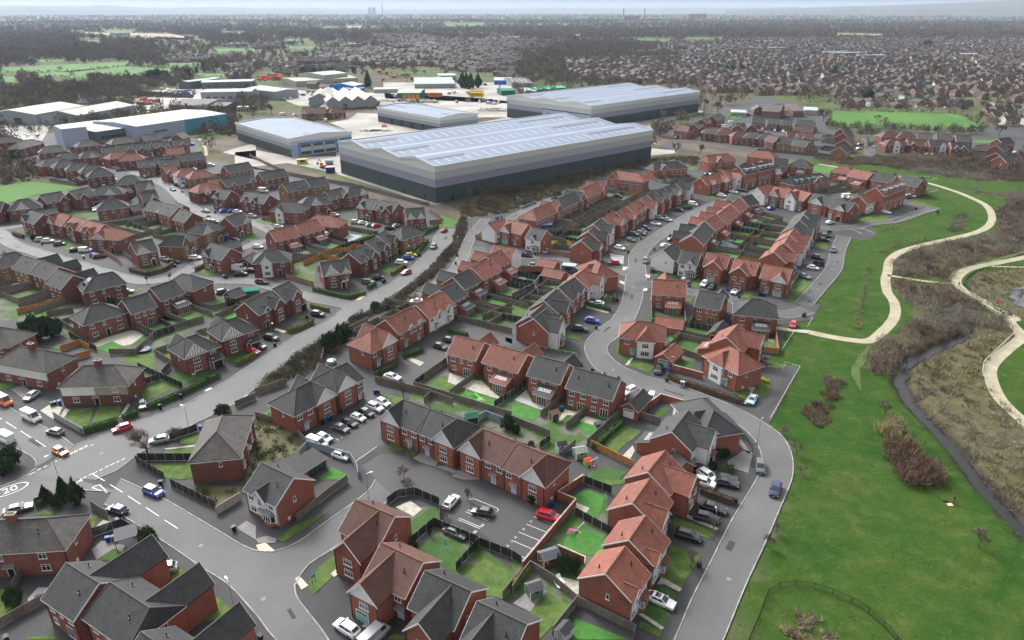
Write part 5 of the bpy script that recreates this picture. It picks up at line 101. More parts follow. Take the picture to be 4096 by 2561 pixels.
# ---------------- materials ----------------
MATS={}
def mat(name,col,rough=.8,noise=0.,scale=1.,col2=None,detail=3,spec=.3,bump=0.,metal=0,coord='Object',lo=.35,hi=.65,emit=0):
 if name in MATS: return MATS[name]
 m=bpy.data.materials.new(name); m.use_nodes=True; n=m.node_tree; b=n.nodes['Principled BSDF']
 b.inputs['Base Color'].default_value=(*col,1); b.inputs['Roughness'].default_value=rough
 b.inputs['Specular IOR Level'].default_value=spec; b.inputs['Metallic'].default_value=metal
 if noise or col2:
  tc=n.nodes.new('ShaderNodeTexCoord'); no=n.nodes.new('ShaderNodeTexNoise'); no.inputs['Scale'].default_value=scale; no.inputs['Detail'].default_value=detail; no.inputs['Roughness'].default_value=.65
  n.links.new(tc.outputs[coord],no.inputs['Vector'])
  r=n.nodes.new('ShaderNodeValToRGB'); c2=col2 or tuple(c*(1-noise) for c in col); c1=col if col2 else tuple(min(1,c*(1+noise)) for c in col)
  r.color_ramp.elements[0].position=lo; r.color_ramp.elements[1].position=hi
  r.color_ramp.elements[0].color=(*c2,1); r.color_ramp.elements[1].color=(*c1,1)
  n.links.new(no.outputs[0],r.inputs[0]); n.links.new(r.outputs[0],b.inputs['Base Color'])
  if bump:
   bp=n.nodes.new('ShaderNodeBump'); bp.inputs['Strength'].default_value=bump; bp.inputs['Distance'].default_value=.2
   n.links.new(no.outputs[0],bp.inputs['Height']); n.links.new(bp.outputs[0],b.inputs['Normal'])
 MATS[name]=m; return m
def per_object(m,amount=.25,hue=.015):
 """vary value a little from object to object"""
 n=m.node_tree; b=n.nodes['Principled BSDF']; s=b.inputs['Base Color']
 oi=n.nodes.new('ShaderNodeObjectInfo'); h=n.nodes.new('ShaderNodeHueSaturation')
 mr=n.nodes.new('ShaderNodeMapRange'); mr.inputs[3].default_value=1-amount; mr.inputs[4].default_value=1+amount
 n.links.new(oi.outputs['Random'],mr.inputs[0]); n.links.new(mr.outputs[0],h.inputs['Value'])
 if s.is_linked:
  src=s.links[0].from_socket; n.links.new(src,h.inputs['Color'])
 else: h.inputs['Color'].default_value=s.default_value
 n.links.new(h.outputs[0],s); return m
def tilemat(name,c1,c2,mortar,sx,sy,moss=None,rough=.7,spec=.3):
 """courses of tiles/bricks from UV metres, with weathering noise"""
 m=bpy.data.materials.new(name); m.use_nodes=True; n=m.node_tree; b=n.nodes['Principled BSDF']; b.inputs['Roughness'].default_value=rough; b.inputs['Specular IOR Level'].default_value=spec
 uv=n.nodes.new('ShaderNodeUVMap'); br=n.nodes.new('ShaderNodeTexBrick')
 br.inputs['Scale'].default_value=1; br.inputs['Brick Width'].default_value=sx; br.inputs['Row Height'].default_value=sy
 br.inputs['Mortar Size'].default_value=sy*.13; br.inputs['Mortar Smooth'].default_value=.3; br.inputs['Bias'].default_value=-.2
 br.inputs['Color1'].default_value=(*c1,1); br.inputs['Color2'].default_value=(*c2,1); br.inputs['Mortar'].default_value=(*mortar,1)
 n.links.new(uv.outputs[0],br.inputs['Vector'])
 no=n.nodes.new('ShaderNodeTexNoise'); no.inputs['Scale'].default_value=.55; no.inputs['Detail'].default_value=5; no.inputs['Roughness'].default_value=.7
 tc=n.nodes.new('ShaderNodeTexCoord'); n.links.new(tc.outputs['Object'],no.inputs['Vector'])
 mx=n.nodes.new('ShaderNodeMix'); mx.data_type='RGBA'; mx.blend_type='MULTIPLY'; mx.inputs[0].default_value=1
 r=n.nodes.new('ShaderNodeValToRGB'); r.color_ramp.elements[0].position=.3; r.color_ramp.elements[1].position=.7
 r.color_ramp.elements[0].color=(*(moss or (.62,.62,.62)),1); r.color_ramp.elements[1].color=(1.12,1.12,1.12,1)
 n.links.new(no.outputs[0],r.inputs[0]); n.links.new(br.outputs[0],mx.inputs[6]); n.links.new(r.outputs[0],mx.inputs[7])
 n.links.new(mx.outputs[2],b.inputs['Base Color'])
 bp=n.nodes.new('ShaderNodeBump'); bp.inputs['Strength'].default_value=.6; bp.inputs['Distance'].default_value=.03; bp.invert=True
 n.links.new(br.outputs['Fac'],bp.inputs['Height']); n.links.new(bp.outputs[0],b.inputs['Normal'])
 MATS[name]=m; return m
ROOFM={
 'R':per_object(tilemat('terracotta_tiles',(.3,.1,.066),(.22,.074,.052),(.11,.044,.034),.33,.33,(.58,.62,.62)),.16),
 'D':per_object(tilemat('brown_red_tiles',(.15,.068,.055),(.115,.055,.045),(.06,.032,.028),.33,.33,(.7,.75,.72)),.12),
 'G':per_object(tilemat('charcoal_tiles',(.068,.068,.072),(.05,.05,.053),(.02,.02,.022),.33,.33,(.62,.68,.62)),.16),
 'S':per_object(tilemat('old_slates',(.135,.127,.12),(.09,.085,.08),(.04,.038,.036),.3,.28,(.6,.58,.56)),.15)}
WALLM={
 'b':per_object(tilemat('orange_red_bricks',(.36,.125,.085),(.26,.086,.062),(.28,.16,.12),.225,.075,(.82,.82,.82),.9,.1),.15),
 'm':per_object(tilemat('multi_red_bricks',(.26,.092,.072),(.13,.052,.046),(.22,.14,.115),.45,.15,(.75,.75,.75),.9,.1),.18),
 'o':per_object(tilemat('buff_bricks',(.3,.17,.085),(.2,.11,.06),(.24,.17,.12),.45,.15,(.8,.8,.8),.9,.1),.12),
 'w':mat('white_render',(.72,.73,.73),.9,.05,.6)}
M=dict(
 white=mat('white_upvc',(.78,.79,.8),.4), glass=mat('window_glass',(.03,.035,.045),.08,spec=.8), black=mat('black_plastic',(.012,.012,.013),.5),
 lead=mat('lead_grey',(.16,.17,.19),.45,.15,2), paleblue=mat('pale_blue_board',(.58,.67,.69),.6), brown=mat('brown_door',(.05,.025,.02),.5), green=mat('duck_egg_door',(.25,.46,.42),.5),
 ldoor=mat('light_blue_door',(.42,.55,.66),.5), ridge=mat('ridge_tile_moss',(.2,.1,.06),.9,.5,1.5,col2=(.13,.065,.045)), ridgeG=mat('grey_ridge_tile',(.075,.075,.075),.9,.4,.7,col2=(.1,.09,.06)),
 solar=mat('solar_glass',(.012,.02,.05),.12,spec=.8), tarmac=mat('tarmac_drive',(.048,.049,.052),.85,.25,.12,detail=6,coord='Object'), 
 sandstone=mat('sandstone',(.35,.31,.25),.85,.15,1.5))
AS=dict(detail=8,coord='Object')
G_est=mat('estate_tarmac',(.06,.06,.062),.85,0,.06,col2=(.038,.038,.04),**AS)
def roadmat(name,c1,c2,rough=.7):
 m=mat(name,c1,rough,0,.03,col2=c2,detail=9,coord='Object',lo=.3,hi=.7)
 return m
G_road=roadmat('road_asphalt',(.11,.11,.112),(.052,.052,.054))
G_road2=roadmat('main_road_asphalt',(.125,.125,.127),(.066,.066,.068))
G_park=roadmat('parking_tarmac',(.062,.062,.064),(.04,.04,.042))
G_kerb=mat('concrete_kerb',(.36,.36,.35),.9,0,.5,col2=(.17,.17,.165),detail=6)
G_conc=mat('pale_concrete_yard',(.36,.35,.33),.9,0,.03,col2=(.22,.2,.18),detail=8)
G_soil=mat('bare_brown_soil',(.12,.095,.075),.95,0,.07,col2=(.055,.043,.035),detail=8,bump=.5)
G_rough=mat('rough_brown_ground',(.14,.12,.07),.95,0,.4,col2=(.07,.075,.035),detail=8)
G_yard=mat('mixed_garden_ground',(.12,.115,.1),.95,0,.16,col2=(.045,.09,.02),detail=7,lo=.47,hi=.58)
G_lawn={'A':mat('artificial_grass',(.045,.15,.025),.9,.18,.7),'N':mat('garden_lawn',(.1,.14,.035),.95,0,.45,col2=(.035,.08,.014),detail=7),'D':mat('dark_lawn',(.05,.11,.022),.95,0,.5,col2=(.032,.075,.018),detail=7)}
G_field=mat('pasture_grass',(.06,.16,.022),.95,0,.02,col2=(.04,.11,.018),detail=7)
G_tan=mat('stubble_field',(.3,.25,.17),.95,0,.01,col2=(.22,.19,.13),detail=5)
G_pave={'P':mat('sandstone_paving',(.36,.34,.29),.85,.22,1.3),'G':mat('grey_gravel',(.2,.19,.19),.95,.3,6),'C':mat('pale_grey_slabs',(.3,.31,.32),.8,.1,.8),'B':mat('buff_tactile_paving',(.55,.46,.33),.9,.1,2)}
G_path=mat('cream_gravel_path',(.36,.325,.24),.95,0,.35,col2=(.26,.235,.17),detail=7)
G_worn=mat('trodden_mud_grass',(.085,.1,.035),.95,0,.3,col2=(.045,.085,.02),detail=8)
G_water=mat('river_water',(.012,.012,.012),.22,spec=.4)
G_pond=mat('pond_water',(.05,.06,.075),.06,spec=.9)
# ---------------- mesh helpers ----------------
def link(o,parent=None):
 COL.objects.link(o)
 if parent: o.parent=parent
 return o
def setp(o,label=None,cat=None,group=None,kind=None):
 if label: o['label']=label
 if cat: o['category']=cat
 if group: o['group']=group
 if kind: o['kind']=kind
 return o
def mesh(name,V,Fa,mats,mi=None,uv=False,smooth=False):
 me=bpy.data.meshes.new(name); me.from_pydata([tuple(v) for v in V],[],Fa)
 for m in mats: me.materials.append(m)
 if mi is not None: me.polygons.foreach_set('material_index',mi)
 if smooth: me.polygons.foreach_set('use_smooth',[True]*len(Fa))
 if uv:
  ul=me.uv_layers.new(name='UVMap'); co=[0.0]*(2*len(me.loops))
  me.calc_loop_triangles() if False else None
  for p in me.polygons:
   n=p.normal; u=Vector((-n.y,n.x,0))
   if u.length<.01: u=Vector((1,0,0))
   u.normalize(); v=n.cross(u)
   for li in p.loop_indices:
    c=me.vertices[me.loops[li].vertex_index].co
    co[2*li]=c.dot(u)+50; co[2*li+1]=c.dot(v)+50
  ul.data.foreach_set('uv',co)
 me.update(); return me
class MB:
 """collects faces with a material index each"""
 def __init__(s,*mats): s.V=[];s.F=[];s.I=[];s.mats=list(mats)
 def poly(s,pts,i=0):
  n=len(s.V); s.V+= [tuple(p) for p in pts]; s.F.append(tuple(range(n,n+len(pts)))); s.I.append(i)
 def box(s,x0,x1,y0,y1,z0,z1,i=0,rot=None,org=(0,0,0)):
  P=[(x,y,z) for z in (z0,z1) for y in (y0,y1) for x in (x0,x1)]
  if rot is not None:
   c,sn=math.cos(rot),math.sin(rot); P=[(org[0]+x*c-y*sn,org[1]+x*sn+y*c,org[2]+z) for x,y,z in P]
  n=len(s.V); s.V+=P
  for f in ((0,2,3,1),(4,5,7,6),(0,1,5,4),(2,6,7,3),(0,4,6,2),(1,3,7,5)): s.F.append(tuple(n+k for k in f)); s.I.append(i)
 def bar(s,a,b,r,i=0,sides=4,r2=None):
  a=Vector(a);b=Vector(b);d=(b-a)
  if d.length<1e-6: return
  q=d.to_track_quat('Z','Y'); n=len(s.V); r2=r if r2 is None else r2
  for c,rr in((a,r),(b,r2)):
   for k in range(sides):
    t=2*math.pi*(k+.5)/sides; s.V.append(tuple(c+q@Vector((rr*math.cos(t),rr*math.sin(t),0))))
  for k in range(sides):
   j=(k+1)%sides; s.F.append((n+k,n+j,n+sides+j,n+sides+k)); s.I.append(i)
  s.F.append(tuple(n+k for k in reversed(range(sides)))); s.I.append(i); s.F.append(tuple(n+sides+k for k in range(sides))); s.I.append(i)
 def prism(s,pts,z0,z1,i=0):
  n=len(pts); s.poly([(x,y,z1) for x,y in pts],i); s.poly([(x,y,z0) for x,y in reversed(pts)],i)
  for k in range(n):
   a=pts[k];b=pts[(k+1)%n]; s.poly([(a[0],a[1],z0),(b[0],b[1],z0),(b[0],b[1],z1),(a[0],a[1],z1)],i)
 def shell(s,faces,t=.13,i=0,i2=None):
  """top faces (lists of pts) given a thickness downwards"""
  i2=i if i2 is None else i2
  edges={}
  for f in faces:
   s.poly(f,i); s.poly([(p[0],p[1],p[2]-t) for p in reversed(f)],i2)
   for k in range(len(f)):
    a=tuple(round(c,3) for c in f[k]); b=tuple(round(c,3) for c in f[(k+1)%len(f)])
    if (b,a) in edges: edges.pop((b,a))
    else: edges[(a,b)]=1
  for a,b in edges: s.poly([b,a,(a[0],a[1],a[2]-t),(b[0],b[1],b[2]-t)],i2)
 def build(s,name,parent=None,uv=False,smooth=False,loc=None):
  o=bpy.data.objects.new(name,mesh(name,s.V,s.F,s.mats,s.I,uv,smooth))
  if loc: o.location=loc
  return link(o,parent)
def empty(name,x,y,z=0,rz=0):
 o=bpy.data.objects.new(name,None); o.empty_display_size=.5; o.location=(x,y,z); o.rotation_euler=(0,0,rz); return link(o)
def inst(name,me,parent,loc,rz=0,scale=None):
 o=bpy.data.objects.new(name,me); o.location=loc; o.rotation_euler=(0,0,rz)
 if scale: o.scale=scale
 return link(o,parent)
def area2(p): return sum(p[i][0]*p[(i+1)%len(p)][1]-p[(i+1)%len(p)][0]*p[i][1] for i in range(len(p)))/2
def inpoly(x,y,P):
 c=False; j=len(P)-1
 for i in range(len(P)):
  xi,yi=P[i]; xj,yj=P[j]
  if (yi>y)!=(yj>y) and x<(xj-xi)*(y-yi)/(yj-yi)+xi: c=not c
  j=i
 return c
def sheet(name,P,z,m,kind='structure',h=None):
 P=[p for i,p in enumerate(P) if i==0 or math.dist(p,P[i-1])>.02]
 tris=tessellate_polygon([[Vector((x,y,0)) for x,y in P]])
 V=[(x,y,z) for x,y in P]; F=[]
 for t in tris:
  a,b,c=[P[k] for k in t]
  ar=(b[0]-a[0])*(c[1]-a[1])-(b[1]-a[1])*(c[0]-a[0])
  F.append(tuple(t) if ar>0 else (t[0],t[2],t[1]))
 o=bpy.data.objects.new(name,mesh(name,V,F,[m])); link(o); setp(o,kind=kind); return o
def strip(mb,L,Rr,z,i=0,hf=None):
 n=min(len(L),len(Rr))
 for k in range(n-1):
  q=[L[k],Rr[k],Rr[k+1],L[k+1]]
  mb.poly([(x,y,(hf(x,y) if hf else 0)+z) for x,y in q],i)
def resample(pl,step):
 out=[pl[0]]; acc=0
 for a,b in zip(pl,pl[1:]):
  d=math.dist(a,b); t=step-acc
  while t<=d and d>0:
   out.append((a[0]+(b[0]-a[0])*t/d,a[1]+(b[1]-a[1])*t/d)); t+=step
  acc=(acc+d)%step
 if math.dist(out[-1],pl[-1])>step*.3: out.append(pl[-1])
 return out
def offset(pl,w):
 out=[]
 for i,p in enumerate(pl):
  a=pl[max(i-1,0)];b=pl[min(i+1,len(pl)-1)]; dx,dy=b[0]-a[0],b[1]-a[1]; q=math.hypot(dx,dy) or 1
  out.append((p[0]-dy/q*w,p[1]+dx/q*w))
 return out
def bbox(P): xs=[p[0] for p in P]; ys=[p[1] for p in P]; return min(xs),max(xs),min(ys),max(ys)
def inany(x,y,PL):
 for P,b in PL:
  if b[0]<=x<=b[1] and b[2]<=y<=b[3] and inpoly(x,y,P): return True
 return False

# figures and lettering are turned into plain meshes first, while the scene is small
TM={}
for s in sorted({t[0] for t in TEXTS}|{'SWAIN'}):
 cu=bpy.data.curves.new('t','FONT'); cu.body=s; cu.size=1; cu.align_x='CENTER'; cu.align_y='CENTER'; ob=bpy.data.objects.new('t',cu); COL.objects.link(ob); TM[s]=bpy.data.meshes.new_from_object(ob.evaluated_get(bpy.context.evaluated_depsgraph_get())); bpy.data.objects.remove(ob)
def pose_mesh(pose):
 st=.22 if pose=='walk' else .02
 J={'pel':(0,0,.95),'ch':(.03,0,1.25),'nk':(.03,0,1.48),'hd':(.06,0,1.62),'hd2':(.06,0,1.7),
       'lh':(0,.1,.92),'lk':(st*.6+.03,.11,.5),'la':(st,.11,.08),'lt':(st+.16,.11,.04),'rh':(0,-.1,.92),'rk':(.04-st*.1,-.11,.5),'ra':(-st,-.11,.1),'rt':(-st+.15,-.11,.05),
       'ls':(.02,.19,1.42),'rs':(.02,-.19,1.42)}
 if pose in('hold','push'): f=.32 if pose=='hold' else .42; J.update(le=(.12,.24,1.16),lw=(f,.12,1.2 if pose=='hold' else 1.05),lf=(f+.09,.1,1.2 if pose=='hold' else 1.05),re=(.12,-.24,1.16),rw=(f,-.12,1.2 if pose=='hold' else 1.05),rf=(f+.09,-.1,1.2 if pose=='hold' else 1.05))
 else: J.update(le=(-.1,.26,1.15),lw=(.02,.28,.93),lf=(.06,.28,.85),re=(.12,-.26,1.16),rw=(.28,-.25,1.0),rf=(.36,-.24,.98))
 E=[('pel','ch'),('ch','nk'),('nk','hd'),('hd','hd2'),('pel','lh'),('lh','lk'),('lk','la'),('la','lt'),('pel','rh'),('rh','rk'),('rk','ra'),('ra','rt'),('nk','ls'),('ls','le'),('le','lw'),('lw','lf'),('nk','rs'),('rs','re'),('re','rw'),('rw','rf')]
 Rr=dict(pel=.15,ch=.16,nk=.065,hd=.095,hd2=.085,lh=.1,lk=.065,la=.05,lt=.04,rh=.1,rk=.065,ra=.05,rt=.04,ls=.075,le=.05,lw=.035,lf=.03,rs=.075,re=.05,rw=.035,rf=.03)
 ks=list(J); me=bpy.data.meshes.new('body'); me.from_pydata([J[k] for k in ks],[(ks.index(a),ks.index(b)) for a,b in E],[])
 o=bpy.data.objects.new('body',me); md=o.modifiers.new('skin','SKIN'); sb=o.modifiers.new('sub','SUBSURF'); sb.levels=1; sb.render_levels=1
 me.skin_vertices.new() if not me.skin_vertices else None
 for i,k in enumerate(ks): me.skin_vertices[0].data[i].radius=(Rr[k],Rr[k])
 me.skin_vertices[0].data[0].use_root=True
 COL.objects.link(o); m2=bpy.data.meshes.new_from_object(o.evaluated_get(bpy.context.evaluated_depsgraph_get())); bpy.data.objects.remove(o); return m2
PB={k:pose_mesh(k) for k in('hold','walk','push')}
# ---------------- terrain ----------------
riv=[resample(r[0],2.0) for r in RIVER]; RV=np.array([p for r in riv for p in r])
SW=np.array(resample([(p[0],p[1]) for p in SWALE],2.0)) if 'SWALE' in globals() else None
PK=[(PARK,bbox(PARK))]
def hterr_arr(X,Y):
 H=np.full(X.shape,-.09)
 x=X.ravel(); y=Y.ravel(); h=H.ravel()
 sel=np.where((x>40)&(x<420)&(y>20)&(y<520))[0]
 if len(sel):
  px=x[sel];py=y[sel]; dm=np.full(len(sel),1e9)
  for k in range(0,len(RV),200):
   dd=(px[:,None]-RV[None,k:k+200,0])**2+(py[:,None]-RV[None,k:k+200,1])**2
   dm=np.minimum(dm,dd.min(1))
  dm=np.sqrt(dm)
  ch=-1.6*np.clip(1-(dm-1.0)/1.8,0,1)
  und=.18*np.sin(px*.07+1)*np.cos(py*.055)+.08*np.sin(px*.31)*np.sin(py*.27)
  wgt=np.clip((dm-5)/10,0,1)
  h[sel]+=ch
 return h.reshape(X.shape)
def hterr(x,y): 
 return float(hterr_arr(np.array([[float(x)]]),np.array([[float(y)]]))[0,0])
def axis(lo,hi,fine,f0,f1,grow):
 a=list(np.arange(f0,f1+.01,fine)); s=fine
 while a[-1]<hi: s*=grow; a.append(a[-1]+s)
 s=fine
 while a[0]>lo: s*=grow; a.insert(0,a[0]-s)
 return np.array(a)
ax=axis(-26000,26000,1.6,60,330,1.25); ay=axis(-400,34000,1.6,40,440,1.25)
X,Y=np.meshgrid(ax,ay); Z=hterr_arr(X,Y)
nx,ny=len(ax),len(ay)
Vt=np.stack([X.ravel(),Y.ravel(),Z.ravel()],1)
ii=np.arange(nx*ny).reshape(ny,nx); Q=np.stack([ii[:-1,:-1].ravel(),ii[:-1,1:].ravel(),ii[1:,1:].ravel(),ii[1:,:-1].ravel()],1)
def np_mesh(name,V,Fc,mats,mi=None,k=4,smooth=False,color=None):
 me=bpy.data.meshes.new(name); me.vertices.add(len(V)); me.vertices.foreach_set('co',np.asarray(V,dtype=np.float32).ravel())
 me.loops.add(len(Fc)*k); me.loops.foreach_set('vertex_index',np.asarray(Fc,dtype=np.int32).ravel())
 me.polygons.add(len(Fc)); me.polygons.foreach_set('loop_start',np.arange(0,len(Fc)*k,k,dtype=np.int32)); 
 try: me.polygons.foreach_set('loop_total',np.full(len(Fc),k,dtype=np.int32))
 except Exception: pass
 for m in mats: me.materials.append(m)
 if mi is not None: me.polygons.foreach_set('material_index',np.asarray(mi,dtype=np.int32))
 if smooth: me.polygons.foreach_set('use_smooth',np.ones(len(Fc),dtype=bool))
 if color is not None:
  a=me.color_attributes.new('tone','FLOAT_COLOR','POINT'); a.data.foreach_set('color',np.asarray(color,dtype=np.float32).ravel())
 me.update(calc_edges=True); me.validate() if False else None
 return me
def polys_mask(x,y,PL):
 m=np.zeros(len(x),bool)
 for P in PL:
  b=bbox(P); s=np.where((x>=b[0])&(x<=b[1])&(y>=b[2])&(y<=b[3]))[0]
  if not len(s): continue
  px=x[s];py=y[s]; c=np.zeros(len(s),bool); j=len(P)-1
  for i in range(len(P)):
   xi,yi=P[i];xj,yj=P[j]
   if yi!=yj: c^=((yi>py)!=(yj>py))&(px<(xj-xi)*(py-yi)/(yj-yi)+xi)
   j=i
  m[s]|=c
 return m
xv,yv=Vt[:,0],Vt[:,1]
g=polys_mask(xv,yv,[PARK]); s_=polys_mask(xv,yv,SCRUB)
dr=np.full(len(xv),1e9); nr=np.where((xv>40)&(xv<420)&(yv>20)&(yv<520))[0]
for k in range(0,len(RV),100):
 dr[nr]=np.minimum(dr[nr],((xv[nr,None]-RV[None,k:k+100,0])**2+(yv[nr,None]-RV[None,k:k+100,1])**2).min(1))
dr=np.sqrt(dr)
tone=np.zeros((len(xv),4)); tone[:,3]=1
tone[g,0]=1; tone[s_,0]=0; tone[s_,1]=1
tone[(dr<2.5),2]=1
# terrain material: mixes grass, scrub, mud by zone, woodland floor and fields elsewhere
tm=bpy.data.materials.new('terrain'); tm.use_nodes=True; n=tm.node_tree; b=n.nodes['Principled BSDF']; b.inputs['Roughness'].default_value=.97; b.inputs['Specular IOR Level'].default_value=.1
tc=n.nodes.new('ShaderNodeTexCoord'); at=n.nodes.new('ShaderNodeVertexColor'); at.layer_name='tone'; sp=n.nodes.new('ShaderNodeSeparateColor'); n.links.new(at.outputs[0],sp.inputs[0])
def nz(scale,detail=6,rough=.65,dist=0):
 q=n.nodes.new('ShaderNodeTexNoise'); q.inputs['Scale'].default_value=scale; q.inputs['Detail'].default_value=detail; q.inputs['Roughness'].default_value=rough; q.inputs['Distortion'].default_value=dist; n.links.new(tc.outputs['Object'],q.inputs['Vector']); return q.outputs[0]
def ramp(src,stops):
 q=n.nodes.new('ShaderNodeValToRGB'); e=q.color_ramp.elements
 while len(e)<len(stops): e.new(.5)
 for k,(p,c) in enumerate(stops): e[k].position=p; e[k].color=(*c,1)
 n.links.new(src,q.inputs[0]); return q.outputs[0]
def mix(f,a,b_,bt='MIX'):
 q=n.nodes.new('ShaderNodeMix'); q.data_type='RGBA'; q.blend_type=bt
 if isinstance(f,(int,float)): q.inputs[0].default_value=f
 else: n.links.new(f,q.inputs[0])
 n.links.new(a,q.inputs[6]); n.links.new(b_,q.inputs[7]); return q.outputs[2]
far=ramp(nz(.0035,10,.7),[(.3,(.07,.055,.045)),(.45,(.11,.088,.066)),(.53,(.08,.12,.04)),(.6,(.09,.072,.058)),(.8,(.12,.11,.07))])
far2=ramp(nz(.03,8,.75),[(.3,(.45,.45,.45)),(.7,(1.3,1.3,1.3))]); far=mix(1.0,far,far2,'MULTIPLY')
grass=mix(ramp(nz(.9,6,.8),[(.35,(.4,.4,.4)),(.65,(.6,.6,.6))]),ramp(nz(.028,7,.6,1.5),[(.3,(.014,.048,.006)),(.44,(.026,.072,.009)),(.53,(.052,.09,.015)),(.6,(.03,.075,.01)),(.72,(.11,.11,.038))]),ramp(nz(.25,8,.75),[(.3,(.012,.036,.006)),(.5,(.028,.068,.01)),(.68,(.1,.105,.035))]))
scrub=ramp(nz(.35,9,.75,.5),[(.25,(.045,.036,.026)),(.42,(.1,.08,.052)),(.5,(.075,.085,.032)),(.58,(.12,.095,.065)),(.8,(.18,.15,.1))])
mud=ramp(nz(1.2,5),[(.35,(.02,.016,.013)),(.7,(.06,.05,.035))])
c=mix(sp.outputs[0],far,grass); c=mix(sp.outputs[1],c,scrub); c=mix(sp.outputs[2],c,mud)
n.links.new(c,b.inputs['Base Color'])
bp=n.nodes.new('ShaderNodeBump'); bp.inputs['Strength'].default_value=.7; bp.inputs['Distance'].default_value=.35; n.links.new(nz(1.1,7,.8),bp.inputs['Height']); n.links.new(bp.outputs[0],b.inputs['Normal'])
to=bpy.data.objects.new('ground',np_mesh('ground',Vt,Q,[tm],smooth=True,color=tone)); link(to); setp(to,kind='structure')
# hills on the horizon
def hill(name,pts,depth,col):
 mb=MB(col); n0=len(pts)
 for k in range(n0-1):
  (x0,y0,h0),(x1,y1,h1)=pts[k],pts[k+1]
  prof=[(0,-1),(.35,h0*.55),(1,h0),(1.8,h0*.5),(2.2,-1)]
  for j in range(4):
   def P(x,y,h,f): return (x+(x/math.hypot(x,y))*depth*f[0],y+(y/math.hypot(x,y))*depth*f[0],-1 if f[1]<0 else h*f[2])
   fs=[(0,-1,0),(.35,1,.55),(1,1,1),(1.8,1,.5),(2.2,-1,0)]
   mb.poly([P(x0,y0,h0,fs[j]),P(x1,y1,h1,fs[j]),P(x1,y1,h1,fs[j+1]),P(x0,y0,h0,fs[j+1])])
 o=mb.build(name,smooth=True); setp(o,kind='structure')
hm=mat('hill_woodland',(.06,.06,.055),.95,0,.002,col2=(.09,.1,.07),detail=8)
def polar(u,dist,h): # direction by photo column at the horizon
 a=(u-2048)/2800*math.cos(math.atan(1242.5/2800)); 
 return (math.sin(math.atan(a))*dist,math.cos(math.atan(a))*dist,h)
rr=random.Random(3)
hill('hills',[polar(u,14000,h+rr.uniform(-5,5)) for u,h in [(-500,150),(-200,148),(0,145),(100,142),(200,138),(260,146),(330,141),(400,148),(470,142),(520,128),(570,112),(640,108),(720,112),(800,120),(860,128),(920,126),(980,115),(1040,100),(1120,92),(1300,80)]],1500,hm)
hill('hills',[polar(u,17000,h+rr.uniform(-4,4)) for u,h in [(1000,110),(1120,130),(1200,125),(1350,105),(1500,90),(1700,92),(1900,96),(2050,108),(2200,120),(2300,110),(2450,104),(2600,112),(2750,120),(2900,118),(3000,122),(3200,126)]],1500,hm)
hill('hills',[polar(u,10500,h+rr.uniform(-3,3)) for u,h in [(2900,84),(3050,92),(3200,105),(3300,118),(3400,124),(3500,134),(3600,146),(3700,158),(3800,168),(3900,182),(4000,198),(4100,212),(4300,230),(4700,240)]],2200,hm)
# ---------------- estate ground, roads ----------------
for P in ESTATE: sheet('pavement',P,0.0,G_est)
for P in GARDENS: sheet('garden_ground',P,.014,G_yard)
for P in OVERGROWN: sheet('overgrown_garden',P,.03,G_rough)
for P in SOIL: sheet('bare_soil',P,.006,G_soil)
for P in CONCRETE: sheet('concrete_yard',P,.012,G_conc)
for P in PARKING: sheet('parking_court',P,.018,G_park)
for k,P in enumerate(FIELDS): sheet('field',P,.03 if math.hypot(*P[0])<600 else .3,G_field)
for P in TANF: sheet('field',P,.35,G_tan)
RP=[]
for nm,L,Rr in ROADS:
 RP.append((nm,list(L)+list(reversed(Rr))))
main={'r1','r2','r4','r6'}
for k,(nm,P) in enumerate(RP): sheet('road',P,.024+.004*(k%5)+(0 if nm in main else -.003),G_road2 if nm in('r1','r4') else G_road)
RB=[(nm,P,bbox(P)) for nm,P in RP]; PKB=[(P,bbox(P)) for P in PARKING]
kb=MB(G_kerb)
for nm,L,Rr in ROADS:
 if nm in('r19',): continue
 for pl,sg in((L,1),(Rr,-1)):
  q=resample(pl,1.2); o1=offset(q,.17*sg); o2=offset(q,-.03*sg)
  for a in range(len(q)-1):
   mx,my=(q[a][0]+q[a+1][0])/2,(q[a][1]+q[a+1][1])/2
   if any(n2!=nm and bb[0]<=mx<=bb[1] and bb[2]<=my<=bb[3] and inpoly(mx,my,P2) for n2,P2,bb in RB): continue
   A,B_,C,D_=o2[a],o2[a+1],o1[a+1],o1[a]
   if sg<0: A,B_,C,D_=D_,C,B_,A
   z=.12
   kb.poly([(*A,z),(*B_,z),(*C,z),(*D_,z)]); kb.poly([(*A,0),(*B_,0),(*B_,z),(*A,z)]); kb.poly([(*D_,z),(*C,z),(*C,0),(*D_,0)])
o=kb.build('kerb'); setp(o,kind='structure')
pk=MB(mat('manhole_cover',(.2,.2,.19),.8),mat('road_patch',(.045,.045,.048),.9),mat('gully_grate',(.02,.02,.02),.7)); rw=random.Random(12)
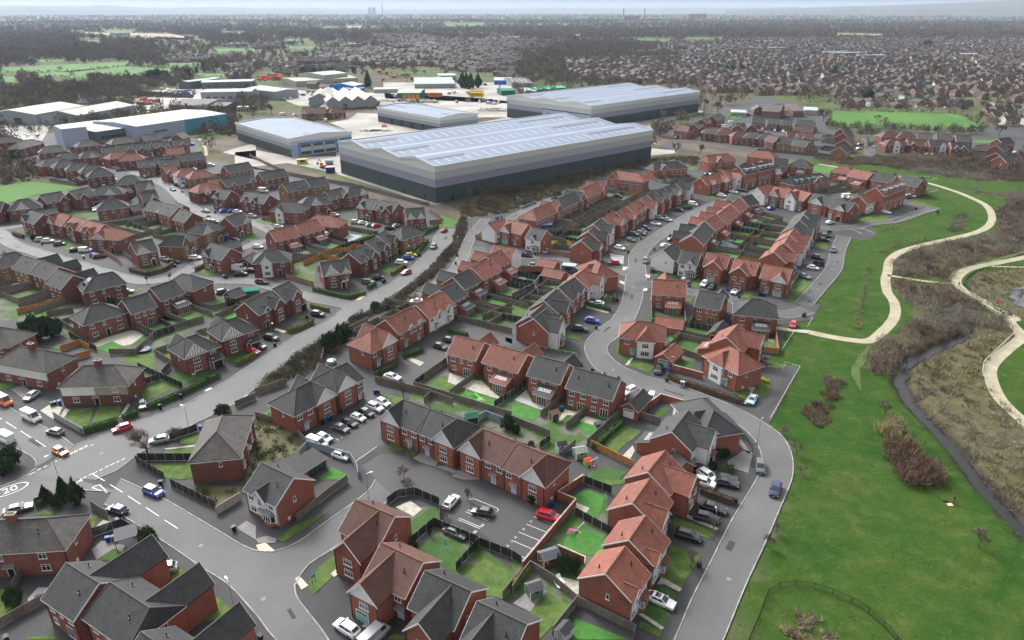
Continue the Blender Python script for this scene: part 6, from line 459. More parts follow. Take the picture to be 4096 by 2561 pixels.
for nm,L,Rr in ROADS:
 l_=resample(list(L),9); r_=resample(list(Rr),9)
 for k in range(1,min(len(l_),len(r_))-1):
  f=rw.uniform(.25,.75); x,y=l_[k][0]*(1-f)+r_[k][0]*f,l_[k][1]*(1-f)+r_[k][1]*f; a_=math.atan2(l_[k+1][1]-l_[k][1],l_[k+1][0]-l_[k][0]); c_,s_2=math.cos(a_),math.sin(a_); t_=rw.random()
  if t_<.28: w_,h_,i_=.35,.35,0
  elif t_<.42: w_,h_,i_=rw.uniform(.6,3),rw.uniform(.3,.6),1
  elif t_<.6: x,y=l_[k][0]*.96+r_[k][0]*.04,l_[k][1]*.96+r_[k][1]*.04; w_,h_,i_=.25,.2,2
  else: continue
  pk.poly([(x+u*c_-v*s_2,y+u*s_2+v*c_,.046) for u,v in((-w_,-h_),(w_,-h_),(w_,h_),(-w_,h_))],i_)
setp(pk.build('road_ironwork_and_patches'),kind='structure')
for t,P in LAWNS: sheet('lawn',P,.075,G_lawn[t])
for t,P in PAVING: sheet('paving',P,.09,G_pave[t])
for pl,w in PATHS:
 q=resample(pl,1.5); mb=MB(G_path); strip(mb,offset(q,w/2),offset(q,-w/2),.05,0,lambda x,y:max(hterr(x,y),-.12)); setp(mb.build('gravel_path'),kind='structure')
for pl,w in WORN:
 q=resample(pl,2.5); mb=MB(G_worn)
 rr=random.Random(5); ws=[w/2*(.7+.6*rr.random()) for _ in q]
 Lf=[];Rf=[]
 for i,p in enumerate(q):
  a=q[max(i-1,0)];b2=q[min(i+1,len(q)-1)];dx,dy=b2[0]-a[0],b2[1]-a[1];dd=math.hypot(dx,dy) or 1
  f=min(1,min(i,len(q)-1-i)/4+.15)
  Lf.append((p[0]-dy/dd*ws[i]*f,p[1]+dx/dd*ws[i]*f)); Rf.append((p[0]+dy/dd*ws[-i-1]*f,p[1]-dx/dd*ws[-i-1]*f))
 strip(mb,Lf,Rf,.03,0,hterr); setp(mb.build('trodden_path'),kind='structure')
for pl,w in RIVER:
 q=resample(pl,2); mb=MB(G_water); strip(mb,offset(q,w*.4),offset(q,-w*.4),-1.2,0); setp(mb.build('river_water'),kind='structure')
for P in POND: sheet('pond_water',P,.02,G_pond)

# ---------------- houses ----------------
_winc={}
def window_mesh(w,h,kind='casement'):
 k=(w,h,kind)
 if k in _winc: return _winc[k]
 f=MB(M['white']); g=MB(M['glass']); t=.07
 if kind=='patio' or kind=='casement' or kind=='small':
  n=2 if w<1.5 else (3 if w<2.2 else 4)
  if kind=='small': n=1
  f.box(-w/2-.05,w/2+.05,-.07,.0,-.06,0); f.box(-w/2,w/2,-.06,0,h-t,h); f.box(-w/2,-w/2+t,-.06,0,0,h); f.box(w/2-t,w/2,-.06,0,0,h)
  if kind!='patio': f.box(-w/2-.1,w/2+.1,-.12,0,-.14,-.062)
  for a in range(1,n): x=-w/2+w*a/n; f.box(x-t/2,x+t/2,-.055,0,0,h-t)
  if kind=='casement': f.box(-w/2+t,w/2-t,-.05,0,h*.66,h*.66+.05)
  g.poly([(-w/2+t,-.02,0.0),(w/2-t,-.02,0.0),(w/2-t,-.02,h-t),(-w/2+t,-.02,h-t)])
 _winc[k]=(mesh('window',f.V,f.F,f.mats,f.I),mesh('pane',g.V,g.F,g.mats,g.I)); return _winc[k]
_doors={}
def door_mesh(col,w=.95,h=2.05):
 k=(col,w)
 if k in _doors: return _doors[k]
 f=MB(M[col],M['white'],M['glass']); f.box(-w/2,w/2,-.05,0,0,h,0); f.box(-w/2-.08,-w/2,-.08,0,0,h+.08,1); f.box(w/2,w/2+.08,-.08,0,0,h+.08,1); f.box(-w/2,w/2,-.08,0,h,h+.08,1)
 if w<1.5: f.box(-.16,.16,-.06,0,1.3,1.75,2)
 else:
  for a in range(4): f.box(-w/2+.1+a*(w-.2)/4,-w/2+.02+(a+1)*(w-.2)/4,-.065,0,h-.42,h-.12,2)
 _doors[k]=mesh('door',f.V,f.F,f.mats,f.I); return _doors[k]
mb=MB(M['lead'],M['white']); mb.shell([[(-.8,-.75,2.28),(.8,-.75,2.28),(.8,0,2.55),(-.8,0,2.55)]],.06,0,1); mb.box(-.72,-.62,-.6,0,2.05,2.2,1); mb.box(.62,.72,-.6,0,2.05,2.2,1)
CANOPY=mesh('canopy',mb.V,mb.F,mb.mats,mb.I)
mb=MB(M['black']); mb.box(-.35,.35,-.5,.5,0,.06); SKYL=None
mb=MB(M['white'],M['glass']); mb.box(-.36,.36,-.5,.5,.0,.07,0); mb.poly([(-.27,-.41,.075),(.27,-.41,.075),(.27,.41,.075),(-.27,.41,.075)],1); SKYL=mesh('skylight',mb.V,mb.F,mb.mats,mb.I)
mb=MB(M['black']); mb.box(-.045,.045,-.09,0,0,5.1); PIPE=mesh('downpipe',mb.V,mb.F,mb.mats,mb.I)
mb=MB(M['black']); mb.bar((0,0,-.1),(0,0,.75),.09); mb.box(-.2,.2,-.2,.2,-.05,.06); VENT=mesh('roof_vent',mb.V,mb.F,mb.mats,mb.I)
mb=MB(M['solar'],M['lead']); mb.box(-.5,.5,-.82,.82,.03,.08,0); mb.box(-.52,.52,-.84,.84,.02,.035,1); SOLP=mesh('solar_panel',mb.V,mb.F,mb.mats,mb.I)
mb=MB(M['white']); mb.box(-.25,.25,-.16,0,.5,1.1); METER=mesh('meter_box',mb.V,mb.F,mb.mats,mb.I)
RN={'R':'red-roofed','D':'brown-roofed','G':'grey-roofed','S':'slate-roofed'}
WN={'b':'brick','m':'dark brick','o':'buff brick','w':'white'}
ORD=['first','second','third','fourth','fifth','sixth','seventh','eighth','ninth','tenth','eleventh','twelfth','thirteenth','fourteenth','fifteenth','sixteenth','seventeenth','eighteenth','nineteenth','twentieth','twenty-first','twenty-second','twenty-third','twenty-fourth','twenty-fifth','twenty-sixth']
HINFO=[]; FOOT=[]
def house(x,y,rz,L,D,K1,K2,tok,row,idx,short):
 tk=tok.split(); near=math.hypot(x,y)<250
 rk=next((t for t in tk if t in 'RDGS' and len(t)==1),'G'); wk=next((t for t in tk if len(t)==1 and t in 'bmow'),'b')
 S3='S3' in tk; ew=7.7 if S3 else 5.2; tan=.714; zr=ew+D/2*tan
 hip1,hip2=K1>0,K2>0; oh=.38
 a=-L/2-K1+(0 if hip1 else .22); b=L/2+K2-(0 if hip2 else .22)   # wall extents
 n=next((int(t[1]) for t in tk if len(t)==2 and t[0]=='n' and t[1].isdigit()),1)
 root=empty('house' if n==1 else 'terraced_house_block',x,y,0,rz)
 WM=WALLM[wk]; RM=ROOFM[rk]; hd=D/2
 fw='fw' in tk
 front=WALLM['w'] if fw else WM
 # walls
 w=MB(WM,front,M['sandstone'])
 w1='white1' in tk or 'white2' in tk
 w.poly([(a,-hd,0),(b,-hd,0),(b,-hd,ew),(a,-hd,ew)],1); w.poly([(b,hd,0),(a,hd,0),(a,hd,ew),(b,hd,ew)],0)
 zg=lambda yy: ew+(hd-abs(yy))*tan
 if hip1: w.poly([(a,hd,0),(a,-hd,0),(a,-hd,ew),(a,hd,ew)],0)
 else: w.poly([(a,hd,0),(a,-hd,0),(a,-hd,ew),(a,0,zr-.04),(a,hd,ew)],0)
 if hip2: w.poly([(b,-hd,0),(b,hd,0),(b,hd,ew),(b,-hd,ew)],0)
 else: w.poly([(b,-hd,0),(b,hd,0),(b,hd,ew),(b,0,zr-.04),(b,-hd,ew)],0)
 w.build('wall',root,uv=True)
 if w1:
  q=MB(WALLM['w'],M['sandstone']); mid=(a+b)/2
  q.box(a+.02,mid,-hd-.03,-hd+.01,2.6,ew-.02,0)
  q.box(mid,b-.02,-hd-.03,-hd+.01,2.6,ew-.02,1 if 'white2' in tk else 0); q.build('render_panel',root)
 if fw or wk=='w':
  q=MB(WALLM['b']); q.box(a-.03,b+.03,-hd-.03,hd+.03,0,.55); q.build('brick_plinth',root,uv=True)
 # roof
 r=MB(RM,M['black']); x0=(-L/2) if not hip1 else a-oh; x1=(L/2) if not hip2 else b+oh
 ze=ew-oh*tan; ye=hd+oh; T=.12
 rl,rr2=(-L/2,L/2)
 F=[[(x0,-ye,ze+T),(x1,-ye,ze+T),(rr2,0,zr+T),(rl,0,zr+T)],[(x1,ye,ze+T),(x0,ye,ze+T),(rl,0,zr+T),(rr2,0,zr+T)]]
 if hip1: F.append([(x0,ye,ze+T),(x0,-ye,ze+T),(rl,0,zr+T)])
 if hip2: F.append([(x1,-ye,ze+T),(x1,ye,ze+T),(rr2,0,zr+T)])
 r.shell(F,T,0,1)
 rd=MB(M['ridge'] if rk in'RD' else M['ridgeG']); rd.bar((rl,0,zr+T+.02),(rr2,0,zr+T+.02),.12)
 if hip1:
  for s in(-1,1): rd.bar((x0,s*ye,ze+T+.02),(rl,0,zr+T+.02),.1)
 if hip2:
  for s in(-1,1): rd.bar((x1,s*ye,ze+T+.02),(rr2,0,zr+T+.02),.1)
 # bargeboards and gutters
 bb=MB(M['white'],M['black'] if near else M['white'])
 def verge(xx,sgn,yc,y0,y1,za,zb,ax='x'):
  pass
 for xx,hp,sg in((-L/2,hip1,-1),(L/2,hip2,1)):
  if hp: continue
  for s in(-1,1):
   p=[(xx,0,zr+T-.02),(xx,s*ye,ze+T-.02),(xx,s*ye,ze-.16),(xx,0,zr-.16)]
   q=[(c[0]+sg*.05,c[1],c[2]) for c in p]
   if s*sg>0: p,q=q,p
   bb.poly(q if True else p); bb.poly(list(reversed(p)))
   bb.poly([p[0],q[0],q[1],p[1]]); bb.poly([p[2],q[2],q[3],p[3]]); bb.poly([p[1],q[1],q[2],p[2]])
 for s in(-1,1):
  bb.box(x0,x1,s*ye-.04,s*ye+.04,ze-.1,ze+.03,0)
 if hip1: bb.box(x0-.04,x0+.04,-ye,ye,ze-.1,ze+.03,0)
 if hip2: bb.box(x1-.04,x1+.04,-ye,ye,ze-.1,ze+.03,0)
 wings=[]
 for t in tk:
  if len(t)>2 and t[0] in 'gb' and t[1].isdigit():
   k=1
   while t[k].isdigit(): k+=1
   tt=int(t[1:k])/100; st=t[k]; rest=t[k+1:]; wd_,pr=(rest.split('/')+['0'])[:2] if '/' in rest else (rest,'.3')
   wings.append((-1 if t[0]=='g' else 1,-L/2+tt*L,st,float(wd_),float(pr)))
 spans=[]
 for s,cx,st,ww,pr in wings:
  cx=min(max(cx,a+ww/2),b-ww/2) if b-a>ww else (a+b)/2
  big=ww>3.2
  tw=min(1.02 if ww<6 else .8,(zr-.12-ew)/(ww/2)); 
  if not big: tw=1.05
  if K1+K2>0 and (tt_:=abs(zr-ew)) and big and st in'TPB' and (K1 in(2.6,2.7) or K2 in(2.6,2.7)): tw=(zr-.02-ew)/(ww/2)
  zw=ew+ww/2*tw; spans.append((s,cx-ww/2-.1,cx+ww/2+.1,big))
  yin=s*hd*max(0,(1-(zw-ew)/(zr-ew)))-s*.15; yf=s*(hd+pr)
  W_=MB(WALLM['w'] if st in'WH' else (front if s<0 else WM)); l,rr_=cx-ww/2,cx+ww/2
  def seq(pts): return pts if s<0 else list(reversed(pts))
  z0=0 if big else ew-1.3
  if not big: W_.box(l,rr_,min(yf,s*hd),max(yf,s*hd),ew-.2,ew+.001)
  if st=='H': W_.poly(seq([(l,yf,z0),(rr_,yf,z0),(rr_,yf,ew),(l,yf,ew)]))
  else: W_.poly(seq([(l,yf,z0),(rr_,yf,z0),(rr_,yf,ew),(cx,yf,zw-.03),(l,yf,ew)]))
  if pr>.05 and big:
   W_.poly(seq([(l,s*hd,0),(l,yf,0),(l,yf,ew),(l,s*hd,ew)])); W_.poly(seq([(rr_,yf,0),(rr_,s*hd,0),(rr_,s*hd,ew),(rr_,yf,ew)]))
  W_.build('gable_wall',root,uv=True)
  go=.28; yo=yf+s*go; zo=.3*tw
  if st=='H':
   yr=yf-s*ww/2*.8
   Fc=[[(l-.3,yo,ew-zo),(rr_+.3,yo,ew-zo),(cx,yr,zw)],[(l-.3,yin,ew-zo),(l-.3,yo,ew-zo),(cx,yr,zw),(cx,yin,zw)],[(rr_+.3,yo,ew-zo),(rr_+.3,yin,ew-zo),(cx,yin,zw),(cx,yr,zw)]]
  else: Fc=[[(l-.3,yin,ew-zo),(l-.3,yo,ew-zo),(cx,yo,zw),(cx,yin,zw)],[(rr_+.3,yo,ew-zo),(rr_+.3,yin,ew-zo),(cx,yin,zw),(cx,yo,zw)]]
  if s>0: Fc=[list(reversed(f)) for f in Fc]
  Fc=[[(p[0],p[1],p[2]+T) for p in f] for f in Fc]
  R2=MB(RM,M['black']); R2.shell(Fc,T,0,1); R2.build('gable_roof',root,uv=True)
  rd.bar((cx,yin,zw+T+.02),(cx,yo if st!='H' else yr,zw+T+.02),.11)
  if st=='H':
   bb.box(l-.3,rr_+.3,min(yo,yo+s*.06),max(yo,yo+s*.06),ew-zo-.1,ew-zo+.06)
  else:
   for sd,xe in((-1,l-.3),(1,rr_+.3)):
    P=[(cx,yo,zw+T-.02),(xe,yo,ew-zo+T-.02),(xe,yo,ew-zo-.17),(cx,yo,zw-.19)]; Qq=[(c[0],c[1]+s*.06,c[2]) for c in P]
    if sd*s>0: P,Qq=[P[i] for i in(0,3,2,1)],[Qq[i] for i in(0,3,2,1)]
    bb.poly(Qq); bb.poly(list(reversed(P)))
    for i in range(4): bb.poly([P[i],Qq[i],Qq[(i+1)%4],P[(i+1)%4]])
  if st in 'TP' and ww>=2:
   c1=M['white'] if st=='T' else M['white']; c2=M['black'] if st=='T' else M['paleblue']
   cl=MB(c1,c2); yy=yf+s*.03; zb=ew-.35 if big else ew-.05
   cl.poly(seq([(l+.1,yy,zb),(rr_-.1,yy,zb),(rr_-.1,yy,ew+.02),(cx,yy,zw-.12),(l+.1,yy,ew+.02)]))
   bw=.12 if st=='T' else .08; nb=max(3,int(ww/.62))
   for k in range(1,nb):
    xx=l+ww*k/nb; ht=ew+ (ww/2-abs(xx-cx))*tw-.3
    if ht>zb+.2: cl.box(xx-bw/2,xx+bw/2,min(yy,yy+s*.04),max(yy,yy+s*.04),zb,ht,1)
   cl.box(l,rr_,min(yf,yf+s*.1),max(yf,yf+s*.1),zb-.12,zb+.03,1 if st=='P' else 0); cl.build('gable_cladding',root)
  # windows of the wing
  rzw=0 if s<0 else math.pi
  def putw(xx,yy,z,w_,h_,kind='casement',rot=rzw):
   fm,gm=window_mesh(w_,h_,kind); o=inst('window',fm,root,(xx,yy,z),rot)
   inst('pane',gm,o,(0,0,0))
  yw=yf+s*.005
  top=2.95 if st in'TP' else 3.1
  if big:
   if ww>5.6 and st in 'BW': putw(cx-1.25,yw,3.0,1.15,1.15); putw(cx+1.25,yw,3.0,1.15,1.15)
   else: putw(cx,yw,top,1.7 if ww>4 else 1.2,1.2)
   if S3: putw(cx,yw,5.6,1.2,1.1)
   if 'gar' in tk and s<0 and pr>=.8 and (cx<(a+b)/2+.1 or len(wings)==1): inst('garage_door',door_mesh('green' if rk in'RD' else 'brown',2.3,2.1),root,(cx-.5 if ww>4.5 else cx,yw,.02),rzw); 
   elif s>0 and pr<1: putw(cx,yw,.1,1.8,2.1,'patio')
   elif not (st=='H'): putw(cx,yw,.85,1.8 if ww>3.4 else 1.2,1.25)
   else: putw(cx,yw,.85,2.2,1.3)
  else: putw(cx,yw,ew-1.75,.95,1.5)
  if near and big:
   for xx in (l+.12,rr_-.12): inst('downpipe',PIPE,root,(xx,yw,0),rzw)
 r.build('roof',root,uv=True); rd.build('ridge_tiles',root); bb.build('bargeboard',root)
 def putw(xx,yy,z,w_,h_,kind,rot):
  fm,gm=window_mesh(w_,h_,kind); o=inst('window',fm,root,(xx,yy,z),rot); inst('pane',gm,o,(0,0,0))
 def free(s,xx,hw=.7,lower=False):
  for s2,l,r_,big in spans:
   if s2==s and l-hw<xx<r_+hw and (big or not lower): return False
  return a+hw+.15<xx<b-hw-.15
 Wd=b-a; nu=max(n,1); uw=Wd/nu; R_=random.Random(int(x*31+y*17))
 for s in(-1,1):
  rot=0 if s<0 else math.pi; yy=s*(hd+.005)
  for u in range(nu):
   c0=a+uw*u
   ups=[.25,.75] if uw<7 else ([.17,.45,.8] if s<0 else [.2,.5,.8])
   for k,f in enumerate(ups):
    xx=c0+uw*f
    w_=(1.25 if f!=.45 and f!=.5 else .75)
    if free(s,xx,w_/2):
     putw(xx,yy,3.35,w_,1.15,'casement',rot)
     if S3 and s>0: putw(xx,yy,5.9,w_,1.1,'casement',rot)
   if s<0:
    dx=next((c0+uw*f for f in (.5,.3,.7,.85,.15) if free(s,c0+uw*f,.6,True)),None)
    if dx is not None and 'gar3' not in tk:
     dc='ldoor' if (wk=='b' and (rk in 'GD' or R_.random()<.4)) else ('black' if wk=='m' else 'green')
     inst('door',door_mesh(dc),root,(dx,yy,.05),rot)
     if 'p' not in tk: inst('canopy',CANOPY,root,(dx,yy,0),rot)
     else:
      pp=MB(RM,M['white'],M['black']); pp.shell([[(dx-1,-hd-1.1,2.3),(dx,-hd-1.1,3.2),(dx,-hd,3.2),(dx-1,-hd,2.3)][::-1],[(dx,-hd-1.1,3.2),(dx+1,-hd-1.1,2.3),(dx+1,-hd,2.3),(dx,-hd,3.2)][::-1]],.1,0,1)
      for sx in(-.85,.85): pp.box(dx+sx-.06,dx+sx+.06,-hd-1,-hd-.9,0,2.35,1)
      pp.poly([(dx-.9,-hd-1.02,2.3),(dx+.9,-hd-1.02,2.3),(dx,-hd-1.02,3.05)],1); pp.build('porch',root,uv=True)
    for f in (.2,.8) if uw>6 else (.75,):
     xx=c0+uw*f
     if free(s,xx,.9,True) and (dx is None or abs(xx-dx)>1.6): putw(xx,yy,.9,1.4 if uw>6 else 1.1,1.25,'casement',rot)
   else:
    if free(s,c0+uw*.32,1.,True): putw(c0+uw*.32,yy,.05,1.9,2.1,'patio',rot)
    if free(s,c0+uw*.78,.6,True): putw(c0+uw*.78,yy,1.0,1.1,1.1,'casement',rot)
 for xx,sg,hp in((a,-1,hip1),(b,1,hip2)):
  if R_.random()<.8: putw(xx+sg*.005,-hd*.15+R_.uniform(-.8,.8),3.4,.55,1.0,'small',-sg*-math.pi/2 if sg>0 else -math.pi/2)
  if near:
   inst('downpipe',PIPE,root,(xx-sg*.15,-hd-.005,0),0); inst('downpipe',PIPE,root,(xx-sg*.15,hd+.005,0),math.pi)
 if near: inst('meter_box',METER,root,(b+.005,-hd*.5,0),math.pi/2); 
 for k in range(nu+ (1 if near else 0)):
  xx=a+Wd*(k+.5)/(nu+(1 if near else 0)); s=-1 if k%2 else 1
  if abs(xx)<L/2-.3: inst('roof_vent',VENT,root,(xx,s*hd*.45,ew+hd*.55*tan+T))
 if 'gar2' in tk:
  gx=b-1.7; q=MB(WM,RM,M['white'],M['black']); q.box(gx-1.6,gx+1.6,-hd-1.5,-hd,0,2.4,0)
  q.shell([[(gx-1.8,-hd-1.9,2.35),(gx+1.8,-hd-1.9,2.35),(gx+1.8,-hd,3.4),(gx-1.8,-hd,3.4)]],.12,1,2); q.build('garage_bay',root,uv=True)
  inst('garage_door',door_mesh('black' if wk=='m' else 'brown',2.4,2.1),root,(gx,-hd-1.505,.02),0)
 if 'x' in tk:
  ex=a+Wd*.36; hw=min(2.3,Wd*.36); q=MB(WM,RM,M['white']); q.box(ex-hw,ex+hw,hd,hd+3.2,0,2.45,0)
  q.poly([(ex-hw,hd,2.45),(ex-hw,hd+3.2,2.45),(ex-hw,hd,3.5)]); q.poly([(ex+hw,hd+3.2,2.45),(ex+hw,hd,2.45),(ex+hw,hd,3.5)])
  q.shell([[(ex+hw+.15,hd+3.5,2.45),(ex-hw-.15,hd+3.5,2.45),(ex-hw-.15,hd,3.75),(ex+hw+.15,hd,3.75)]],.12,1,2); q.build('rear_extension',root,uv=True)
  putw(ex,hd+3.205,.05,2.6,2.1,'patio',math.pi)
  sl_=math.atan2(1.3,3.5)
  for k in range(4):
   o=inst('skylight',SKYL,root,(ex+(k-1.5)*.8,hd+1.6,3.75-1.6*1.3/3.5)); o.rotation_euler=(-sl_,0,0); o.scale=(.85,.9,1)
 if 'bayR' in tk or 'bayG' in tk:
  bx=wings[0][1] if wings and wings[0][4]>.8 else (a+Wd*.72); yb=-(hd+(wings[0][4] if wings and wings[0][4]>.8 else 0))
  bx=min(max(bx,a+1.5),b-1.5)
  q=MB(M['white'],ROOFM['R'] if 'bayR' in tk else M['lead'],M['glass'],WALLM['b'])
  pts=[(bx-1.35,yb),(bx-.9,yb-.75),(bx+.9,yb-.75),(bx+1.35,yb)]
  for k in range(3):
   p,q2=pts[k],pts[k+1]; q.poly([(*p,.05),(*q2,.05),(*q2,.8),(*p,.8)],3); q.poly([(*p,.8),(*q2,.8),(*q2,2.4),(*p,2.4)],0)
   m_=3 if k==1 else 1; nx_,ny_=(q2[1]-p[1]),-(q2[0]-p[0]); ll=math.hypot(nx_,ny_); nx_,ny_=nx_/ll*.02,ny_/ll*.02
   for j in range(m_):
    f0,f1=(j+.14)/m_,(j+.86)/m_; A_=(p[0]+(q2[0]-p[0])*f0+nx_,p[1]+(q2[1]-p[1])*f0+ny_); B_=(p[0]+(q2[0]-p[0])*f1+nx_,p[1]+(q2[1]-p[1])*f1+ny_)
    q.poly([(*A_,.95),(*B_,.95),(*B_,2.2),(*A_,2.2)],2)
  e=.25; po=[(bx-1.35-e,yb),(bx-.9-e*.6,yb-.75-e),(bx+.9+e*.6,yb-.75-e),(bx+1.35+e,yb)]; tp=[(bx-.7,yb,3.0),(bx+.7,yb,3.0)]
  q.poly([(*po[1],2.4),(*po[2],2.4),tp[1],tp[0]],1); q.poly([(*po[0],2.4),(*po[1],2.4),tp[0]],1); q.poly([(*po[2],2.4),(*po[3],2.4),tp[1]],1); q.poly([(*c,2.39) for c in reversed(po)],0)
  q.build('bay_window',root,uv=True)
 if 'dor' in tk:
  nd=2*nu
  for k in range(nd):
   xx=a+Wd*(k+.5)/nd + (.35 if k%2==0 else -.35)
   if abs(xx)>L/2: continue
   zb=ew+.75; y0=-hd+.75/tan*.9; q=MB(M['lead'],M['white'])
   q.box(xx-.75,xx+.75,y0,y0+1.6,zb-.1,zb+1.25,0); q.box(xx-.9,xx+.9,y0-.2,y0+1.8,zb+1.25,zb+1.34,0); q.box(xx-.92,xx+.92,y0-.24,y0-.2,zb+1.22,zb+1.35,1); q.build('dormer',root)
   putw(xx,y0-.005,zb+.15,1.0,1.0,'casement',0)
 if 'sol' in tk:
  if hip1 and K1>3:
   for k in range(3):
    for j in range(2):
     t_=.35+.33*j; zz=ze+(zr-ze)*t_; xx=x0+(rl-x0)*t_; o=inst('solar_panel',SOLP,root,(xx,(k-1)*1.05*(1-t_*.2),zz+T+.02),math.pi/2); o.rotation_euler=Matrix.Rotation(-math.atan(tan),3,'Y').to_euler()
     o.rotation_euler=(0,-math.atan2(zr-ze,rl-x0),0); o.scale=(1.3,.6,1)
  else:
   for k in range(4):
    for j in range(2):
     s=1 if wk=='o' else -1; y_=hd*(.72-.4*j); o=inst('solar_panel',SOLP,root,(-Wd*.2+k*1.05,s*y_,zg(y_)+T)); o.rotation_euler=(-s*math.atan(tan),0,0)
 if 'c' in tk:
  q=MB(ROOFM['S'],WALLM['m'],M['sandstone']); q.box(-.7,.7,-.42,.42,zr-.8,zr+1.25,1); q.box(-.8,.8,-.5,.5,zr+1.25,zr+1.4,2); ch=q.build('chimney',root,uv=True)
  pm=MB(M['sandstone']); pm.bar((0,0,0),(0,0,.4),.13,sides=8,r2=.1); me_=mesh('chimney_pot',pm.V,pm.F,pm.mats,pm.I)
  for k in range(4): inst('chimney_pot',me_,ch,(-.5+k*.33,0,zr+1.4))
 feat=''
 for s_2,cx_,st,ww,pr in wings:
  if s_2<0 and ww>3: feat={'T':' with timbered gable','P':' with pale striped gable','W':' with white gable','B':' with front gable','H':' with hipped bay'}[st]; break
 if not feat and 'x' in tk: feat=' with skylit rear extension'
 if not feat and 'sol' in tk: feat=' with solar panels'
 wn='white-fronted' if fw else WN[wk]
 lab='%s %s %s%s, %s %s'%(RN[rk],wn,'house' if n==1 else 'terrace',feat,ORD[idx],row)
 if len(lab.replace('-',' ').split())>16: lab='%s %s %s, %s %s'%(RN[rk],wn,'house' if n==1 else 'terrace',ORD[idx],row)
 if len(lab.replace('-',' ').split())>16: lab='%s %s %s, %s in the %s'%(RN[rk],wn,'house' if n==1 else 'terrace',ORD[idx],short)
 if len(lab.replace('-',' ').split())>16: lab='%s %s, %s %s'%(RN[rk],'house' if n==1 else 'terrace',ORD[idx],row)
 setp(root,lab,'house' if n==1 else 'terrace','houses of the estate')
 c,s=math.cos(rz),math.sin(rz)
 HINFO.append((x,y,rz,a,b,hd,tk,short,idx,n,near)); 
 FOOT.append((x,y,c,s,a,b,hd,max([w_[4] for w_ in wings if w_[0]<0]+[0]),max([w_[4] for w_ in wings if w_[0]>0]+[3.2 if 'x' in tk else 0])))
for row,short,hl in HOUSES:
 for i,(x,y,rz,L,D,K1,K2,tok) in enumerate(hl): house(x,y,rz,L,D,K1,K2,tok,row,i,short)
def infoot(x,y,pad=0,skip=None):
 for k,(hx,hy,c,s,a,b,hd,pf,pb) in enumerate(FOOT):
  if k==skip: continue
  dx,dy=x-hx,y-hy
  if abs(dx)+abs(dy)>40: continue
  u=dx*c+dy*s; v=-dx*s+dy*c
  if a-pad<u<b+pad and -hd-pf-pad<v<hd+pb+pad: return True
 return False
def garage(x,y,rz,L,w,rk,wk,dc,i):
 root=empty('garage',x,y,0,rz); h=w/2; ew=2.3; tan=(3.9-2.3)/h; a,b=-L/2,L/2
 W_=MB(WALLM[wk]); W_.poly([(a,-h,0),(b,-h,0),(b,-h,ew),(a,-h,ew)]); W_.poly([(b,h,0),(a,h,0),(a,h,ew),(b,h,ew)]); W_.poly([(a,h,0),(a,-h,0),(a,-h,ew),(a,0,3.85),(a,h,ew)]); W_.poly([(b,-h,0),(b,h,0),(b,h,ew),(b,0,3.85),(b,-h,ew)]); W_.build('wall',root,uv=True)
 R=MB(ROOFM[rk],M['white']); R.shell([[(a-.25,-h-.3,ew-.3*tan+.12),(b+.25,-h-.3,ew-.3*tan+.12),(b+.25,0,4.02),(a-.25,0,4.02)],[(b+.25,h+.3,ew-.3*tan+.12),(a-.25,h+.3,ew-.3*tan+.12),(a-.25,0,4.02),(b+.25,0,4.02)]],.14,0,1); R.build('roof',root,uv=True)
 q=MB(M['ridge'] if rk=='R' else M['ridgeG']); q.bar((a-.25,0,4.05),(b+.25,0,4.05),.1); q.build('ridge_tiles',root)
 inst('garage_door',door_mesh(dc,2.4,2.1),root,(a-.005,0,.02),-math.pi/2)
 near=min(HINFO,key=lambda q:(q[0]-x)**2+(q[1]-y)**2)
 setp(root,('larger ' if L>6.3 else '')+'%s garage with %s roof beside the %s house, %s'%(WN[wk],'red' if rk=='R' else 'grey',ORD[near[8]],near[7])+('' if GL.setdefault((rk,near[8],near[7],L>6.3),i)==i else ', nearer'),'garage','detached garages'); FOOT.append((x,y,math.cos(rz),math.sin(rz),a,b,h,0,0))
GL={}
for i,(x,y,rz,L,w,rk,wk,dc) in enumerate(GARAGES): garage(x,y,rz,L,w,rk,wk,dc,i)

# ---------------- warehouses and sheds ----------------
C_=lambda n,c,**k: mat(n,c,**({'rough':.75,'spec':.15}|k))
metalroof=C_('blue_grey_metal_roof',(.2,.24,.31),noise=.06,scale=.03); whitepar=C_('white_cladding',(.6,.62,.62)); palecl=C_('pale_grey_cladding',(.4,.44,.45)); lilac=C_('lilac_grey_cladding',(.25,.26,.33)); darkcl=C_('dark_slate_cladding',(.06,.08,.084))
rooflight=C_('rooflight_plastic',(.34,.37,.42)); plantg=C_('roof_plant_panel',(.15,.15,.18)); blueframe=C_('blue_frame',(.03,.16,.5))
SHC={'white':C_('white_sheet_roof',(.34,.37,.37),noise=.08,scale=.1),'cream':C_('cream_sheet_roof',(.36,.36,.32),noise=.08,scale=.1),'dark':C_('old_dark_sheet_roof',(.11,.1,.1),noise=.2,scale=.2),'palegreen':C_('pale_green_sheet',(.3,.35,.28)),'green':C_('green_sheet',(.02,.16,.1)),'brightgreen':C_('bright_green_sheet',(.03,.36,.16)),
 'grey':C_('light_grey_wall',(.28,.3,.32)),'slate':C_('slate_wall',(.12,.14,.15)),'blue':C_('pale_blue_wall',(.3,.36,.46)),'paleblue':C_('ice_blue_wall',(.36,.42,.52)),'teal':C_('teal_wall',(.07,.26,.34)),'vividblue':C_('vivid_blue_wall',(.02,.16,.5)),'orange':C_('orange_door',(.72,.32,.04)),'metal':metalroof,'brick':WALLM['m']}
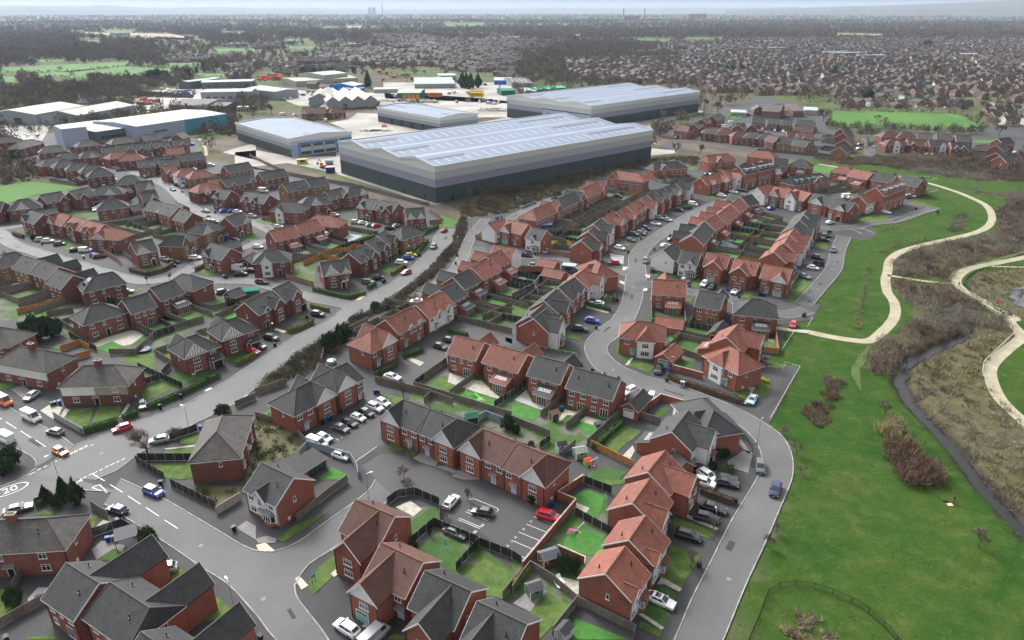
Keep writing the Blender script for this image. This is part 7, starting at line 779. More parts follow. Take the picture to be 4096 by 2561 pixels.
def shed(nm,ax,ay,ux,uy,nx,ny,L,Wd,h,rise,spans,roof,wall,label):
 root=empty('warehouse' if wall=='bands' else 'industrial_shed',ax,ay,0,0); big=wall=='bands'
 def P(u,v,z): return (u*ux+v*nx,u*uy+v*ny,z)
 flip=(ux*ny-uy*nx)<0
 def face(mb,pts,i=0): mb.poly(list(reversed(pts)) if flip else pts,i)
 bands=[(0,h*.44,darkcl),(h*.44,h*.66,lilac),(h*.66,h*.87,palecl),(h*.87,h,whitepar)] if big else None
 wm=SHC.get(wall,SHC['grey'] if wall not in('bands',) else palecl)
 if wall=='brickglass': wm=SHC['slate']
 if wall=='greenorange': wm=SHC['green']
 quads=[((0,0),(L,0)),((L,0),(L,Wd)),((L,Wd),(0,Wd)),((0,Wd),(0,0))]
 if big:
  for z0,z1,m_ in bands:
   q=MB(m_)
   for (a0,b0),(a1,b1) in quads: face(q,[P(a0,b0,z0),P(a1,b1,z0),P(a1,b1,z1),P(a0,b0,z1)])
   q.build('cladding_band',root)
 else:
  q=MB(wm,SHC['teal'])
  for k,((a0,b0),(a1,b1)) in enumerate(quads): 
   if wall=='blue' and k==0:
    face(q,[P(0,0,0),P(L*.5,0,0),P(L*.5,0,h),P(0,0,h)],0); face(q,[P(L*.5,0,0),P(L,0,0),P(L,0,h),P(L*.5,0,h)],1)
   else: face(q,[P(a0,b0,0),P(a1,b1,0),P(a1,b1,h),P(a0,b0,h)],1 if wall=='blue' and k==1 else 0)
  q.build('wall',root)
 g=MB(whitepar if big else wm); r=MB(metalroof if big else SHC.get(roof,SHC['white'])); rl=MB(rooflight); sw=Wd/spans
 for k in range(spans):
  v0,v1=k*sw,(k+1)*sw; vm=(v0+v1)/2
  for u,rev in((0,True),(L,False)):
   p=[P(u,v0,h),P(u,v1,h),P(u,vm,h+rise)]
   face(g,list(reversed(p)) if rev else p)
  ov=.0 if big else .3
  p1=[P(-ov,v0,h),P(L+ov,v0,h),P(L+ov,vm,h+rise),P(-ov,vm,h+rise)]; p2=[P(-ov,vm,h+rise),P(L+ov,vm,h+rise),P(L+ov,v1,h),P(-ov,v1,h)]
  face(r,p1); face(r,p2)
  if big or wall in('bands',) or roof in('cream','white') and L>40 or label.startswith('dark roofed hall') or 'rooflight' in label:
   step=6.0 if big else 5.0
   nn=int(L/step)
   for s_ in(0,1):
    for j in range(nn-1):
     u=(j+1)*L/nn; a0,a1=(.25,.75)
     if s_==0: va,vb=v0+(vm-v0)*a0,v0+(vm-v0)*a1; za,zb=h+rise*a0,h+rise*a1
     else: va,vb=v1-(v1-vm)*a0,v1-(v1-vm)*a1; za,zb=h+rise*a0,h+rise*a1
     q4=[P(u-.55,va,za+.06),P(u+.55,va,za+.06),P(u+.55,vb,zb+.06),P(u-.55,vb,zb+.06)]
     if s_: q4=list(reversed(q4))
     if big or j%1==0: face(rl,q4)
 g.build('gable',root); r.build('roof',root)
 if rl.F: setp(rl.build('rooflight_strips',root),kind='stuff')
 if big:
  # parapet following the roof line, plant strips, doors
  q=MB(whitepar)
  for k in range(spans):
   for v0,v1,z0,z1 in((k*sw,k*sw+sw/2,h,h+rise),(k*sw+sw/2,(k+1)*sw,h+rise,h)):
    for u in(-.35,L+.02):
     for f in([P(u,v0,z0-.5),P(u,v1,z1-.5),P(u,v1,z1+.8),P(u,v0,z0+.8)],[P(u+.33,v1,z1-.5),P(u+.33,v0,z0-.5),P(u+.33,v0,z0+.8),P(u+.33,v1,z1+.8)],[P(u,v0,z0+.8),P(u,v1,z1+.8),P(u+.33,v1,z1+.8),P(u+.33,v0,z0+.8)]): face(q,f if u>0 else list(reversed(f)))
  for v in(-.35,Wd+.02):
   for f in([P(-.35,v,h-.5),P(L+.35,v,h-.5),P(L+.35,v,h+.7),P(-.35,v,h+.7)],[P(-.35,v,h+.7),P(L+.35,v,h+.7),P(L+.35,v+.33,h+.7),P(-.35,v+.33,h+.7)],[P(L+.35,v+.33,h-.5),P(-.35,v+.33,h-.5),P(-.35,v+.33,h+.7),P(L+.35,v+.33,h+.7)]): face(q,f)
  q.build('parapet',root)
  q=MB(plantg); 
  for k in range(spans):
   vm=(k+.5)*sw
   for u0,u1 in((.02,.16),(.72,.97)) if nm!='office' else ((.02,.12),): 
    zz=h+rise*.8
    face(q,[P(u0*L,vm-sw*.2,h+rise*.6+.08),P(u1*L,vm-sw*.2,h+rise*.6+.08),P(u1*L,vm-sw*.12,h+rise*.76+.08),P(u0*L,vm-sw*.12,h+rise*.76+.08)])
  q.build('roof_plant_strip',root)
  dd=MB(M['black']); 
  for f in (.06,.28,.5,.73,.93) if nm in('big','back') else (.2,.6):
   face(dd,[P(f*L-.7,-.06,0),P(f*L+.7,-.06,0),P(f*L+.7,-.06,3),P(f*L-.7,-.06,3)])
  for f in (.1,.3,.55,.8): 
   face(dd,[P(-.06,f*Wd+.6,0),P(-.06,f*Wd-.6,0),P(-.06,f*Wd-.6,2.8),P(-.06,f*Wd+.6,2.8)])
  dd.build('fire_door',root)
  if nm=='office':
   q=MB(C_('office_panel',(.3,.35,.46)),blueframe,M['glass'],palecl)
   def G4(v0,v1,z0,z1,u,i): face(q,[P(u,v1,z0),P(u,v0,z0),P(u,v0,z1),P(u,v1,z1)],i)
   G4(.0,Wd,.0,h*.66,-.12,0)
   for a0,a1 in((.13,.73),(.8,.98)):
    G4(a0*Wd-.7,a0*Wd,0,8.2,-.4,1); G4(a1*Wd,a1*Wd+.7,0,8.2,-.4,1); G4(a0*Wd-.7,a1*Wd+.7,7.5,8.2,-.42,1)
    for j in range(3 if a1<.9 else 1):
     w_=(a1-a0)*Wd/(3 if a1<.9 else 1); b0=a0*Wd+j*w_
     G4(b0+.8,b0+w_-.8,1.0,2.8,-.2,2); G4(b0+.8,b0+w_-.8,5.4,7.2,-.2,2); G4(b0+.8,b0+w_-.8,3.0,5.2,-.18,3)
   q.build('office_front',root)
  if nm=='middle':
   q=MB(M['black'])
   for j in range(4): 
    u=L*(.25+.17*j); face(q,[P(u-2,-.1,0),P(u+2,-.1,0),P(u+2,-.1,4.6),P(u-2,-.1,4.6)])
   q.build('dock_door',root)
  if nm=='back':
   q=MB(C_('office_panel',(.3,.35,.46)),blueframe,M['black'])
   face(q,[P(-.1,Wd*.55,0),P(-.1,0,0),P(-.1,0,h*.62),P(-.1,Wd*.55,h*.62)],0)
   face(q,[P(-.13,Wd*.56,h*.62),P(-.13,0,h*.62),P(-.13,0,h*.65),P(-.13,Wd*.56,h*.65)],2); face(q,[P(-.15,Wd*.5,5),P(-.15,Wd*.42,5),P(-.15,Wd*.42,8),P(-.15,Wd*.5,8)],1); q.build('office_front',root)
 else:
  q=MB(M['glass'],WALLM['b'],SHC['orange'],M['white'],C_('yellow_sign',(.75,.55,.05)))
  def S4(u0,u1,z0,z1,i): face(q,[P(u0,-.08,z0),P(u1,-.08,z0),P(u1,-.08,z1),P(u0,-.08,z1)],i)
  if wall=='brickglass':
   S4(L*.1,L,.0,2.,1)
   for j in range(12): S4(L*(.1+.075*j),L*(.1+.075*j)+L*.055,2.3,4.6,0)
  elif wall=='blue':
   for j in range(8): S4(L*(.16+.018*j),L*(.16+.018*j)+.9,4,5.4,0)
   S4(0,L*.15,0,3.4,1)
  elif wall=='greenorange':
   for j in range(4): S4(L*(.23+.19*j),L*(.23+.19*j)+L*.17,0,4.6,2)
  elif 'kiosk' in label: S4(L*.4,L*.8,2.9,3.8,4); [S4(L*(.1+.2*j),L*(.2+.2*j),.4,2.2,0) for j in range(4)]
  elif 'office' in label or 'cabin' in label or 'glass' in label:
   for j in range(6): S4(L*(.1+.14*j),L*(.1+.14*j)+L*.08,h*.35,h*.55,0)
  elif 'emblem' in label or 'ribbed' in label:
   face(q,[P(-.08,Wd*.45,0),P(-.08,Wd*.3,0),P(-.08,Wd*.3,5),P(-.08,Wd*.45,5)],0)
   for j in range(7): S4(L*(.1+.09*j),L*(.1+.09*j)+1.6,3,4.2,0)
   if 'emblem' in label:
    for j in range(14):
     t=j/13*math.pi*1.6; v=Wd*.72+3*math.cos(t); z=6.6+.8*math.sin(t); face(q,[P(-.09,v+.5,z-.15),P(-.09,v-.5,z-.15),P(-.09,v-.5,z+.25),P(-.09,v+.5,z+.25)],0)
  if q.F:
   for k in range(len(q.F)):
    z_=MB(q.mats[q.I[k]]); z_.poly([q.V[j] for j in q.F[k]]); z_.build(('window','brick_panel','shed_door','panel','sign')[q.I[k]],root)
 setp(root,label,'warehouse' if big else 'shed')
for a in SHEDS: shed(*a)
# ---------------- cars ----------------
PAINT={'white':(.75,.76,.78),'black':(.012,.012,.014),'grey':(.09,.1,.11),'silver':(.38,.4,.42),'red':(.5,.012,.03),'crimson':(.38,.02,.05),'darkred':(.12,.015,.02),'blue':(.02,.06,.36),'darkblue':(.015,.025,.09),'skyblue':(.3,.45,.58),'bluegrey':(.16,.22,.28),'orange':(.75,.22,.04),'yellow':(.5,.45,.03)}
CN={'crimson':'crimson','darkred':'dark red','darkblue':'dark blue','skyblue':'pale blue','bluegrey':'blue-grey'}
PM={k:mat('car_paint_'+k,c,.25,spec=.6) for k,c in PAINT.items()}
for m_ in PM.values(): m_.node_tree.nodes['Principled BSDF'].inputs['Coat Weight'].default_value=.6
lampm=mat('headlamp_glass',(.6,.62,.65),.1,spec=.8); tailm=mat('tail_lamp',(.3,.01,.01),.2); platew=mat('number_plate_white',(.7,.7,.68),.4); platey=mat('number_plate_yellow',(.7,.5,.05),.4); rimm=mat('alloy_rim',(.3,.31,.33),.3,metal=.6); tyrem=mat('tyre_rubber',(.012,.012,.012),.8)
SPEC={ # length,width,height, bonnet z, belt z, cabin stations (x of: windscreen base, roof front, roof rear, rear base) in fractions of length from front(+)
 'hatch':(4.1,1.75,1.46,.88,.95,(.27,.08,-.34,-.46)),'suv':(4.5,1.86,1.66,1.0,1.08,(.27,.10,-.36,-.46)),'saloon':(4.75,1.84,1.42,.86,.93,(.24,.05,-.25,-.42)),
 'mini':(3.85,1.72,1.42,.9,.97,(.27,.1,-.36,-.46)),'van':(5.4,2.0,2.35,1.15,1.25,(.37,.25,-.49,-.495)),'smallvan':(4.6,1.88,1.85,1.05,1.15,(.33,.16,-.47,-.49)),'pickupvan':(5.0,1.92,1.95,1.05,1.15,(.33,.18,-.48,-.49))}
mbw=MB(tyrem,rimm); 
def wheelmesh(r=.33,w=.22):
 q=MB(tyrem); N=14
 for k in range(N):
  a,b=2*math.pi*k/N,2*math.pi*(k+1)/N; A=(r*math.cos(a),r*math.sin(a));B_=(r*math.cos(b),r*math.sin(b)); A2=(A[0]*.62,A[1]*.62);B2=(B_[0]*.62,B_[1]*.62)
  q.poly([(A[0],-w/2,A[1]),(B_[0],-w/2,B_[1]),(B_[0],w/2,B_[1]),(A[0],w/2,A[1])][::-1])
  for s in(-1,1):
   f=[(A[0],s*w/2,A[1]),(B_[0],s*w/2,B_[1]),(B2[0],s*w/2,B2[1]),(A2[0],s*w/2,A2[1])]; q.poly(f if s<0 else f[::-1])
 g=MB(rimm)
 for s in(-1,1):
  for k in range(5):
   a=2*math.pi*k/5; c1=(math.cos(a-.25)*r*.62,math.sin(a-.25)*r*.62);c2=(math.cos(a+.25)*r*.62,math.sin(a+.25)*r*.62); f=[(0,s*(w/2-.02),0),(c1[0],s*(w/2-.02),c1[1]),(c2[0],s*(w/2-.02),c2[1])]; g.poly(f if s<0 else f[::-1])
 return mesh('tyre',q.V,q.F,q.mats,q.I),mesh('rim',g.V,g.F,g.mats,g.I)
WH=wheelmesh()
_cars={}
def car_meshes(kind,paint,opt):
 key=(kind,paint,opt)
 if key in _cars: return _cars[key]
 L,Wd,H,zb,zt,cab=SPEC[kind]; h=L/2; w=Wd/2
 # lower body loft: stations x, half width, top z, bottom z
 tall=kind in('van','smallvan','pickupvan')
 xs=[(h,.72,.62,.38),(h-.06,.86,.74,.24),(h-.35,.95,zb-.09,.2),(h-.8,1,zb-.02,.2),(cab[0]*L,1,zb+.02,.2),(0,1,zt,.2),(cab[3]*L*.8,1,zt+.02,.2),(-h+.3,.97,zt+.02,.22),(-h+.06,.9,zt-.08,.28),(-h,.82,zt-.3,.4)]
 q=MB(PM[paint]); ring=[]
 for x,ws,zt_,z0 in xs:
  W2=w*ws; ring.append([(x,-W2*.93,z0),(x,-W2,z0+.2),(x,-W2,zt_-.16),(x,-W2*.88,zt_-.02),(x,-W2*.45,zt_+.02),(x,W2*.45,zt_+.02),(x,W2*.88,zt_-.02),(x,W2,zt_-.16),(x,W2,z0+.2),(x,W2*.93,z0)])
 for a,b in zip(ring,ring[1:]):
  for k in range(9): q.poly([a[k],b[k],b[k+1],a[k+1]][::-1])
 q.poly(ring[0][::-1][::-1]); q.poly(ring[-1][::-1])
 # cabin
 x0,x1,x2,x3=[c*L for c in cab]; wb,wt=w*.93,w*.76 if not tall else w*.88; zr=H; zz=zt-.02
 base=[(x0,wb*.92),(x3,wb*.95)]; 
 A=[(x0,-wb*.9,zz),(x1,-wt*.92,zr-.05),(x2,-wt*.92,zr-.05),(x3,-wb*.9,zz)]; B_=[(p[0],-p[1],p[2]) for p in A]
 rp=MB(M['black'] if opt=='BR' else (PAINTW if opt=='ROOFW' else PM[paint])) if opt in('BR','ROOFW') else q
 rp.poly([(x1,-wt*.92,zr-.05),(x1-.15,-wt*.8,zr),(x2+.2,-wt*.8,zr),(x2,-wt*.92,zr-.05)][::-1]); rp.poly([(x1,wt*.92,zr-.05),(x1-.15,wt*.8,zr),(x2+.2,wt*.8,zr),(x2,wt*.92,zr-.05)])
 rp.poly([(x1-.15,-wt*.8,zr),(x1-.15,wt*.8,zr),(x2+.2,wt*.8,zr),(x2+.2,-wt*.8,zr)][::-1]); rp.poly([(x1,-wt*.92,zr-.05),(x1,wt*.92,zr-.05),(x1-.15,wt*.8,zr),(x1-.15,-wt*.8,zr)]); rp.poly([(x2,wt*.92,zr-.05),(x2,-wt*.92,zr-.05),(x2+.2,-wt*.8,zr),(x2+.2,wt*.8,zr)])
 def lerp(p,r,t): return tuple(p[i]+(r[i]-p[i])*t for i in range(3))
 g=MB(M['glass'])
 q.poly([A[0],A[1],A[2],A[3]]); q.poly([B_[3],B_[2],B_[1],B_[0]])
 if tall: q.poly([A[3],A[2],B_[2],B_[3]]); 
 else: q.poly([A[3],A[2],B_[2],B_[3]])
 q.poly([B_[0],B_[1],A[1],A[0]])
 def inset(P4,mu,mv,off):
  a,b,c,d=P4; P=lambda u,v: tuple((a[i]*(1-u)+b[i]*u)*(1-v)+(d[i]*(1-u)+c[i]*u)*v for i in range(3))
  n=(Vector(b)-Vector(a)).cross(Vector(d)-Vector(a)).normalized()*off
  return [tuple(Vector(P(u,v))+n) for u,v in((mu,mv),(1-mu,mv),(1-mu,1-mv),(mu,1-mv))]
 g.poly(inset([B_[0],B_[1],A[1],A[0]],.06,.08,.015))     # windscreen
 def side(u0,u1):
  for S_,fl in((A,False),(B_,True)):
   lo0=lerp(S_[0],S_[3],u0);lo1=lerp(S_[0],S_[3],u1);hi0=lerp(S_[1],S_[2],max(0,(u0-.1)/.85));hi1=lerp(S_[1],S_[2],min(1,(u1-.06)/.88))
   a,b,c,d=lerp(lo0,hi0,.12),lerp(lo1,hi1,.12),lerp(lo1,hi1,.86),lerp(lo0,hi0,.86)
   n=Vector((0,-1,.3)).normalized()*.015 if not fl else Vector((0,1,.3)).normalized()*.015
   P4=[tuple(Vector(p)+n) for p in (a,b,c,d)]; g.poly([P4[0],P4[3],P4[2],P4[1]] if not fl else P4)
 if kind in('van','pickupvan','smallvan'): side(.03,.24)
 else:
  side(.06,.42); side(.46,.78); 
  if kind in('suv',): side(.82,.93)
  g.poly(inset([A[3],A[2],B_[2],B_[3]],.12,.1,.015))
 if kind=='saloon' and opt=='roof' or opt=='roof': g.poly([(x1-.2,-wt*.7,zr+.01),(x1-.2,wt*.7,zr+.01),(x2+.35,wt*.7,zr+.01),(x2+.35,-wt*.7,zr+.01)][::-1])
 r=dict(body=mesh('body',q.V,q.F,q.mats,q.I,smooth=False),windows=mesh('windows',g.V,g.F,g.mats,g.I))
 if rp is not q: r['roof_panel']=mesh('roof_panel',rp.V,rp.F,rp.mats,rp.I)
 hl=MB(lampm); hl.box(-.12,.03,-.22,.22,-.07,.07); r['hl']=mesh('headlight',hl.V,hl.F,hl.mats,hl.I)
 tl=MB(tailm); tl.box(-.03,.08,-.15,.15,-.12,.1); r['tl']=mesh('tail_light',tl.V,tl.F,tl.mats,tl.I)
 for nm_,m_ in(('pf',platew),('pr',platey)):
  p=MB(m_); p.box(-.015,.015,-.26,.26,-.055,.055); r[nm_]=mesh('number_plate',p.V,p.F,p.mats,p.I)
 p=MB(M['black']); p.box(-.03,.03,-.5,.5,-.1,.1); r['gr']=mesh('grille',p.V,p.F,p.mats,p.I)
 p=MB(PM[paint]); p.box(-.09,.05,-.12,.12,-.07,.07); r['mir']=mesh('wing_mirror',p.V,p.F,p.mats,p.I)
 _cars[key]=r; return r
PAINTW=PM['white']
KN={'hatch':'hatchback','suv':'estate SUV','saloon':'saloon','mini':'small hatchback','van':'van','smallvan':'small van','pickupvan':'van with ladders on its roof'}
used={}
def place(lab):
 """make labels single: add a rank when a second thing would carry the same words"""
 used.setdefault(lab,0); used[lab]+=1; k=used[lab]
 if k==1: return lab
 w=lab.split(' '); w[-1:]=[w[-1]+',',ORD[(k-1)%len(ORD)],'such']; return ' '.join(w)
def car(x,y,a,col,kind,opt,auto=False):
 L,Wd,H,zb,zt,cab=SPEC[kind]; me=car_meshes(kind,col,opt if opt in('BR','ROOFW','roof') else '')
 root=empty('car' if 'van' not in kind else 'van',x,y,.03,a); h=L/2
 inst('body',me['body'],root,(0,0,0)); inst('windows',me['windows'],root,(0,0,0))
 if 'roof_panel' in me: inst('roof_panel',me['roof_panel'],root,(0,0,0))
 far_=math.hypot(x,y)>330
 for sx in(.31,-.3):
  for sy in(-1,1):
   w_=inst('wheel',WH[0],root,(sx*L,sy*(Wd/2-.1),.33)); 
   if not far_: inst('rim',WH[1],w_,(0,0,0))
 if not far_:
  for sy in(-1,1): inst('headlight',me['hl'],root,(h-.08,sy*Wd*.33,.64)); inst('tail_light',me['tl'],root,(-h+.03,sy*Wd*.36,.78)); inst('wing_mirror',me['mir'],root,(cab[0]*L-.35,sy*(Wd/2+.06),zt+.03))
  inst('number_plate',me['pf'],root,(h+.01,0,.42)); inst('number_plate',me['pr'],root,(-h-.01,0,.62)); inst('grille',me['gr'],root,(h-.01,0,.6))
 if kind=='pickupvan':
  q=MB(rimm); 
  for yy in(-.5,-.1,.3): 
   q.bar((1.0,yy,H+.12),(-2.0,yy,H+.12),.03); q.bar((1.0,yy+.3,H+.12),(-2.0,yy+.3,H+.12),.03)
   for k in range(9): q.bar((.9-k*.34,yy,H+.12),(.9-k*.34,yy+.3,H+.12),.02)
  q.build('ladder',root)
  q=MB(tailm,platey); 
  for k in range(6): q.box(-h-.03,-h-.01,-.8+k*.27,-.8+k*.27+.26,.5,1.4,k%2)
  q.build('hazard_stripes',root)
 c=min(HINFO,key=lambda q:(q[0]-x)**2+(q[1]-y)**2)
 d_=math.hypot(c[0]-x,c[1]-y); cn=CN.get(col,col)
 onroad=any(bb[0]<=x<=bb[1] and bb[2]<=y<=bb[3] and inpoly(x,y,P2) for n2,P2,bb in RB)
 where='%s the %s house, %s'%('on the road by' if onroad else 'parked by',ORD[c[8]],c[7])
 lab=place('%s %s %s'%(cn,KN[kind],where)); 
 setp(root,lab,'van' if 'van' in kind else 'car','cars parked on drives and streets')
 FOOT.append((x,y,math.cos(a),math.sin(a),-h,h,Wd/2,0,0)); return root
for x,y,a,col,kind,opt in CARS: car(x,y,a,col,kind,opt)
# ---------------- bins, lamps ----------------
_bin={}
for k,c in dict(black=(.015,.015,.016),blue=(.01,.05,.3),green=(.02,.09,.05),brown=(.06,.025,.015)).items():
 m_=mat('bin_plastic_'+k,c,.5); q=MB(m_); q.poly([(-.24,-.28,.05),(.24,-.28,.05),(.29,-.36,.98),(-.29,-.36,.98)]); q.poly([(.24,.28,.05),(-.24,.28,.05),(-.29,.36,.98),(.29,.36,.98)]); q.poly([(-.24,.28,.05),(-.24,-.28,.05),(-.29,-.36,.98),(-.29,.36,.98)]); q.poly([(.24,-.28,.05),(.24,.28,.05),(.29,.36,.98),(.29,-.36,.98)])
 l=MB(m_); l.shell([[(-.31,-.4,1.02),(.31,-.4,1.02),(.31,.4,1.1),(-.31,.4,1.1)]],.05); w_=MB(tyrem); w_.bar((-.3,.3,.1),(.3,.3,.1),.1,sides=8)
 _bin[k]=[mesh('body',q.V,q.F,q.mats,q.I),mesh('lid',l.V,l.F,l.mats,l.I),mesh('wheels',w_.V,w_.F,w_.mats,w_.I)]
for k,(x,y,c) in enumerate(BINS):
 r=empty('wheelie_bin',x,y,.02,rnd.uniform(0,6.28))
 for nm_,me_ in zip(('body','lid','wheels'),_bin[c]): inst(nm_,me_,r,(0,0,0))
 q=min(HINFO,key=lambda q:(q[0]-x)**2+(q[1]-y)**2); setp(r,place('%s wheelie bin by the %s house, %s'%(c,ORD[q[8]],q[7])),'bin','wheelie bins')
q=MB(mat('galvanised_steel',(.3,.31,.32),.4,metal=.5)); q.bar((0,0,0),(0,0,1.1),.1,sides=8); q.bar((0,0,1.1),(0,0,6),.055,sides=8,r2=.04); q.bar((0,0,5.95),(.75,0,6.1),.035); LP=mesh('column',q.V,q.F,q.mats,q.I)
q=MB(MATS['galvanised_steel'],M['lead']); q.box(.6,1.25,-.14,.14,6.04,6.16,0); q.box(.68,1.2,-.1,.1,6.0,6.038,1); LH=mesh('lamp_head',q.V,q.F,q.mats,q.I)
for k,(x,y) in enumerate(LAMPS):
 r=empty('street_lamp',x,y,0,rnd.uniform(0,6.28)); inst('column',LP,r,(0,0,0)); inst('lamp_head',LH,r,(0,0,0))
 q=min(HINFO,key=lambda q:(q[0]-x)**2+(q[1]-y)**2); setp(r,place('grey steel street lamp near the %s house, %s'%(ORD[q[8]],q[7])),'street lamp','street lamps')
# ---------------- fences ----------------
FM={'W':per_object(mat('weathered_fence',(.16,.145,.125),.95,.25,2),.15),'D':per_object(mat('dark_stained_fence',(.035,.036,.038),.9,.25,2),.2),'O':mat('new_orange_fence',(.38,.17,.05),.9,.2,2),'G':mat('blue_grey_painted_fence',(.24,.31,.35),.9,.12,1),'P':mat('pale_concrete_fence',(.36,.36,.34),.9,.15,1)}
FM['B']=WALLM['b']
postm=mat('concrete_post',(.3,.29,.27),.9)
_pan={}
for k,m_ in FM.items():
 q=MB(m_)
 if k=='B':
  q.box(-.92,.92,-.11,.11,0,1.75); q2=q
 else:
  for j in range(6): q.box(-.92+j*.3067,-.92+(j+1)*.3067-.02,-.02 if j%2 else -.035,.02,.08,1.75)
  q.box(-.92,.92,-.05,.05,1.75,1.8)
 _pan[k]=mesh('fence_panel' if k!='B' else 'brickwork',q.V,q.F,q.mats,q.I,uv=(k=='B'))
q=MB(postm); q.box(-.055,.055,-.055,.055,0,1.85); PST=mesh('fence_post',q.V,q.F,q.mats,q.I)
q=MB(FM['W']); q.box(-.055,.055,-.055,.055,0,1.85); PSW=mesh('fence_post',q.V,q.F,q.mats,q.I)
q=MB(M['sandstone']); q.box(-.95,.95,-.15,.15,1.75,1.83); COP=mesh('coping',q.V,q.F,q.mats,q.I)
FN={'W':'weathered grey timber','D':'dark stained timber','O':'new orange timber','G':'pale grey-blue painted','P':'pale concrete','B':'red brick'}
SEG=[]
def fence(t,pl,what='garden'):
 pl=[p for i,p in enumerate(pl) if i==0 or math.dist(p,pl[i-1])>.3]
 if len(pl)<2: return
 L=sum(math.dist(a,b) for a,b in zip(pl,pl[1:])); near=math.hypot(*pl[0])<235 and L<120
 mx,my=pl[len(pl)//2]
 root=empty('garden_wall' if t=='B' else 'garden_fence',pl[0][0],pl[0][1],0,0); ox,oy=pl[0]
 jm=[];
 for a,b in zip(pl,pl[1:]):
  d=math.dist(a,b); n=max(1,round(d/1.9)); st=d/n; ang=math.atan2(b[1]-a[1],b[0]-a[0]); SEG.append((a,b))
  for k in range(n):
   f=(k+.5)/n; x,y=a[0]+(b[0]-a[0])*f-ox,a[1]+(b[1]-a[1])*f-oy
   xp,yp=a[0]+(b[0]-a[0])*k/n-ox,a[1]+(b[1]-a[1])*k/n-oy
   if near:
    o=inst('fence_panel' if t!='B' else 'wall_panel',_pan[t],root,(x,y,0),ang,(st/1.86,1,1))
    if t=='B': inst('coping',COP,root,(x,y,0),ang,(st/1.86,1,1))
    else: inst('fence_post',PSW if rnd.random()<.0 or t=='W' else PST,root,(xp,yp,0),ang)
   else: jm.append((x,y,ang,st,xp,yp))
 if jm:
  q=MB(FM[t],postm)
  for x,y,ang,st,xp,yp in jm:
   q.box(-st/2+.04,st/2-.04,-.03,.03,.05,1.8,0,ang,(x,y,0)); q.box(-.06,.06,-.06,.06,0,1.86,1 if t!='W' else 0,ang,(xp,yp,0))
  q.build('fence_panels',root)
 c=min(HINFO,key=lambda q:(q[0]-mx)**2+(q[1]-my)**2)
 setp(root,place('%s %s by the %s house, %s'%(FN[t],'wall' if t=='B' else 'fence',ORD[c[8]],c[7])),'wall' if t=='B' else 'fence','garden boundary fences and walls')
for t,pl in FENCES: fence(t,pl)
# ---------------- automatic plots behind and before the houses ----------------
LB=[(P,bbox(P)) for t,P in LAWNS]+[(P,bbox(P)) for t,P in PAVING]
RBP=[(P,bb) for n2,P,bb in RB]+PKB
NF0=len(FOOT)
def onhard(x,y): return inany(x,y,RBP)
rg=random.Random(11)
def segdist(px,py):
 m_=9e9
 for a,b in SEG:
  if abs(a[0]-px)+abs(a[1]-py)>60: continue
  dx,dy=b[0]-a[0],b[1]-a[1]; q=dx*dx+dy*dy or 1; t=max(0,min(1,((px-a[0])*dx+(py-a[1])*dy)/q)); m_=min(m_,math.hypot(a[0]+dx*t-px,a[1]+dy*t-py))
 return m_
def rect(x,y,c,s,u0,u1,v0,v1): return [(x+u*c-v*s,y+u*s+v*c) for u,v in((u0,v0),(u1,v0),(u1,v1),(u0,v1))]
HL=[(h,k) for k,h in enumerate(HINFO)]; ESB=[(P,bbox(P)) for P in ESTATE]
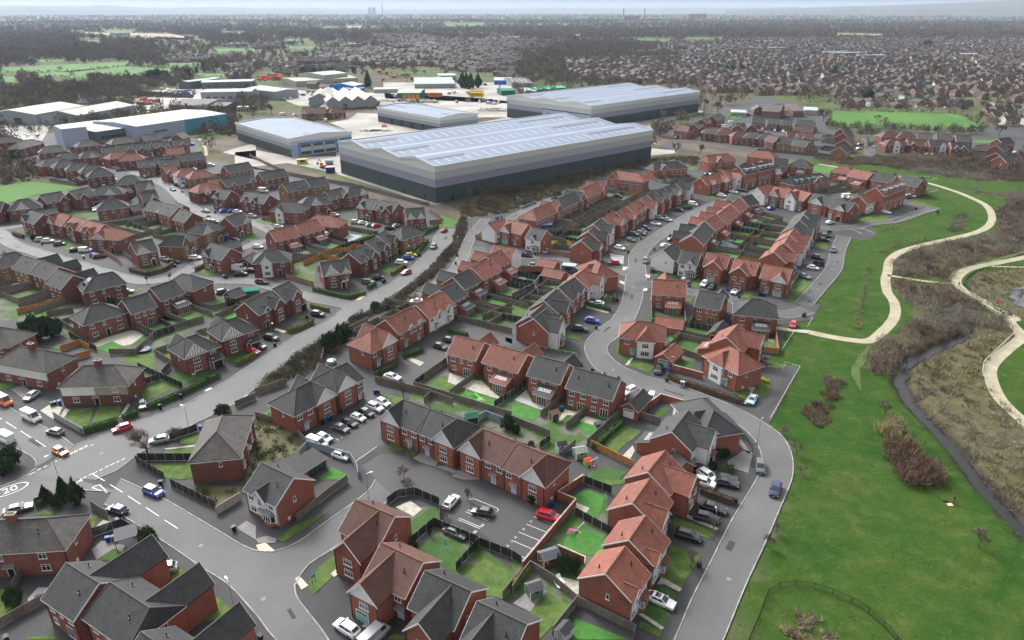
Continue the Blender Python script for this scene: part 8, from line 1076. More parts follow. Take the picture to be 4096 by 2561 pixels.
for (x,y,rz,a,b,hd,tk,short,idx,n,near),k in HL:
 if 'y' in tk: continue
 c,s=math.cos(rz),math.sin(rz); N=max(1,n); uw=(b-a)/N
 pb=FOOT[k][8]
 for u in range(N):
  u0,u1=a+uw*u,a+uw*(u+1)
  dep=0
  for dd in (2,3.5,5,6.5,8,9.5):
   pts=[(x+uu*c-(hd+pb+dd)*s,y+uu*s+(hd+pb+dd)*c) for uu in(u0+.3,(u0+u1)/2,u1-.3)]
   if any(infoot(px,py,.3,k) or onhard(px,py) for px,py in pts): break
   dep=dd
  if dep<3: continue
  v0=hd+pb
  cx,cy=x+(u0+u1)/2*c-(v0+dep*.6)*s,y+(u0+u1)/2*s+(v0+dep*.6)*c
  free_=not inany(cx,cy,LB)
  if inany(cx,cy,ESB): setp(sheet('garden_ground',rect(x,y,c,s,u0,u1,v0-.1,v0+dep),.036+.0005*(k%9),G_yard),kind='structure')
  if free_ and inany(cx,cy,ESB):
   r_=rg.random(); 
   P=rect(x,y,c,s,u0+.25,u1-.25,v0+2.2 if r_<.85 else v0+dep*.5,v0+dep-.25)
   if not any(inpoly(px,py,L_) for L_,bb in LB for px,py in P[:1]): setp(sheet('lawn',P,.045+.002*(k%5),G_lawn['N' if r_<.5 else ('D' if r_<.8 else 'A')]),kind='structure')
   if r_<.6: setp(sheet('patio',rect(x,y,c,s,u0+.3,u1-.3,v0,v0+2.1),.06,G_pave['P' if r_<.3 else 'C']),kind='structure')
  ft='W' if rg.random()<.82 else rg.choice('DO')
  A_,B_,C_2,D_=rect(x,y,c,s,u0,u1,v0-(pb if pb else 0),v0+dep)
  q=[]
  for e0,e1 in((A_,D_),(D_,C_2),(C_2,B_)):
   mx,my=(e0[0]+e1[0])/2,(e0[1]+e1[1])/2
   if segdist(mx,my)>.9 and not infoot(mx,my,.1,k):
    if not q or q[-1]!=e0:
     if len(q)>1: fence(ft,q)
     q=[e0]
    q.append(e1)
   else:
    if len(q)>1: fence(ft,q)
    q=[]
  if len(q)>1: fence(ft,q)
  # shed or shrubs in some gardens
  if rg.random()<.25 and dep>5: EXTRA_SHEDS.append((x+(u0+1.3)*c-(v0+dep-1.4)*s,y+(u0+1.3)*s+(v0+dep-1.4)*c,rz)) if 'EXTRA_SHEDS' in globals() else None
 if 's' in tk: 
  continue
 # front: lawn patch, drive with car
 pf=FOOT[k][7]
 vf=-(hd+pf)
 for u0,u1,kind in((a+.2,(a+b)/2-.6,'lawn'),((a+b)/2+.4,b-.2,'drive')):
  cx,cy=x+(u0+u1)/2*c-(vf-2.6)*s,y+(u0+u1)/2*s+(vf-2.6)*c
  if onhard(cx,cy) or infoot(cx,cy,.8,k) or inany(cx,cy,LB): continue
  if kind=='lawn':
   P=rect(x,y,c,s,u0,u1,vf-4.2,vf-.5)
   if any(onhard(*p) or infoot(*p,.1,k) for p in P): P=rect(x,y,c,s,u0,u1,vf-2.6,vf-.5)
   if any(onhard(*p) or infoot(*p,.1,k) for p in P): continue
   setp(sheet('lawn',P,.05+.002*(k%5),G_lawn[rg.choice('NDN')]),kind='structure')
# far-group houses get cars on their fronts
rc=random.Random(5)
for (x,y,rz,a,b,hd,tk,short,idx,n,near),k in HL:
 if math.hypot(x,y)<400 or rc.random()>.55: continue
 c,s=math.cos(rz),math.sin(rz); u=rc.uniform(a+1,b-1); v=-(hd+FOOT[k][7]+3.2); cx,cy=x+u*c-v*s,y+u*s+v*c
 if infoot(cx,cy,1.2) : continue
 car(cx,cy,rz+math.pi/2*rc.choice((1,-1)),rc.choice(['white','black','grey','silver','blue','red','grey','white']),rc.choice(['hatch','suv','saloon']),'')
# ---------------- vegetation ----------------
twig=per_object(mat('bare_twigs',(.17,.135,.11),.95,.25,.5),.2); twig2=mat('red_brown_twigs',(.15,.1,.072),.95,.3,.6); twigG=mat('grey_twigs',(.2,.18,.15),.95,.25,.5); bark=mat('bark',(.1,.085,.07),.95,.2,2)
ever=per_object(mat('evergreen_foliage',(.035,.07,.026),.9,.35,.8),.25); leafG=mat('hedge_leaves',(.045,.1,.025),.9,.35,1.2); leafO=mat('olive_hedge_leaves',(.12,.14,.03),.9,.3,1.2); leafB=mat('brown_hedge_twigs',(.1,.07,.045),.95,.35,1.2); leafY=mat('yellow_green_leaves',(.42,.42,.04),.9,.25,1.5); reed=mat('dry_reeds',(.3,.22,.14),.95,.3,1.2); tuft=mat('dark_tussock',(.045,.055,.02),.95,.3,2); dry=mat('dry_grass',(.3,.26,.13),.95,.3,1)
RG=np.random.default_rng(4)
def tri_cloud(pts,size,aspect=.35,up=.3,rg_=RG,flat=False):
 """one thin triangle per point, random heading; returns verts, faces"""
 n=len(pts); d=rg_.normal(size=(n,3)); d[:,2]=np.abs(d[:,2])*(1+up*3)+up; d/=np.linalg.norm(d,axis=1)[:,None]
 e=rg_.normal(size=(n,3)); e=np.cross(d,e); e/=np.linalg.norm(e,axis=1)[:,None]+1e-9
 s=size*(.6+.8*rg_.random(n))[:,None] if np.isscalar(size) else size[:,None]*(.6+.8*rg_.random(n))[:,None]
 A=pts-e*s*aspect*.5; B_=pts+e*s*aspect*.5; C2=pts+d*s
 V=np.concatenate([A,B_,C2]).reshape(3,n,3).transpose(1,0,2).reshape(-1,3); F=np.arange(3*n).reshape(n,3); return V,F
def cloud_mesh(name,pts,size,m_,aspect=.35,up=.3):
 V,F=tri_cloud(np.asarray(pts),size,aspect,up); return np_mesh(name,V,F,[m_] if not isinstance(m_,list) else m_,k=3)
def bare_tree_mesh(h,seed,fine=1):
 r=random.Random(seed); tr=MB(bark); pts=[]; dirs=[]
 def grow(p,d,L,rad_,lev):
  e=p+d*L; tr.bar(p,e,rad_,sides=5 if lev<2 else 3,r2=rad_*.6)
  if lev>=3: 
   for _ in range(7): pts.append(tuple(p+(e-p)*r.random()+Vector([r.uniform(-.1,.1)*L]*3)))
  if lev==4: return
  for _ in range(4 if lev<2 else 3):
   a=Vector((r.gauss(0,1),r.gauss(0,1),r.gauss(.35,.5))).normalized(); nd=(d*.75+a*.75).normalized(); grow(p+(e-p)*r.uniform(.45,1),nd,L*r.uniform(.6,.78),rad_*.55,lev+1)
 grow(Vector((0,0,0)),Vector((r.uniform(-.05,.05),r.uniform(-.05,.05),1)),h*.3,h*.022,0)
 V,F=tri_cloud(np.array(pts),h*.11,.045,.4); return mesh('trunk',tr.V,tr.F,tr.mats,tr.I),np_mesh('crown',V,F,[twig],k=3)
BT=[bare_tree_mesh(10,s) for s in range(5)]
def tree(x,y,h,lab,grp,scrubby=False):
 k=rnd.randrange(5); r=empty('bare_tree',x,y,0,rnd.uniform(0,6.28)); s=h/9.0; inst('trunk',BT[k][0],r,(0,0,0),0,(s*rnd.uniform(.85,1.1),)*2+(s,)); inst('crown',BT[k][1],r,(0,0,0),0,(s,)*3); setp(r,place(lab) if lab not in('_',) else lab,'tree',grp)
for k,(x,y,h) in enumerate(TREES):
 c=min(HINFO,key=lambda q:(q[0]-x)**2+(q[1]-y)**2); 
 d_=math.hypot(c[0]-x,c[1]-y)
 lab='%s bare tree %s the %s house, %s'%('tall' if h>8 else ('small' if h<4.6 else 'mid-sized'),'by' if d_<40 else 'well beyond',ORD[c[8]],c[7])
 tree(x,y,h,lab,'bare winter trees')
def ever_mesh(seed,conif=False):
 rg_=np.random.default_rng(seed); n=1500; u=rg_.normal(size=(n,3)); u/=np.linalg.norm(u,axis=1)[:,None]; r=rg_.random(n)**.3
 lump=1+.22*np.sin(u[:,0]*5+seed)*np.cos(u[:,1]*4+seed*2)+.15*np.sin(u[:,2]*7+u[:,0]*6)
 P=u*(r*lump)[:,None]; P[:,2]=P[:,2]*.5+.5
 if conif: t=np.clip(P[:,2],0,1); P[:,0]*=(1.15-t); P[:,1]*=(1.15-t)
 V,F=tri_cloud(P,.2,.7,.1,rg_); return np_mesh('foliage',V,F,[ever],k=3)
EV=[ever_mesh(s) for s in range(3)]+[ever_mesh(s+10,True) for s in range(2)]
q=MB(bark); q.bar((0,0,0),(0,0,.5),.05,sides=5); EVT=mesh('trunk',q.V,q.F,q.mats,q.I)
for k,(x,y,rad_,h) in enumerate(EVERG):
 con=h>2.2*rad_*1.1; r=empty('evergreen_shrub' if h<3.2 else 'evergreen_tree',x,y,0,rnd.uniform(0,6)); inst('foliage',EV[3+k%2] if con else EV[k%3],r,(0,0,0),0,(rad_,rad_,h)); inst('trunk',EVT,r,(0,0,0),0,(rad_,rad_,h))
 c=min(HINFO,key=lambda q:(q[0]-x)**2+(q[1]-y)**2); d_=math.hypot(c[0]-x,c[1]-y)
 setp(r,place('dark evergreen %s %s the %s house, %s'%('shrub' if h<3.2 else ('conifer' if con else 'tree'),'by' if d_<40 else 'far beyond',ORD[c[8]],c[7])),'tree' if h>=3.2 else 'shrub','evergreen trees and shrubs')
# hedges
HMAT={'green':leafG,'olive':leafO,'brown':leafB,'yellow':leafY}
for k,(t,pl) in enumerate(HEDGES):
 pts=[]; L=sum(math.dist(a,b) for a,b in zip(pl,pl[1:])); w_,h_=(1.0,1.4) if math.hypot(*pl[0])<260 else (1.2,1.5)
 if t=='yellow': w_,h_=1.0,.9
 qs=resample(pl,.25); core=MB(HMAT[t])
 for p in qs:
  for _ in range(34 if math.hypot(*p)<200 else 16):
   u,v=RG.uniform(-w_/2,w_/2),RG.uniform(.05,h_)
   if RG.random()<.6: 
    if RG.random()<.5: v=h_*RG.uniform(.85,1.02)
    else: u=w_/2*RG.choice([-1,1])*RG.uniform(.85,1.05)
   pts.append((p[0]+u+RG.normal()*.06-pl[0][0],p[1]+u*RG.choice([-1,1])*.6+RG.normal()*.1-pl[0][1],v))
 for a,b in zip(qs[::4],qs[4::4]+[qs[-1]]):
  if math.dist(a,b)>.05:
   ang=math.atan2(b[1]-a[1],b[0]-a[0]); core.box(0,math.dist(a,b),-w_*.42,w_*.42,0,h_*.9,0,ang,(a[0]-pl[0][0],a[1]-pl[0][1],0))
 root=empty('hedge',pl[0][0],pl[0][1]); 
 V,F=tri_cloud(np.array(pts),.22,.8,.2); o=bpy.data.objects.new('leaves',np_mesh('leaves',V,F,[HMAT[t]],k=3)); link(o,root); core.build('inner_branches',root)
 mx,my=pl[len(pl)//2]; c=min(HINFO,key=lambda q:(q[0]-mx)**2+(q[1]-my)**2)
 setp(root,place('clipped %s hedge by the %s house, %s'%({'yellow':'yellow-green'}.get(t,t),ORD[c[8]],c[7])),'hedge','garden hedges')
def scatter(P,dens,rg_=RG):
 b=bbox(P); A=(b[1]-b[0])*(b[3]-b[2]); n=int(A*dens)
 n=min(n,400000); x=rg_.uniform(b[0],b[1],n); y=rg_.uniform(b[2],b[3],n); m_=polys_mask(x,y,[P]); return np.stack([x[m_],y[m_]],1)
def hz(xy): return hterr_arr(xy[:,0][None,:],xy[:,1][None,:])[0]
hA=mat('hedge_twigs_brown',(.115,.092,.07),.95,.35,.25); hB=mat('hedge_twigs_ochre',(.15,.125,.07),.95,.3,.25); hC=mat('hedge_twigs_green',(.05,.065,.03),.95,.3,.25)
# low scrub over the rough ground
def bushes(name,P,nb,rlo,rhi,m_,ntri,size,lab=None,hscale=.8,aspect=.06,base=0.0):
 ctr=scatter(P,nb); V=[];F=[];o_=0; out=[]
 for (x,y) in ctr:
  r=RG.uniform(rlo,rhi); n=max(6,int(ntri*(r/rhi)**2)); u=RG.normal(size=(n,3)); u/=np.linalg.norm(u,axis=1)[:,None]; u[:,2]=np.abs(u[:,2]); p=u*(RG.random(n)**.45*r)[:,None]; p[:,2]*=hscale; p[:,0]+=x; p[:,1]+=y; out.append(p)
 if not out: return
 p=np.concatenate(out); p[:,2]+=hz(p[:,:2])+base
 mi=np.zeros(len(p),int)
 o=bpy.data.objects.new(name,cloud_mesh(name,p,size,m_,aspect,.3)); 
 if isinstance(m_,list):
  xx=p[:,0];yy=p[:,1]; f=(np.sin(xx*.11)+np.cos(yy*.13+xx*.05)+RG.normal(size=len(p))*.35); mi=np.clip(((f+1.6)/3.2*len(m_)).astype(int),0,len(m_)-1); o.data.polygons.foreach_set('material_index',mi.astype(np.int32))
 link(o); setp(o,lab,None,None,'stuff'); return o
for k,P in enumerate(SCRUB):
 A=abs(area2(P)); low=k in(0,4)
 bushes('scrub_plants',P,.4 if low else .2,.5 if low else 1.2,1.3 if low else 3.0,[twigG,twig,hA,leafB,dry,twig] if low else [twig,twig2,twigG],44 if low else 240,.6 if low else .8,'low brown winter scrub and rough grass' if low else 'tangled bare winter bushes by the river',.5 if low else .85,.2 if low else .13)
for k,P in enumerate(BIGHEDGE):
 nearh=math.hypot(*P[0])<430
 sheet('rough_ground',P,.034,G_rough)
 bushes('hedgerow_scrub',P,(1.5 if k<2 else .5) if nearh else .2,.9,1.6,[hA,hB,hA,hC,hA],90 if nearh else 60,.55 if nearh else .8,'dense bare brown hedgerow scrub',1.0,.22)
bushes('shrub_bed',SHRUBBED,.5,.7,1.3,[twig,twig2,twig],200,.6,'purple-brown shrub bed on the grass',.8,.14)
for P in OVERGROWN: bushes('overgrown_plants',P,.35,.4,1.3,[hC,hA,leafO,hB,ever],90,.4,'overgrown garden plants and brambles',.8,.4)
bushes('willow_thicket',WILLOW,.3,1.2,2.2,[twig,dry,twig2],260,1.9,'tall brown willow thicket on the grass',1.2,.05)
bushes('reeds',REEDS,1.2,.4,.8,[reed,twigG],40,.9,'dry brown reeds in the fenced basin',.7,.1)
for P in REEDB: bushes('reeds',P,1.0,.4,.8,[reed,twigG,leafB],26,.8,'dry reeds in the grass swale',.7,.1)
for P in TUFTS: bushes('tussock',P,.012,.4,.9,tuft,60,.5,'dark rush tussocks on the bank',.7,.2)

gA=mat('grass_tuft_light',(.05,.1,.016),.95,.3,.1); gB=mat('grass_tuft_dark',(.028,.075,.011),.95,.3,.1); gC=mat('grass_tuft_straw',(.085,.1,.03),.95,.3,.1)
s=scatter(PARK,2.4); d_=np.hypot(s[:,0],s[:,1]); nz_=np.sin(s[:,0]*.13+2*np.sin(s[:,1]*.07))*np.cos(s[:,1]*.11+s[:,0]*.03)+.5*np.sin(s[:,0]*.41)*np.sin(s[:,1]*.37)
k=(d_<330)&(RG.random(len(s))<np.clip(230/d_,0,1)**2)&(RG.random(len(s))<.35+.5*(nz_>.1)); s=s[k]; nz_=nz_[k]
pm2=np.zeros(len(s),bool)
for pl,w in PATHS:
 a_=np.array(resample(pl,2.0))
 for j in range(0,len(a_),60): pm2|=(((s[:,0,None]-a_[None,j:j+60,0])**2+(s[:,1,None]-a_[None,j:j+60,1])**2).min(1)<(w/2+.25)**2)
pm2|=polys_mask(s[:,0],s[:,1],SCRUB[:1]+SCRUB[4:5]+POND+ESTATE); s=s[~pm2]; nz_=nz_[~pm2]
pts=np.repeat(s,2,0)+RG.normal(size=(2*len(s),2))*.2; pts=np.concatenate([pts,hz(pts)[:,None]],1); V,F=tri_cloud(pts,.3,.9,.2); zb_=np.repeat(pts[:,2],3); V[:,2]=zb_+(V[:,2]-zb_)*.22+.03
mi=np.repeat(np.where(nz_>.55,0,np.where(nz_<-.3,1,np.where(RG.random(len(s))<.14,2,RG.integers(0,2,len(s))))),2)
me=np_mesh('grass_tufts',V,F,[gA,gB,gC],mi,k=3); setp(link(bpy.data.objects.new('grass_tufts',me)),'rough grass tufts over the green open space',kind='stuff')

# ---------------- road markings and lettering ----------------
pm_=mat('road_paint_white',(.62,.62,.6),.7,.2,3)
q=MB(pm_)
for x0,y0,x1,y1,w in MARKS:
 d=math.hypot(x1-x0,y1-y0)
 if d<.05: continue
 nx_,ny_=-(y1-y0)/d*w/2,(x1-x0)/d*w/2; z=.05
 q.poly([(x0+nx_,y0+ny_,z),(x0-nx_,y0-ny_,z),(x1-nx_,y1-ny_,z),(x1+nx_,y1+ny_,z)])
setp(q.build('road_marking'),kind='structure')
def text(s,x,y,z,ang,h,m_,parent=None,rx=0,name='lettering'):
 me=TM[s].copy(); me.materials.clear(); me.materials.append(m_); ob=bpy.data.objects.new(name,me); ob.scale=(h,h,h); ob.location=(x,y,z); ob.rotation_euler=(rx,0,ang); link(ob,parent); return ob
for t,x,y,a,h in TEXTS: setp(text(t,x,y,.055,a,h,pm_,name='road_number'),kind='structure')
x,y,a=TEXTS[-1][1],TEXTS[-1][2],TEXTS[-1][3]; q=MB(pm_); N=28; cA,sA=math.cos(a),math.sin(a)
for k in range(N):
 pts=[]
 for f,t in((1,k),(1,k+1),(.9,k+1),(.9,k)):
  th=2*math.pi*t/N; u,v=math.cos(th)*3.1*f,math.sin(th)*1.6*f; pts.append((x+u*cA-v*sA,y+u*sA+v*cA,.05))
 q.poly(pts)
setp(q.build('road_marking'),kind='structure')
# ---------------- rails ----------------
woodr=mat('pale_timber_rail',(.4,.4,.3),.9,.2,1); blackr=mat('black_railing_paint',(.01,.01,.01),.5)
RLAB={'railing':'black metal railing','knee':'low white timber knee rail','timber':'pale timber post and rail fence','steel':'grey steel mesh security fence'}
RPL=['round the reed basin at the bottom right','round the small car park by the curved road bend','above the side street by the white gabled house','where the park path meets the drive','at the top end of the estate beside the path','by the last grey roofed terrace at the top','along the end car park facing the swale','round the planted bed on the road bend','above the river path fork','down the river side of the far path','round the upper side of the pond','down the lower side of the pond','under the white fronted corner house','between the warehouse bank and the houses','from the red car to the garden corner']
for k,(t,pl) in enumerate(RAILS):
 root=empty('railing' if t=='railing' else 'rail_fence',*pl[0]); ox,oy=pl[0]; step={'railing':2.75,'knee':2.0,'timber':1.9,'steel':3.0}[t]; h={'railing':1.15,'knee':.65,'timber':1.1,'steel':2.4}[t]
 qs=resample(pl,step); m_={'railing':blackr,'knee':pm_,'timber':woodr,'steel':postm}[t]
 po=MB(m_); r_={'railing':.06,'knee':.06,'timber':.06,'steel':.05}[t]; po.bar((0,0,0),(0,0,h),r_); pme=mesh('post',po.V,po.F,po.mats,po.I)
 rl=MB(m_); br=MB(m_)
 for i,p in enumerate(qs):
  z0=hterr(*p)+.09; inst('post',pme,root,(p[0]-ox,p[1]-oy,z0))
  if i<len(qs)-1:
   n_=qs[i+1]; z1=hterr(*n_)+.09
   for f in {'railing':(.1,.97),'knee':(.9,),'timber':(.35,.65,.95),'steel':(.05,.5,.98)}[t]: rl.bar((p[0]-ox,p[1]-oy,z0+h*f),(n_[0]-ox,n_[1]-oy,z1+h*f),r_*.6)
   if t in('railing','steel'):
    for j in range(1,14 if t=='railing' else 10):
     f=j/(14 if t=='railing' else 10); x,y=p[0]+(n_[0]-p[0])*f-ox,p[1]+(n_[1]-p[1])*f-oy; br.bar((x,y,z0+.1),(x,y,z0+h*.95),.018 if t=='railing' else .012,sides=3)
 rl.build('rail',root)
 if br.F: setp(br.build('bars',root),kind='stuff')
 setp(root,RLAB[t]+' '+RPL[k],'railing' if t=='railing' else 'fence')
# ---------------- people ----------------
def person(x,y,rz,pose,cloth,legs,label,scale=1.0,z=0):
 skin=mat('skin',(.45,.27,.2),.6); cm=mat('cloth_%s'%cloth,{'red':(.5,.02,.03),'black':(.015,.015,.018),'navy':(.02,.025,.05)}[cloth],.9); lm=mat('trousers_dark',(.02,.022,.028),.9); hair=mat('dark_hair',(.02,.014,.01),.8)
 root=empty('person',x,y,z,rz); m2=PB[pose]; o=link(bpy.data.objects.new('body',m2),root)
 m2.materials.clear(); [m2.materials.append(a) for a in (cm,lm,skin,mat('shoe_black',(.01,.01,.01),.6))]
 for p in m2.polygons:
  c=p.center; p.material_index=3 if c.z<.12 else (1 if c.z<.93 else (2 if c.z>1.5 else 0))
  if pose!='walk' and c.x>.36 and 0.9<c.z<1.3: p.material_index=2
  p.use_smooth=True
 h=MB(hair); 
 for k in range(8):
  a,b=2*math.pi*k/8,2*math.pi*(k+1)/8; h.poly([(.05+.1*math.cos(a),.1*math.sin(a),1.68),(.05+.1*math.cos(b),.1*math.sin(b),1.68),(.04,0,1.81)])
 h.build('hair',root); root.scale=(scale,)*3; setp(root,label,'person'); return root
PX=lambda k:PT[k]
x,y=PX('person_pilot'); person(x,y,2.6,'hold','black','black','person in dark clothes standing on the grass holding a remote controller',z=hterr(x,y)+.02)
x,y=PX('person_red'); person(x,y,1.3,'walk','red','black','person in a red jacket walking on the far gravel path',z=.0)
x,y=PX('person_pram'); pr=person(x,y,-.9,'push','black','black','person in a long dark coat pushing a pram on the path',z=.0)
q=MB(M['black'],rimm); q.box(.55,1.15,-.22,.22,.45,.75,0); q.bar((.35,0,1.05),(.75,0,.5),.02,1); 
for sx in(.6,1.1): q.bar((sx,-.27,.18),(sx,.27,.18),.16,0,8)
r=empty('pram',x,y,0,-.9); q.build('pram_frame',r); setp(r,'small dark pram in front of the person in the long coat','pram')
x,y=PX('launch_pad'); r=MB(mat('orange_pad',(.75,.1,.04),.7),mat('pad_white',(.7,.66,.62),.8)); z=hterr(x,y)+.05; r.box(-.55,.55,-.4,.4,0,.03,0); r.box(-.4,.4,-.26,.26,.031,.036,1); o=r.build('landing_pad',loc=(x,y,z)); setp(o,'small orange landing pad on the grass beside the controller holder','landing pad')
q=MB(M['black']); q.box(-.3,.3,-.15,.15,0,.18); q.box(.35,.7,-.15,.1,0,.12); o=q.build('backpack',loc=(x-.5,y+.9,z)); setp(o,'black backpack lying beside the orange pad','bag')
x,y=PX('lifebuoy'); root=empty('lifebuoy_station',x,y); q=MB(woodr); q.box(-.06,.06,-.06,.06,0,1.5); q.build('post',root); q=MB(mat('lifebuoy_red',(.65,.06,.02),.5)); q.bar((0,-.16,1.3),(0,-.05,1.3),.48,0,12); q.build('lifebuoy',root); setp(root,'red lifebuoy housing on a post at the pond edge','lifebuoy')
# ---------------- garden things ----------------
def gshed(k,c,rc,L,Wd,h,rz,lab,dc='white'):
 x,y=PX(k); root=empty('garden_shed',x,y,.03,rz); m1=mat('shed_'+k,c,.8,.15,2); m2=mat('shedroof_'+k,rc,.8,.15,2); a,b=L/2,Wd/2
 q=MB(m1,M['white']); q.poly([(-a,-b,0),(a,-b,0),(a,-b,h),(-a,-b,h)]); q.poly([(a,b,0),(-a,b,0),(-a,b,h),(a,b,h)])
 for s in(-1,1): q.poly([(s*a,b,0),(s*a,-b,0),(s*a,-b,h),(s*a,0,h+.55),(s*a,b,h)] if s<0 else [(a,-b,0),(a,b,0),(a,b,h),(a,0,h+.55),(a,-b,h)])
 for s in(-1,1):
  for t in(-1,1): q.box(s*a-.03,s*a+.03,t*b-.05,t*b+.05,0,h,1 if dc=='white' else 0)
 q.build('wall',root); r=MB(m2,M['white'] if dc=='white' else m2); e=.15; r.shell([[(-a-e,-b-e,h-.08),(a+e,-b-e,h-.08),(a+e,0,h+.62),(-a-e,0,h+.62)],[(a+e,b+e,h-.08),(-a-e,b+e,h-.08),(-a-e,0,h+.62),(a+e,0,h+.62)]],.06,0,1); r.build('roof',root)
 d=MB(mat('sheddoor_'+k,tuple(v*.75 for v in c),.7),M['glass']); d.box(-a-.03,-a,-.35,.35,.05,1.75,0); d.box(-.25,.25,-b-.02,-b,1.0,1.5,1); d.build('door',root); setp(root,lab,'shed')
gshed('shed_green',(.1,.2,.12),(.09,.09,.1),2.2,2.0,1.8,.4,'green wooden shed with grey felt roof on the gravel plot')
gshed('shed_brown',(.17,.06,.04),(.09,.1,.12),3.0,2.4,1.9,.4,'brown wooden shed with grey roof against the long brick wall')
gshed('shed_blue',(.33,.42,.5),(.05,.05,.055),1.9,1.5,1.8,.3,'pale blue shed with dark roof behind the brown-roofed terrace')
gshed('shed_sage',(.2,.27,.22),(.22,.28,.24),2.4,2.2,1.7,.3,'sage green shed beside the brown timber fence')
gshed('shed_white',(.5,.52,.54),(.05,.05,.055),2.2,1.8,1.7,.9,'white and grey plastic shed on the bottom lawn')
gshed('shed_darkgreen',(.012,.075,.05),(.015,.11,.07),2.6,2.4,2.0,.3,'dark green metal shed behind the grey-roofed terrace')
gshed('shed_small',(.19,.1,.08),(.24,.13,.1),1.8,1.4,1.9,.5,'brown shed with pinkish roof beside the sandstone patio')
gshed('greenshed',(.03,.13,.09),(.04,.22,.15),5,3.2,2.2,.3,'long green shed behind the left estate garage')
def flatbox(k,c,L,Wd,h,rz,lab,cat,name,top=None):
 x,y=PX(k); root=empty(name,x,y,.03,rz); q=MB(mat('box_'+k,c,.7,.1,1)); q.box(-L/2,L/2,-Wd/2,Wd/2,0,h); q.build('wall',root); q=MB(mat('boxtop_'+k,top or c,.6)); q.box(-L/2-.1,L/2+.1,-Wd/2-.1,Wd/2+.1,h+.002,h+.12); q.build('roof',root); q=MB(M['glass']); q.box(-L/2-.02,-L/2,-.5,.5,.1,h*.8); q.box(-L*.25,L*.25,-Wd/2-.02,-Wd/2,h*.3,h*.85); q.build('door',root); setp(root,lab,cat)
flatbox('greyshed',(.12,.13,.15),4.6,3.0,2.3,-.3,'flat roofed grey garden room beside the red garages','garden room','garden_room',(.3,.34,.38))
flatbox('box1',(.5,.5,.5),.9,.45,1.3,-.4,'white utility cabinet on the pavement at the road bend','cabinet','utility_cabinet')
flatbox('yellow_box',(.65,.48,.02),6,2.4,2.6,.3,'yellow site cabin on the pale yard left of the warehouse','cabin','site_cabin')
flatbox('blue_box',(.02,.03,.18),5,2.6,3.0,.3,'navy blue container beside the warehouse corner','container','container',(.3,.3,.36))
flatbox('billboard',(.62,.64,.68),3.5,.3,3.2,.2,'white double panel board beside the grass bank','sign board','sign_board')
x,y=PX('garden_room'); root=empty('garden_room',x,y,.03,0.990); q=MB(WALLM['b']); q.box(-3.15,3.15,-1.86,1.86,0,2.3); q.build('wall',root,uv=True); q=MB(ROOFM['G'],M['white']); q.shell([[(-3.45,-2.16,2.3),(3.45,-2.16,2.3),(3.45,2.16,3.1),(-3.45,2.16,3.1)]],.15,0,1); q.build('roof',root,uv=True); q=MB(M['glass'],M['black']); [q.box(-1.5+1.1*k,-.5+1.1*k,-1.90,-1.86,.1,2.1,0) for k in range(4)]; q.build('glass_door',root); setp(root,'low brick garden room with dark mono roof behind the white corner house','garden room')
def gazebo(k,L,Wd,h,rz,c,lab,slats=False):
 x,y=PX(k); root=empty('pergola' if slats else 'gazebo',x,y,.03,rz); pp=MB(mat('gaz_'+k,c,.7)); pp.box(-.06,.06,-.06,.06,0,h); pme=mesh('post',pp.V,pp.F,pp.mats,pp.I)
 for sx in(-1,1):
  for sy in(-1,1): inst('post',pme,root,(sx*L/2*.95,sy*Wd/2*.95,0))
 q=MB(mat('gaz_'+k,c,.7))
 if slats:
  for j in range(12): q.box(-L/2+j*L/12,-L/2+j*L/12+.09,-Wd/2,Wd/2,h,h+.1)
  q.build('slats',root)
 else: q.shell([[(-L/2,-Wd/2,h),(L/2,-Wd/2,h),(L/2,Wd/2,h+.2),(-L/2,Wd/2,h+.2)]],.1); q.build('roof',root)
 setp(root,lab,'gazebo')
gazebo('gazebo',3.6,3.4,2.3,.5,(.05,.052,.057),'grey flat roofed gazebo in the lower left corner garden')
gazebo('gazebo2',6.5,3.6,2.4,.35,(.16,.16,.36),'lilac blue canopy behind the end terrace')
PT['perg']=(PT['greyshed'][0],PT['greyshed'][1])
x,y=PX('tramp'); root=empty('trampoline',x,y,.03,0); q=MB(mat('trampoline_blue',(.01,.03,.25),.6)); N=16
for k in range(N):
 a,b=2*math.pi*k/N,2*math.pi*(k+1)/N; q.poly([(1.8*math.cos(a),1.8*math.sin(a),.7),(1.8*math.cos(b),1.8*math.sin(b),.7),(1.5*math.cos(b),1.5*math.sin(b),.72),(1.5*math.cos(a),1.5*math.sin(a),.72)])
q.build('pad',root); q=MB(M['black']); q.prism([(1.5*math.cos(2*math.pi*k/N),1.5*math.sin(2*math.pi*k/N)) for k in range(N)],.68,.7); q.build('mat',root); q=MB(M['black'])
for k in range(8): a=2*math.pi*k/8; q.bar((1.8*math.cos(a),1.8*math.sin(a),0),(1.8*math.cos(a),1.8*math.sin(a),2.3),.03)
for k in range(N): a,b=2*math.pi*k/N,2*math.pi*(k+1)/N; q.bar((1.8*math.cos(a),1.8*math.sin(a),2.3),(1.8*math.cos(b),1.8*math.sin(b),2.3),.03)
q.build('net_frame',root); setp(root,'round blue trampoline with black net frame on the lawn','trampoline')
